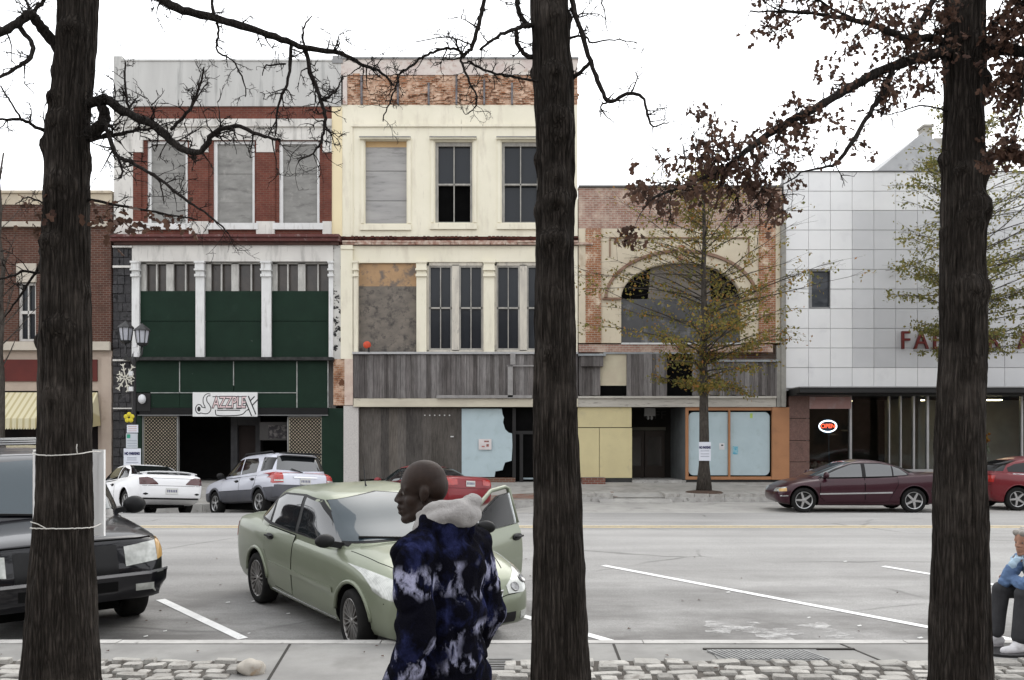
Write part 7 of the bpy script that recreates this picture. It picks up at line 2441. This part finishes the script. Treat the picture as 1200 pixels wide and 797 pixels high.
class Tree:
    def __init__(s, seed):
        s.br = MB(); s.lf = MB(); s.rg = random.Random(seed); s.tips = []

    def limb(s, px, Y0, Y1, w0, w1, twigs=8, tl=.3, amp=.006, sides=9, up=.2, leaf=0, lsize=.075, sub=2):
        """px: points in photo pixels running from depth Y0 to Y1; widths in pixels"""
        n = len(px)
        pts = [P(a, b, lerp(Y0, Y1, i / max(n - 1, 1))) for i, (a, b) in enumerate(px)]
        sc = Y0 / F
        s.limb3(pts, [w0 * sc / 2, (w0 * .6 + w1 * .4) * sc / 2, w1 * sc / 2], twigs, tl, amp, sides, up, leaf, lsize, sub)

    def limb3(s, pts, rads, twigs, tl, amp=.012, sides=9, up=.2, leaf=0, lsize=.075, sub=2):
        rg = s.rg
        q, r = wiggle(pts, rads, amp, rg)
        s.br.tube(q, r, sides)
        for _ in range(twigs):
            i = rg.randrange(1, len(q))
            d = (q[i] - q[i - 1]).normalized()
            s.twig(q[i], d, tl * rg.uniform(.4, 1.25), min(r[i] * .55, .007), up, sub, leaf, lsize)
        if leaf:
            for _ in range(int(leaf * len(q) * .6)):
                i = rg.randrange(1, len(q)); s.clump(q[i], 2, lsize)

    def twig(s, p, d, L, r, up, depth, leaf=0, lsize=.075):
        rg = s.rg
        v = Vector((rg.gauss(0, 1), rg.gauss(0, 1), rg.gauss(0, 1)))
        v = (v - d * v.dot(d)).normalized()
        dr = (d * rg.uniform(.2, .9) + v + Vector((0, 0, up))).normalized()
        n = 5
        pts, q = [p.copy()], p.copy()
        for k in range(n):
            dr = (dr + Vector((rg.gauss(0, .22), rg.gauss(0, .22), rg.gauss(0, .22) + up * .12))).normalized()
            q = q + dr * L / n
            pts.append(q.copy())
        s.br.tube(pts, [lerp(r, .0013, k / n) for k in range(n + 1)], 4, caps=False)
        if depth > 0:
            for _ in range(rg.randint(2, 4)):
                k = rg.randint(1, n)
                s.twig(pts[k], (pts[k] - pts[k - 1]).normalized(), L * rg.uniform(.3, .6), r * .6, up, depth - 1, leaf, lsize)
        if leaf and rg.random() < leaf:
            for k in range(1, n + 1): s.clump(pts[k], rg.randint(1, 3), lsize)

    def clump(s, p, n, size):
        rg = s.rg
        for _ in range(n):
            c = p + Vector((rg.gauss(0, 1), rg.gauss(0, 1), rg.gauss(-.4, .8))) * size * .6
            s.leaf(c, size * rg.uniform(.6, 1.25))

    def leaf(s, c, L, droop=.7):
        rg = s.rg
        d = Vector((rg.gauss(0, 1), rg.gauss(0, 1), rg.gauss(0, 1) - droop)).normalized()
        a = Vector((rg.gauss(0, 1), rg.gauss(0, 1), rg.gauss(0, 1)))
        w = d.cross(a).normalized(); nn = w.cross(d)
        W = L * rg.uniform(.24, .36)
        f_ = nn * L * rg.uniform(.02, .14)
        # lobed outline: midrib plus two jagged halves, slightly folded
        mid = [c, c + d * L * .5, c + d * L]
        l = [c + d * L * .22 + w * W + f_, c + d * L * .42 + w * W * .5 + f_ * .4, c + d * L * .68 + w * W * .95 + f_]
        r = [c + d * L * .22 - w * W + f_, c + d * L * .42 - w * W * .5 + f_ * .4, c + d * L * .68 - w * W * .95 + f_]
        s.lf.add([mid[0], mid[1], mid[2]] + l + r, [(0, 1, 4, 3), (1, 2, 5, 4), (0, 6, 7, 1), (1, 7, 8, 2)])

    def small_leaf(s, c, L):
        rg = s.rg
        d = Vector((rg.gauss(0, 1), rg.gauss(0, 1), rg.gauss(0, 1) - .5)).normalized()
        w = d.cross(Vector((rg.gauss(0, 1), rg.gauss(0, 1), rg.gauss(0, 1)))).normalized() * L * rg.uniform(.22, .4)
        s.lf.add([c, c + d * L * .5 + w, c + d * L, c + d * L * .5 - w], [(0, 1, 2, 3)])


TY = 6.5


def near_tree(label, prof, knots, seed, build_limbs, leafmat=None):
    mb, cen = trunk_mesh(prof, TY, knots, seed, 8.2)
    base = Vector((cen[0][0].x, TY, 0))
    root = empty('street_tree', base)
    tag(root, label, 'tree', 'trees along the street')
    mb.build('trunk', M_bark, root, smooth=True, world=True)
    T = Tree(seed)
    build_limbs(T)
    rg = T.rg
    top, r = cen[-1]
    # crown above the picture
    for k in range(7):
        a = 2 * math.pi * k / 7 + rg.uniform(-.3, .3)
        i = len(cen) - 1 - rg.randrange(0, 40) if k else len(cen) - 1
        p0 = cen[i][0]
        L = rg.uniform(2.2, 3.6)
        el = rg.uniform(.35, .9)
        pts = [p0 + Vector((math.cos(a) * math.cos(el), math.sin(a) * math.cos(el), math.sin(el))) * L * t + Vector((0, 0, .25 * L * t * t)) for t in (0, .25, .5, .75, 1)]
        T.limb3(pts, [.075, .045, .012], 14, .8, .03, 8, .35, .5 if leafmat else 0, .08, 2)
    T.br.build('branches', M_twig, root, smooth=True, world=True)
    if T.lf.f: T.lf.build('leaves', leafmat or M_deadleaf, root, world=True)
    return root


FRONT = -math.pi / 2      # towards the camera
lk = [(45, FRONT + .2, .11, .05), (85, math.pi - .1, .08, .05), (122, FRONT - .5, .07, .05), (152, FRONT - .2, .13, .04), (172, math.pi, .09, .085), (225, FRONT + .1, .13, .04), (290, FRONT - .3, .09, .05), (300, math.pi + .3, .07, .03), (315, math.pi, .06, .06),
      (390, FRONT + .15, .12, .045), (402, math.pi, .08, .07), (345, -.2, .07, .03), (470, FRONT, .12, .03), (200, .1, .08, .03), (185, 0, .06, .03)]
lprof = [(0, 68, 114), (50, 67, 112), (100, 62, 108), (150, 57, 105), (200, 53, 104), (300, 50, 104), (400, 48, 106), (500, 46, 106), (600, 43, 107), (700, 34, 111), (797, 27, 116)]


def left_limbs(T):
    A = T.limb
    A([(72, 62), (56, 42), (45, 28), (35, 18), (20, 28), (0, 38), (-40, 52)], TY, 6.1, 13, 7, 5, .25, sides=12)
    A([(24, 33), (38, 52), (34, 70), (15, 82), (-10, 96)], 6.3, 6.1, 6, 3, 5, .2)
    A([(35, 17), (48, 5), (60, -12)], 6.4, 6.5, 5, 3, 5, .2); A([(36, 16), (30, 0), (20, -20)], 6.4, 6.4, 3, 2, 4, .2)
    A([(98, 122), (112, 119), (126, 117), (140, 128), (165, 140), (185, 150), (210, 172), (235, 177), (250, 157), (275, 148), (310, 160), (328, 163)], TY, 6.0, 12, 2.4, 46, .24, sides=12)
    A([(200, 152), (222, 128), (232, 105), (240, 78)], 6.25, 6.1, 4, 1.6, 12, .16); A([(222, 130), (243, 96)], 6.2, 6.2, 2.4, 1, 6, .12)
    A([(152, 133), (148, 108), (147, 72)], 6.35, 6.4, 3.4, 1.4, 12, .16)
    A([(170, 142), (190, 160), (205, 166), (236, 150)], 6.3, 6.5, 3, 1, 8, .16)
    A([(98, 158), (112, 152), (121, 143), (122, 131), (116, 122)], TY, 6.4, 15, 10, 3, .12, sides=12)
    A([(122, 140), (128, 160), (136, 182), (150, 189), (180, 205), (215, 232), (245, 252), (268, 274)], 6.4, 6.0, 5.5, 1.6, 24, .22)
    A([(175, 203), (188, 215), (192, 240)], 6.3, 6.2, 2.5, 1, 6, .15); A([(140, 187), (143, 205), (138, 210)], 6.35, 6.3, 3, 1.4, 3, .1)
    A([(98, 165), (125, 160), (155, 154), (190, 149)], TY, 6.7, 6, 2.5, 14, .2)
    A([(100, 234), (150, 242), (200, 252), (232, 258)], TY, 6.3, 3.4, 1.2, 10, .16)
    for px_, py_, k in ((128, 252, 16), (140, 256, 14), (118, 246, 10), (163, 255, 12), (175, 252, 9), (208, 258, 8), (135, 268, 6), (190, 262, 5)):
        for _ in range(k): T.clump(P(px_ + T.rg.gauss(0, 5), py_ + T.rg.gauss(0, 6), 6.4 + T.rg.uniform(-.1, .1)), 1, .075)
    A([(62, 245), (45, 235), (30, 232), (18, 240)], TY, 6.4, 2.5, 1, 5, .15)
    for px_, py_, k in ((48, 245, 10), (38, 238, 7), (44, 262, 8), (30, 236, 4)):
        for _ in range(k): T.clump(P(px_ + T.rg.gauss(0, 5), py_ + T.rg.gauss(0, 6), 6.35), 1, .07)
    A([(60, 290), (42, 318), (25, 345), (5, 372)], TY, 6.7, 4, 1.5, 5, .2)
    A([(55, 322), (30, 318), (8, 325), (-20, 332)], TY, 6.3, 3.4, 2, 5, .2)
    A([(58, 155), (44, 150), (30, 142), (12, 140), (-10, 141)], TY, 6.3, 4.5, 2.5, 6, .2); A([(26, 142), (14, 122), (3, 106), (-8, 90)], 6.4, 6.2, 2.6, 1.2, 5, .2)
    # the long limb from above the picture, reaching right over the grey-topped building
    A([(108, -60), (140, -30), (180, -5), (215, 12), (250, 20), (290, 33), (330, 46), (356, 56), (400, 63), (425, 76), (444, 83), (462, 101)], TY, 6.9, 12, 2, 26, .2, sides=12)
    A([(342, 52), (338, 92), (327, 122), (322, 160)], 6.8, 6.7, 4.4, 1.6, 14, .17, up=-.1)
    A([(357, 56), (364, 85), (376, 118), (381, 138), (378, 160), (370, 176), (350, 190)], 6.8, 6.6, 5.6, 1.3, 30, .18, up=0)
    A([(376, 118), (392, 108), (402, 92)], 6.8, 6.9, 3, 1.2, 10, .14); A([(254, 20), (256, 40), (255, 60), (272, 70), (286, 95), (288, 114)], 6.7, 6.6, 3, 1.2, 10, .14, up=-.1)
    A([(250, 20), (248, 0), (242, -20)], 6.7, 6.8, 4, 3, 4, .2); A([(357, 55), (355, 35), (366, 18)], 6.8, 6.9, 3, 1.2, 5, .12)
    A([(335, 75), (312, 77), (308, 88)], 6.8, 6.7, 2.2, 1, 4, .1)


near_tree('dark street tree at the far left with a white board tied round its trunk', lprof, lk, 3, left_limbs)
ck = [(28, FRONT + .1, .10, .035), (25, 0, .07, .05), (97, FRONT, .11, .05), (90, math.pi, .07, .04), (120, FRONT, .12, .02), (150, FRONT + .1, .13, .055), (170, FRONT + .2, .1, .03), (192, math.pi + .3, .08, .05), (215, FRONT, .1, .03), (245, FRONT, .12, .05), (285, FRONT - .1, .11, .035),
      (290, FRONT - .2, .1, .04), (250, math.pi, .08, .04), (355, FRONT, .1, .02), (420, FRONT - .3, .1, .03), (230, 0, .06, .03)]
cprof = [(0, 620, 667), (50, 623, 669), (100, 625, 673), (150, 627, 674), (200, 629, 674), (300, 627, 674), (400, 625, 675), (500, 624, 678), (600, 624, 683), (700, 623, 688), (797, 621, 693)]


def centre_limbs(T):
    A = T.limb
    A([(632, 30), (618, 30), (604, 34), (582, 43), (562, 57)], TY, 6.1, 6, 2.5, 8, .16)
    A([(606, 0), (610, 18), (620, 32)], 6.5, TY, 6, 6, 3, .12); A([(596, -40), (606, 0)], 6.5, 6.5, 5, 6, 2, .2)
    A([(605, 34), (606, 50), (613, 62), (630, 70)], 6.4, TY, 5, 6, 3, .1)
    A([(574, -40), (568, 0), (561, 28), (553, 55), (545, 63), (540, 68)], 6.0, 6.0, 5.5, 4, 6, .2)
    A([(543, 64), (532, 57), (510, 60), (495, 67), (478, 80), (467, 88), (464, 102), (456, 122), (448, 142)], 6.0, 5.9, 3.6, 1.3, 24, .15, up=0)
    A([(540, 68), (546, 88), (557, 108), (558, 124), (546, 134)], 6.0, 5.9, 3, 1, 14, .13, up=0); A([(550, 72), (572, 83), (590, 88), (612, 92), (630, 96)], 6.0, 6.3, 2.6, 3, 14, .13)
    A([(553, 52), (538, 47), (518, 44), (488, 50)], 6.0, 5.8, 1.8, 1, 8, .14)
    A([(666, -40), (670, 0), (680, 35), (692, 72), (703, 100), (714, 119), (735, 111), (752, 114), (760, 138), (766, 148), (784, 143)], TY, 6.1, 7, 1.3, 18, .17, sides=10)
    A([(664, 94), (678, 86), (692, 73)], TY, 6.4, 6, 3.4, 3, .08); A([(714, 119), (704, 124), (708, 134), (719, 143)], 6.2, 6.2, 2.6, 1, 5, .1, up=-.2)
    A([(668, 45), (684, 42), (694, 50), (720, 46), (747, 50)], TY, 6.2, 3, 1, 8, .15); A([(700, -30), (706, 5), (710, 25), (712, 36)], 6.1, 6.1, 2, 1, 5, .12, up=-.2)
    A([(735, 111), (738, 102), (745, 96)], 6.15, 6.1, 1.5, .8, 3, .08)


near_tree('dark street tree in the middle, its trunk in front of the cream building', cprof, ck, 5, centre_limbs)
rk = [(100, .1, .11, .10), (200, 0, .12, .09), (205, FRONT - .45, .055, .055), (252, FRONT + .55, .14, .06), (262, FRONT - .3, .09, .025), (265, 0.3, .09, .05), (190, math.pi, .08, .05), (345, FRONT, .14, .05), (342, FRONT + .9, .08, .04), (150, FRONT, .12, .02),
      (275, math.pi, .06, .03), (60, FRONT + .3, .1, .03), (64, 0, .1, .06), (60, math.pi, .1, .05), (430, FRONT, .1, .02)]
rprof = [(0, 1108, 1155), (60, 1108, 1154), (130, 1107, 1152), (200, 1104, 1153), (300, 1103, 1154), (400, 1102, 1155), (500, 1097, 1153), (600, 1095, 1156), (700, 1092, 1158), (797, 1090, 1162)]


def right_limbs(T):
    A = T.limb
    A([(1118, 62), (1108, 60), (1085, 65), (1050, 76), (1010, 95), (985, 110), (950, 130), (930, 140), (905, 155), (880, 172), (866, 185), (850, 196), (825, 208), (790, 222), (758, 236)], TY, 5.6, 13, 2, 34, .26, sides=12, up=-.15, leaf=.14, lsize=.06)
    A([(1108, 50), (1085, 44), (1065, 46), (1040, 36), (1000, 23), (940, 15), (880, 13)], TY, 6.0, 10, 1.6, 30, .26, leaf=.12, lsize=.05)
    A([(1064, 52), (1080, 25), (1096, -6), (1105, -40)], 6.4, 6.7, 8, 6, 14, .26, leaf=.16, lsize=.05)
    A([(1046, 80), (1034, 108), (1021, 130), (1006, 155), (985, 186), (972, 195), (945, 200), (918, 216)], 6.3, 5.9, 7, 1.2, 18, .2, leaf=.12, lsize=.05)
    A([(1145, 58), (1175, 57), (1200, 61), (1235, 70), (1290, 80)], TY, 5.9, 14, 9, 20, .28, sides=12, leaf=.22, lsize=.055)
    A([(1150, 40), (1172, 20), (1195, 5), (1225, -10)], TY, 6.1, 5, 3, 16, .26, leaf=.22, lsize=.055)
    A([(1110, 131), (1082, 123), (1052, 132), (1034, 135)], TY, 6.2, 2.2, 1, 5, .1)
    A([(1210, 66), (1200, 90), (1196, 130), (1186, 165)], 6.1, 6.0, 4, 1.2, 14, .2, up=-.3, leaf=.3, lsize=.055)
    A([(940, 15), (908, 10), (885, -12)], 6.1, 6.1, 2, 1, 6, .2, leaf=.12, lsize=.05)
    A([(1000, 22), (960, 2), (930, -20)], 6.2, 6.2, 3, 2, 10, .24, leaf=.14, lsize=.05)
    # drooping clusters of dead leaves at the end of the long limb
    rg = T.rg
    cl = [(820, 130, 15, 8, 26), (838, 150, 14, 10, 30), (860, 165, 22, 16, 60), (815, 165, 14, 10, 30), (800, 190, 18, 9, 34), (778, 185, 10, 6, 14), (840, 195, 26, 16, 90), (870, 200, 22, 22, 90), (885, 215, 16, 26, 80), (905, 235, 13, 22, 70), (845, 225, 20, 14, 50), (760, 225, 16, 9, 40),
          (745, 228, 8, 8, 16), (740, 192, 5, 7, 12), (826, 178, 14, 10, 40), (925, 175, 12, 16, 26), (935, 150, 14, 9, 26), (925, 195, 6, 10, 12), (862, 250, 6, 10, 16), (905, 262, 8, 9, 18), (780, 240, 9, 9, 16), (920, 250, 5, 4, 6)]
    for (u, v, su, sv, k) in cl:
        Yc = lerp(5.75, 6.0, rg.random())
        for _ in range(int(k * 1.05)):
            T.leaf(P(u + rg.gauss(0, su * .55), v + rg.gauss(0, sv * .55), Yc + rg.gauss(0, .12)), .052 * rg.uniform(.6, 1.25), 1.3)
        c = P(u, v - sv, Yc)
        for _ in range(3): T.twig(P(lerp(u, 866, .3), lerp(v, 185, .3), Yc), (P(u, v, Yc) - P(866, 185, Yc)).normalized(), .22, .004, -.2, 1)
    cl = [(1075, 70, 26, 14, 60), (1040, 50, 24, 22, 80), (1000, 100, 16, 12, 50), (990, 70, 20, 16, 60), (1070, 95, 16, 10, 40), (1015, 15, 30, 12, 80), (1060, 12, 26, 14, 80), (985, 145, 12, 10, 40), (960, 85, 10, 12, 36), (975, 135, 12, 9, 36), (1045, 115, 14, 9, 30), (1030, 30, 24, 12, 60),
          (1180, 40, 20, 14, 60), (1175, 20, 16, 14, 50), (1190, 100, 10, 14, 36), (1185, 140, 14, 14, 46), (1192, 165, 9, 10, 30), (1170, 110, 8, 8, 12), (1112, 60, 14, 12, 40), (1150, 165, 8, 5, 10), (960, 120, 10, 10, 24), (915, 18, 16, 8, 26), (965, 15, 20, 10, 40)]
    for (u, v, su, sv, k) in cl:
        Yc = 6.3 + rg.uniform(-.25, .2)
        for _ in range(int(k * .45)): T.leaf(P(u + rg.gauss(0, su * .6), v + rg.gauss(0, sv * .6), Yc + rg.gauss(0, .15)), .055 * rg.uniform(.6, 1.2), .8)


near_tree('dark street tree at the right with dead brown leaves still on its limbs', rprof, rk, 8, right_limbs, M_deadleaf)

# board tied to the left trunk
bd = empty('tied_board', P(82, 628, 6.88)); tag(bd, 'white board standing behind the far left trunk, tied on with white string', 'board')
M_board = pmat('white_corrugated', (.86, .86, .85), (.8, .8, .79), 3, rough=.6)
mb = MB(); a, b = P(40, 628, 6.88), P(123, 527, 6.88)
mb.box(a.x, b.x, 6.88, 6.89, a.z, b.z); mb.box(P(117, 600, 6.88).x, b.x, 6.86, 6.878, a.z, b.z); mb.box(a.x, P(45, 600, 6.88).x, 6.86, 6.878, a.z, b.z)
mb.build('panel', M_board, bd, world=True)
for py_, lft, rgt, dip in ((529, 44.5, 107.5, 4), (618, 41.5, 108.5, -2)):
    z_ = CAMZ + (HY - py_) * TY / F
    cx_ = ((lft + rgt) / 2 - 600) * TY / F; r_ = (rgt - lft) / 2 * TY / F + .008
    pts = []
    for k in range(41):
        t = math.pi + math.pi * k / 40
        pts.append((cx_ + r_ * math.cos(t), TY + r_ * math.sin(t), z_ - dip * TY / F * math.sin(math.pi * k / 40) + random.uniform(-.002, .002)))
    pts = [(a.x + .01, 6.855, z_)] + pts + [(b.x - .02, 6.855, z_ - .01)]
    mb = MB(); mb.tube(pts, .0045, 6)
    kx = 98 if py_ < 600 else 72
    p = Vector(((kx - 600) * TY / F, TY - r_ * .98, z_ - dip * .006)); 
    if py_ < 600: p = Vector(pts[32])
    e = (p + Vector((.008, -.02, .07))) if py_ < 600 else (p + Vector((-.10, -.02, .05)))
    mb.tube([p, p.lerp(e, .5) + Vector((0, -.01, .01)), e], .004, 5)
    mb.build('string', pmat('white_string', (.6, .58, .54)), bd, world=True)


# ------------------------------------------------------------------ trees on the far pavement
def far_tree(name, label, px, base_py, Y, h, seed, radius, zlo, nbr, leafmat, nleaf, lsize, trunk_r, droop=.0, skew=0., hmax_r=.42, upang=.25):
    rg = random.Random(seed)
    b = P(px, base_py, Y)
    root = empty(name, b); tag(root, label, 'tree', 'trees along the street')
    pts = [b + Vector((noise.noise(Vector((k * .7, seed, 0))) * .05 * k * .4, 0, h * k / 12)) for k in range(13)]
    rads = [trunk_r * (1.5 if k == 0 else 1) * (1 - .9 * k / 12) + .012 for k in range(13)]
    mb = MB(); mb.tube(pts, rads, 14); mb.build('trunk', M_fbark, root, smooth=True, world=True)
    T = Tree(seed); T.rg = rg
    tips = []
    for i in range(nbr):
        t = lerp(zlo, .97, (i + rg.random()) / nbr)
        p0 = b + Vector((0, 0, h * t))
        a = rg.uniform(0, 2 * math.pi)
        prof = min((t - zlo * .6) / max(hmax_r - zlo * .6, .01), 1) if t < hmax_r else ((1 - t) / (1 - hmax_r)) ** .8
        L = radius * max(prof, .12) * rg.uniform(.6, 1.12) * (1 + skew * math.cos(a))
        el = upang + rg.uniform(-.15, .3) + (t - zlo) * .5
        d = Vector((math.cos(a) * math.cos(el), math.sin(a) * math.cos(el), math.sin(el)))
        q = [p0]
        n = 6
        for k in range(n):
            d = (d + Vector((rg.gauss(0, .10), rg.gauss(0, .10), rg.gauss(0, .07) - droop * .1))).normalized()
            q.append(q[-1] + d * L / n)
        r0 = max(.012, trunk_r * .24 * (1 - t) + .006)
        T.br.tube(q, [lerp(r0, .004, k / n) for k in range(n + 1)], 5, caps=False)
        for k in range(1, n + 1):
            for _ in range(rg.randint(2, 4)):
                a2 = rg.uniform(-1.1, 1.1)
                e = Matrix.Rotation(a2, 3, 'Z') @ d + Vector((0, 0, rg.uniform(-.25, .3)))
                e.normalize()
                ll = L * rg.uniform(.10, .3)
                st = q[k - 1].lerp(q[k], rg.random())
                m1 = st + e * ll * .5 + Vector((0, 0, rg.uniform(-.03, .03))); m2 = st + e * ll
                T.br.tube([st, m1, m2], [.006, .004, .0025], 3, caps=False)
                tips += [m1, m2, st.lerp(m1, .5), m1.lerp(m2, .5)]
    for _ in range(nleaf):
        c = rg.choice(tips)
        if (c.z - b.z) / h > .62 and rg.random() < .55: continue
        for _k in range(2):
            T.small_leaf(c + Vector((rg.gauss(0, .07), rg.gauss(0, .07), rg.gauss(-.03, .06))), lsize * rg.uniform(.6, 1.3))
    T.br.build('branches', M_fbark, root, smooth=True, world=True)
    if nleaf: T.lf.build('leaves', leafmat, root, world=True)
    return root


far_tree('young_tree', 'young oak with thin yellow-green leaves and a paper notice, before the arched window', 825, 577, 28.5, 10.6, 21, 4.8, .30, 100, M_greenleaf, 9500, .10, .17, droop=.25, hmax_r=.5, upang=.12)
far_tree('young_tree', 'fuller green oak half hidden by the right trunk, before the panelled wall', 1126, 577, 28.5, 13.0, 33, 4.3, .33, 130, M_greenleaf2, 10500, .105, .15, droop=.2, skew=.35, hmax_r=.55, upang=.2)
far_tree('bare_tree', 'small bare tree at the far left edge before the dark brick building', 1, 580, 28.3, 10.8, 41, 2.3, .3, 30, None, 0, .1, .13, upang=.7)
# earth round the young tree, notice on its trunk
mb = MB(); c = P(825, 577, 28.5)
mb.lathe([(.62, -.02), (.55, .03), (.35, .055), (.1, .09)], Matrix.Translation(c + Vector((0, -.02, .0))), 20)
o = mb.build('tree_pit', pmat('bark_mulch', (.09, .06, .045), (.06, .04, .03), 6, bump=.5), smooth=True); tag(o, 'heap of dark mulch round the young oak', 'mulch', kind='structure')
e = empty('parking_notice', P(826, 539.5, 28.25)); tag(e, 'white paper notice fixed to the trunk of the young oak', 'notice', 'paper signs on posts and trunks')
a, b = P(819, 540, 28.25), P(833, 518, 28.25)
mb = MB(); mb.box(a.x, b.x, 28.24, 28.25, a.z, b.z); mb.build('panel', M_paper, e, world=True)
text_part('sign_lettering', 'NO PARKING', .105, M_navy, (P(826, 524.5, 28.25).x, 28.235, P(826, 524.5, 28.25).z), e, sx=.56, offset=.006)
mb = MB()
for v in (528, 531.5, 534.5): mb.box(P(821, v, 28.25).x, P(831, v, 28.25).x, 28.236, 28.24, P(0, v + .8, 28.25).z, P(0, v, 28.25).z)
mb.build('print', M_greypr, e, world=True)

# fallen leaves and scraps on the near pavement and in the gutter
T = Tree(77); rg = T.rg
for _ in range(150):
    x, y = rg.uniform(-5.5, 6), rg.choice((rg.uniform(6.2, 8.2), rg.uniform(8.35, 8.8), rg.uniform(8.4, 14)))
    zz = road_z(x, y) + .012 if y > 8.27 else (.04 if y < 7.5 else .012)
    a = rg.uniform(0, 6.28); L = rg.uniform(.02, .055)
    d = Vector((math.cos(a), math.sin(a), 0)); w = Vector((-d.y, d.x, 0)) * L * .35
    c = Vector((x, y, zz)); h = Vector((0, 0, rg.uniform(.002, .012)))
    T.lf.add([c, c + d * L * .5 + w + h, c + d * L, c + d * L * .5 - w + h], [(0, 1, 2, 3)])
o = T.lf.build('fallen_leaves', M_deadleaf); tag(o, 'scattered dead leaves on the near pavement and street', 'leaves', kind='stuff')
T = Tree(78); rg = T.rg
for _ in range(26):
    x, y = rg.uniform(-4, 6), rg.uniform(8.6, 14)
    c = Vector((x, y, road_z(x, y) + .012)); L = rg.uniform(.015, .05)
    T.lf.add([c, c + Vector((L, .01, .004)), c + Vector((L * .8, L * .7, .01)), c + Vector((-.01, L * .6, .003))], [(0, 1, 2, 3)])
o = T.lf.build('litter', pmat('paper_scrap', (.6, .6, .58))); tag(o, 'small pale scraps of litter on the asphalt', 'litter', kind='stuff')
# ------------------------------------------------------------------ single pieces become parts of their own
def split_islands(o):
    me = o.data
    n = len(me.vertices)
    par = list(range(n))

    def find(a):
        while par[a] != a:
            par[a] = par[par[a]]; a = par[a]
        return a
    for p in me.polygons:
        vs = p.vertices
        for v in vs[1:]: par[find(vs[0])] = find(v)
    # pieces that touch belong together
    isl = {}
    for p in me.polygons: isl.setdefault(find(p.vertices[0]), []).append(p.index)
    keys = list(isl)
    bb = {}
    for k in keys:
        co = [me.vertices[v].co for i in isl[k] for v in me.polygons[i].vertices]
        bb[k] = (Vector((min(c.x for c in co), min(c.y for c in co), min(c.z for c in co))), Vector((max(c.x for c in co), max(c.y for c in co), max(c.z for c in co))))
    grp = {k: k for k in keys}

    def gf(a):
        while grp[a] != a: a = grp[a]
        return a
    e = .02
    for i, a in enumerate(keys):
        for b in keys[:i]:
            A, B_ = bb[a], bb[b]
            if all(A[0][x] - e < B_[1][x] and B_[0][x] - e < A[1][x] for x in range(3)): grp[gf(a)] = gf(b)
    sets = {}
    for k in keys: sets.setdefault(gf(k), []).extend(isl[k])
    if len(sets) < 2 or len(sets) > 40: return
    first = True
    smooth = me.polygons[0].use_smooth
    for faces in sets.values():
        used, vs, fs, mi = {}, [], [], []
        for i in faces:
            f = []
            for v in me.polygons[i].vertices:
                if v not in used: used[v] = len(vs); vs.append(tuple(me.vertices[v].co))
                f.append(used[v])
            fs.append(f); mi.append(me.polygons[i].material_index)
        nm = bpy.data.meshes.new(o.name.split('.')[0]); nm.from_pydata(vs, [], fs)
        for m in me.materials: nm.materials.append(m)
        nm.polygons.foreach_set('material_index', mi)
        if smooth: nm.polygons.foreach_set('use_smooth', [True] * len(fs))
        nm.update()
        if first: o.data = nm; first = False
        else:
            c = bpy.data.objects.new(o.name.split('.')[0], nm); COL.objects.link(c); c.parent = o.parent


SPLIT = {'brick_pilaster', 'brick_pier', 'outer_pier', 'pilaster_block', 'stone_band', 'lintel', 'window_sill', 'green_board', 'window_surround', 'window_label', 'iron_bracket', 'mullion', 'chimney', 'ceiling_lamp',
         'display_panel', 'inner_wall', 'yellow_board', 'riser', 'gap', 'ledge_cap', 'shop_glass', 'pier_band', 'batten', 'bolt', 'fascia_joint', 'soffit_trim', 'side_wall', 'window_frame', 'junction_box', 'entry_recess', 'plywood', 'shop_goods', 'partition', 'drain_pipe', 'molding', 'upper_band', 'display_case', 'parapet', 'sign_fascia', 'door', 'print', 'sign_figure'}
for o in list(S.objects):
    if o.type == 'MESH' and o.name.split('.')[0] in SPLIT and o.parent is not None and not o.children: split_islands(o)
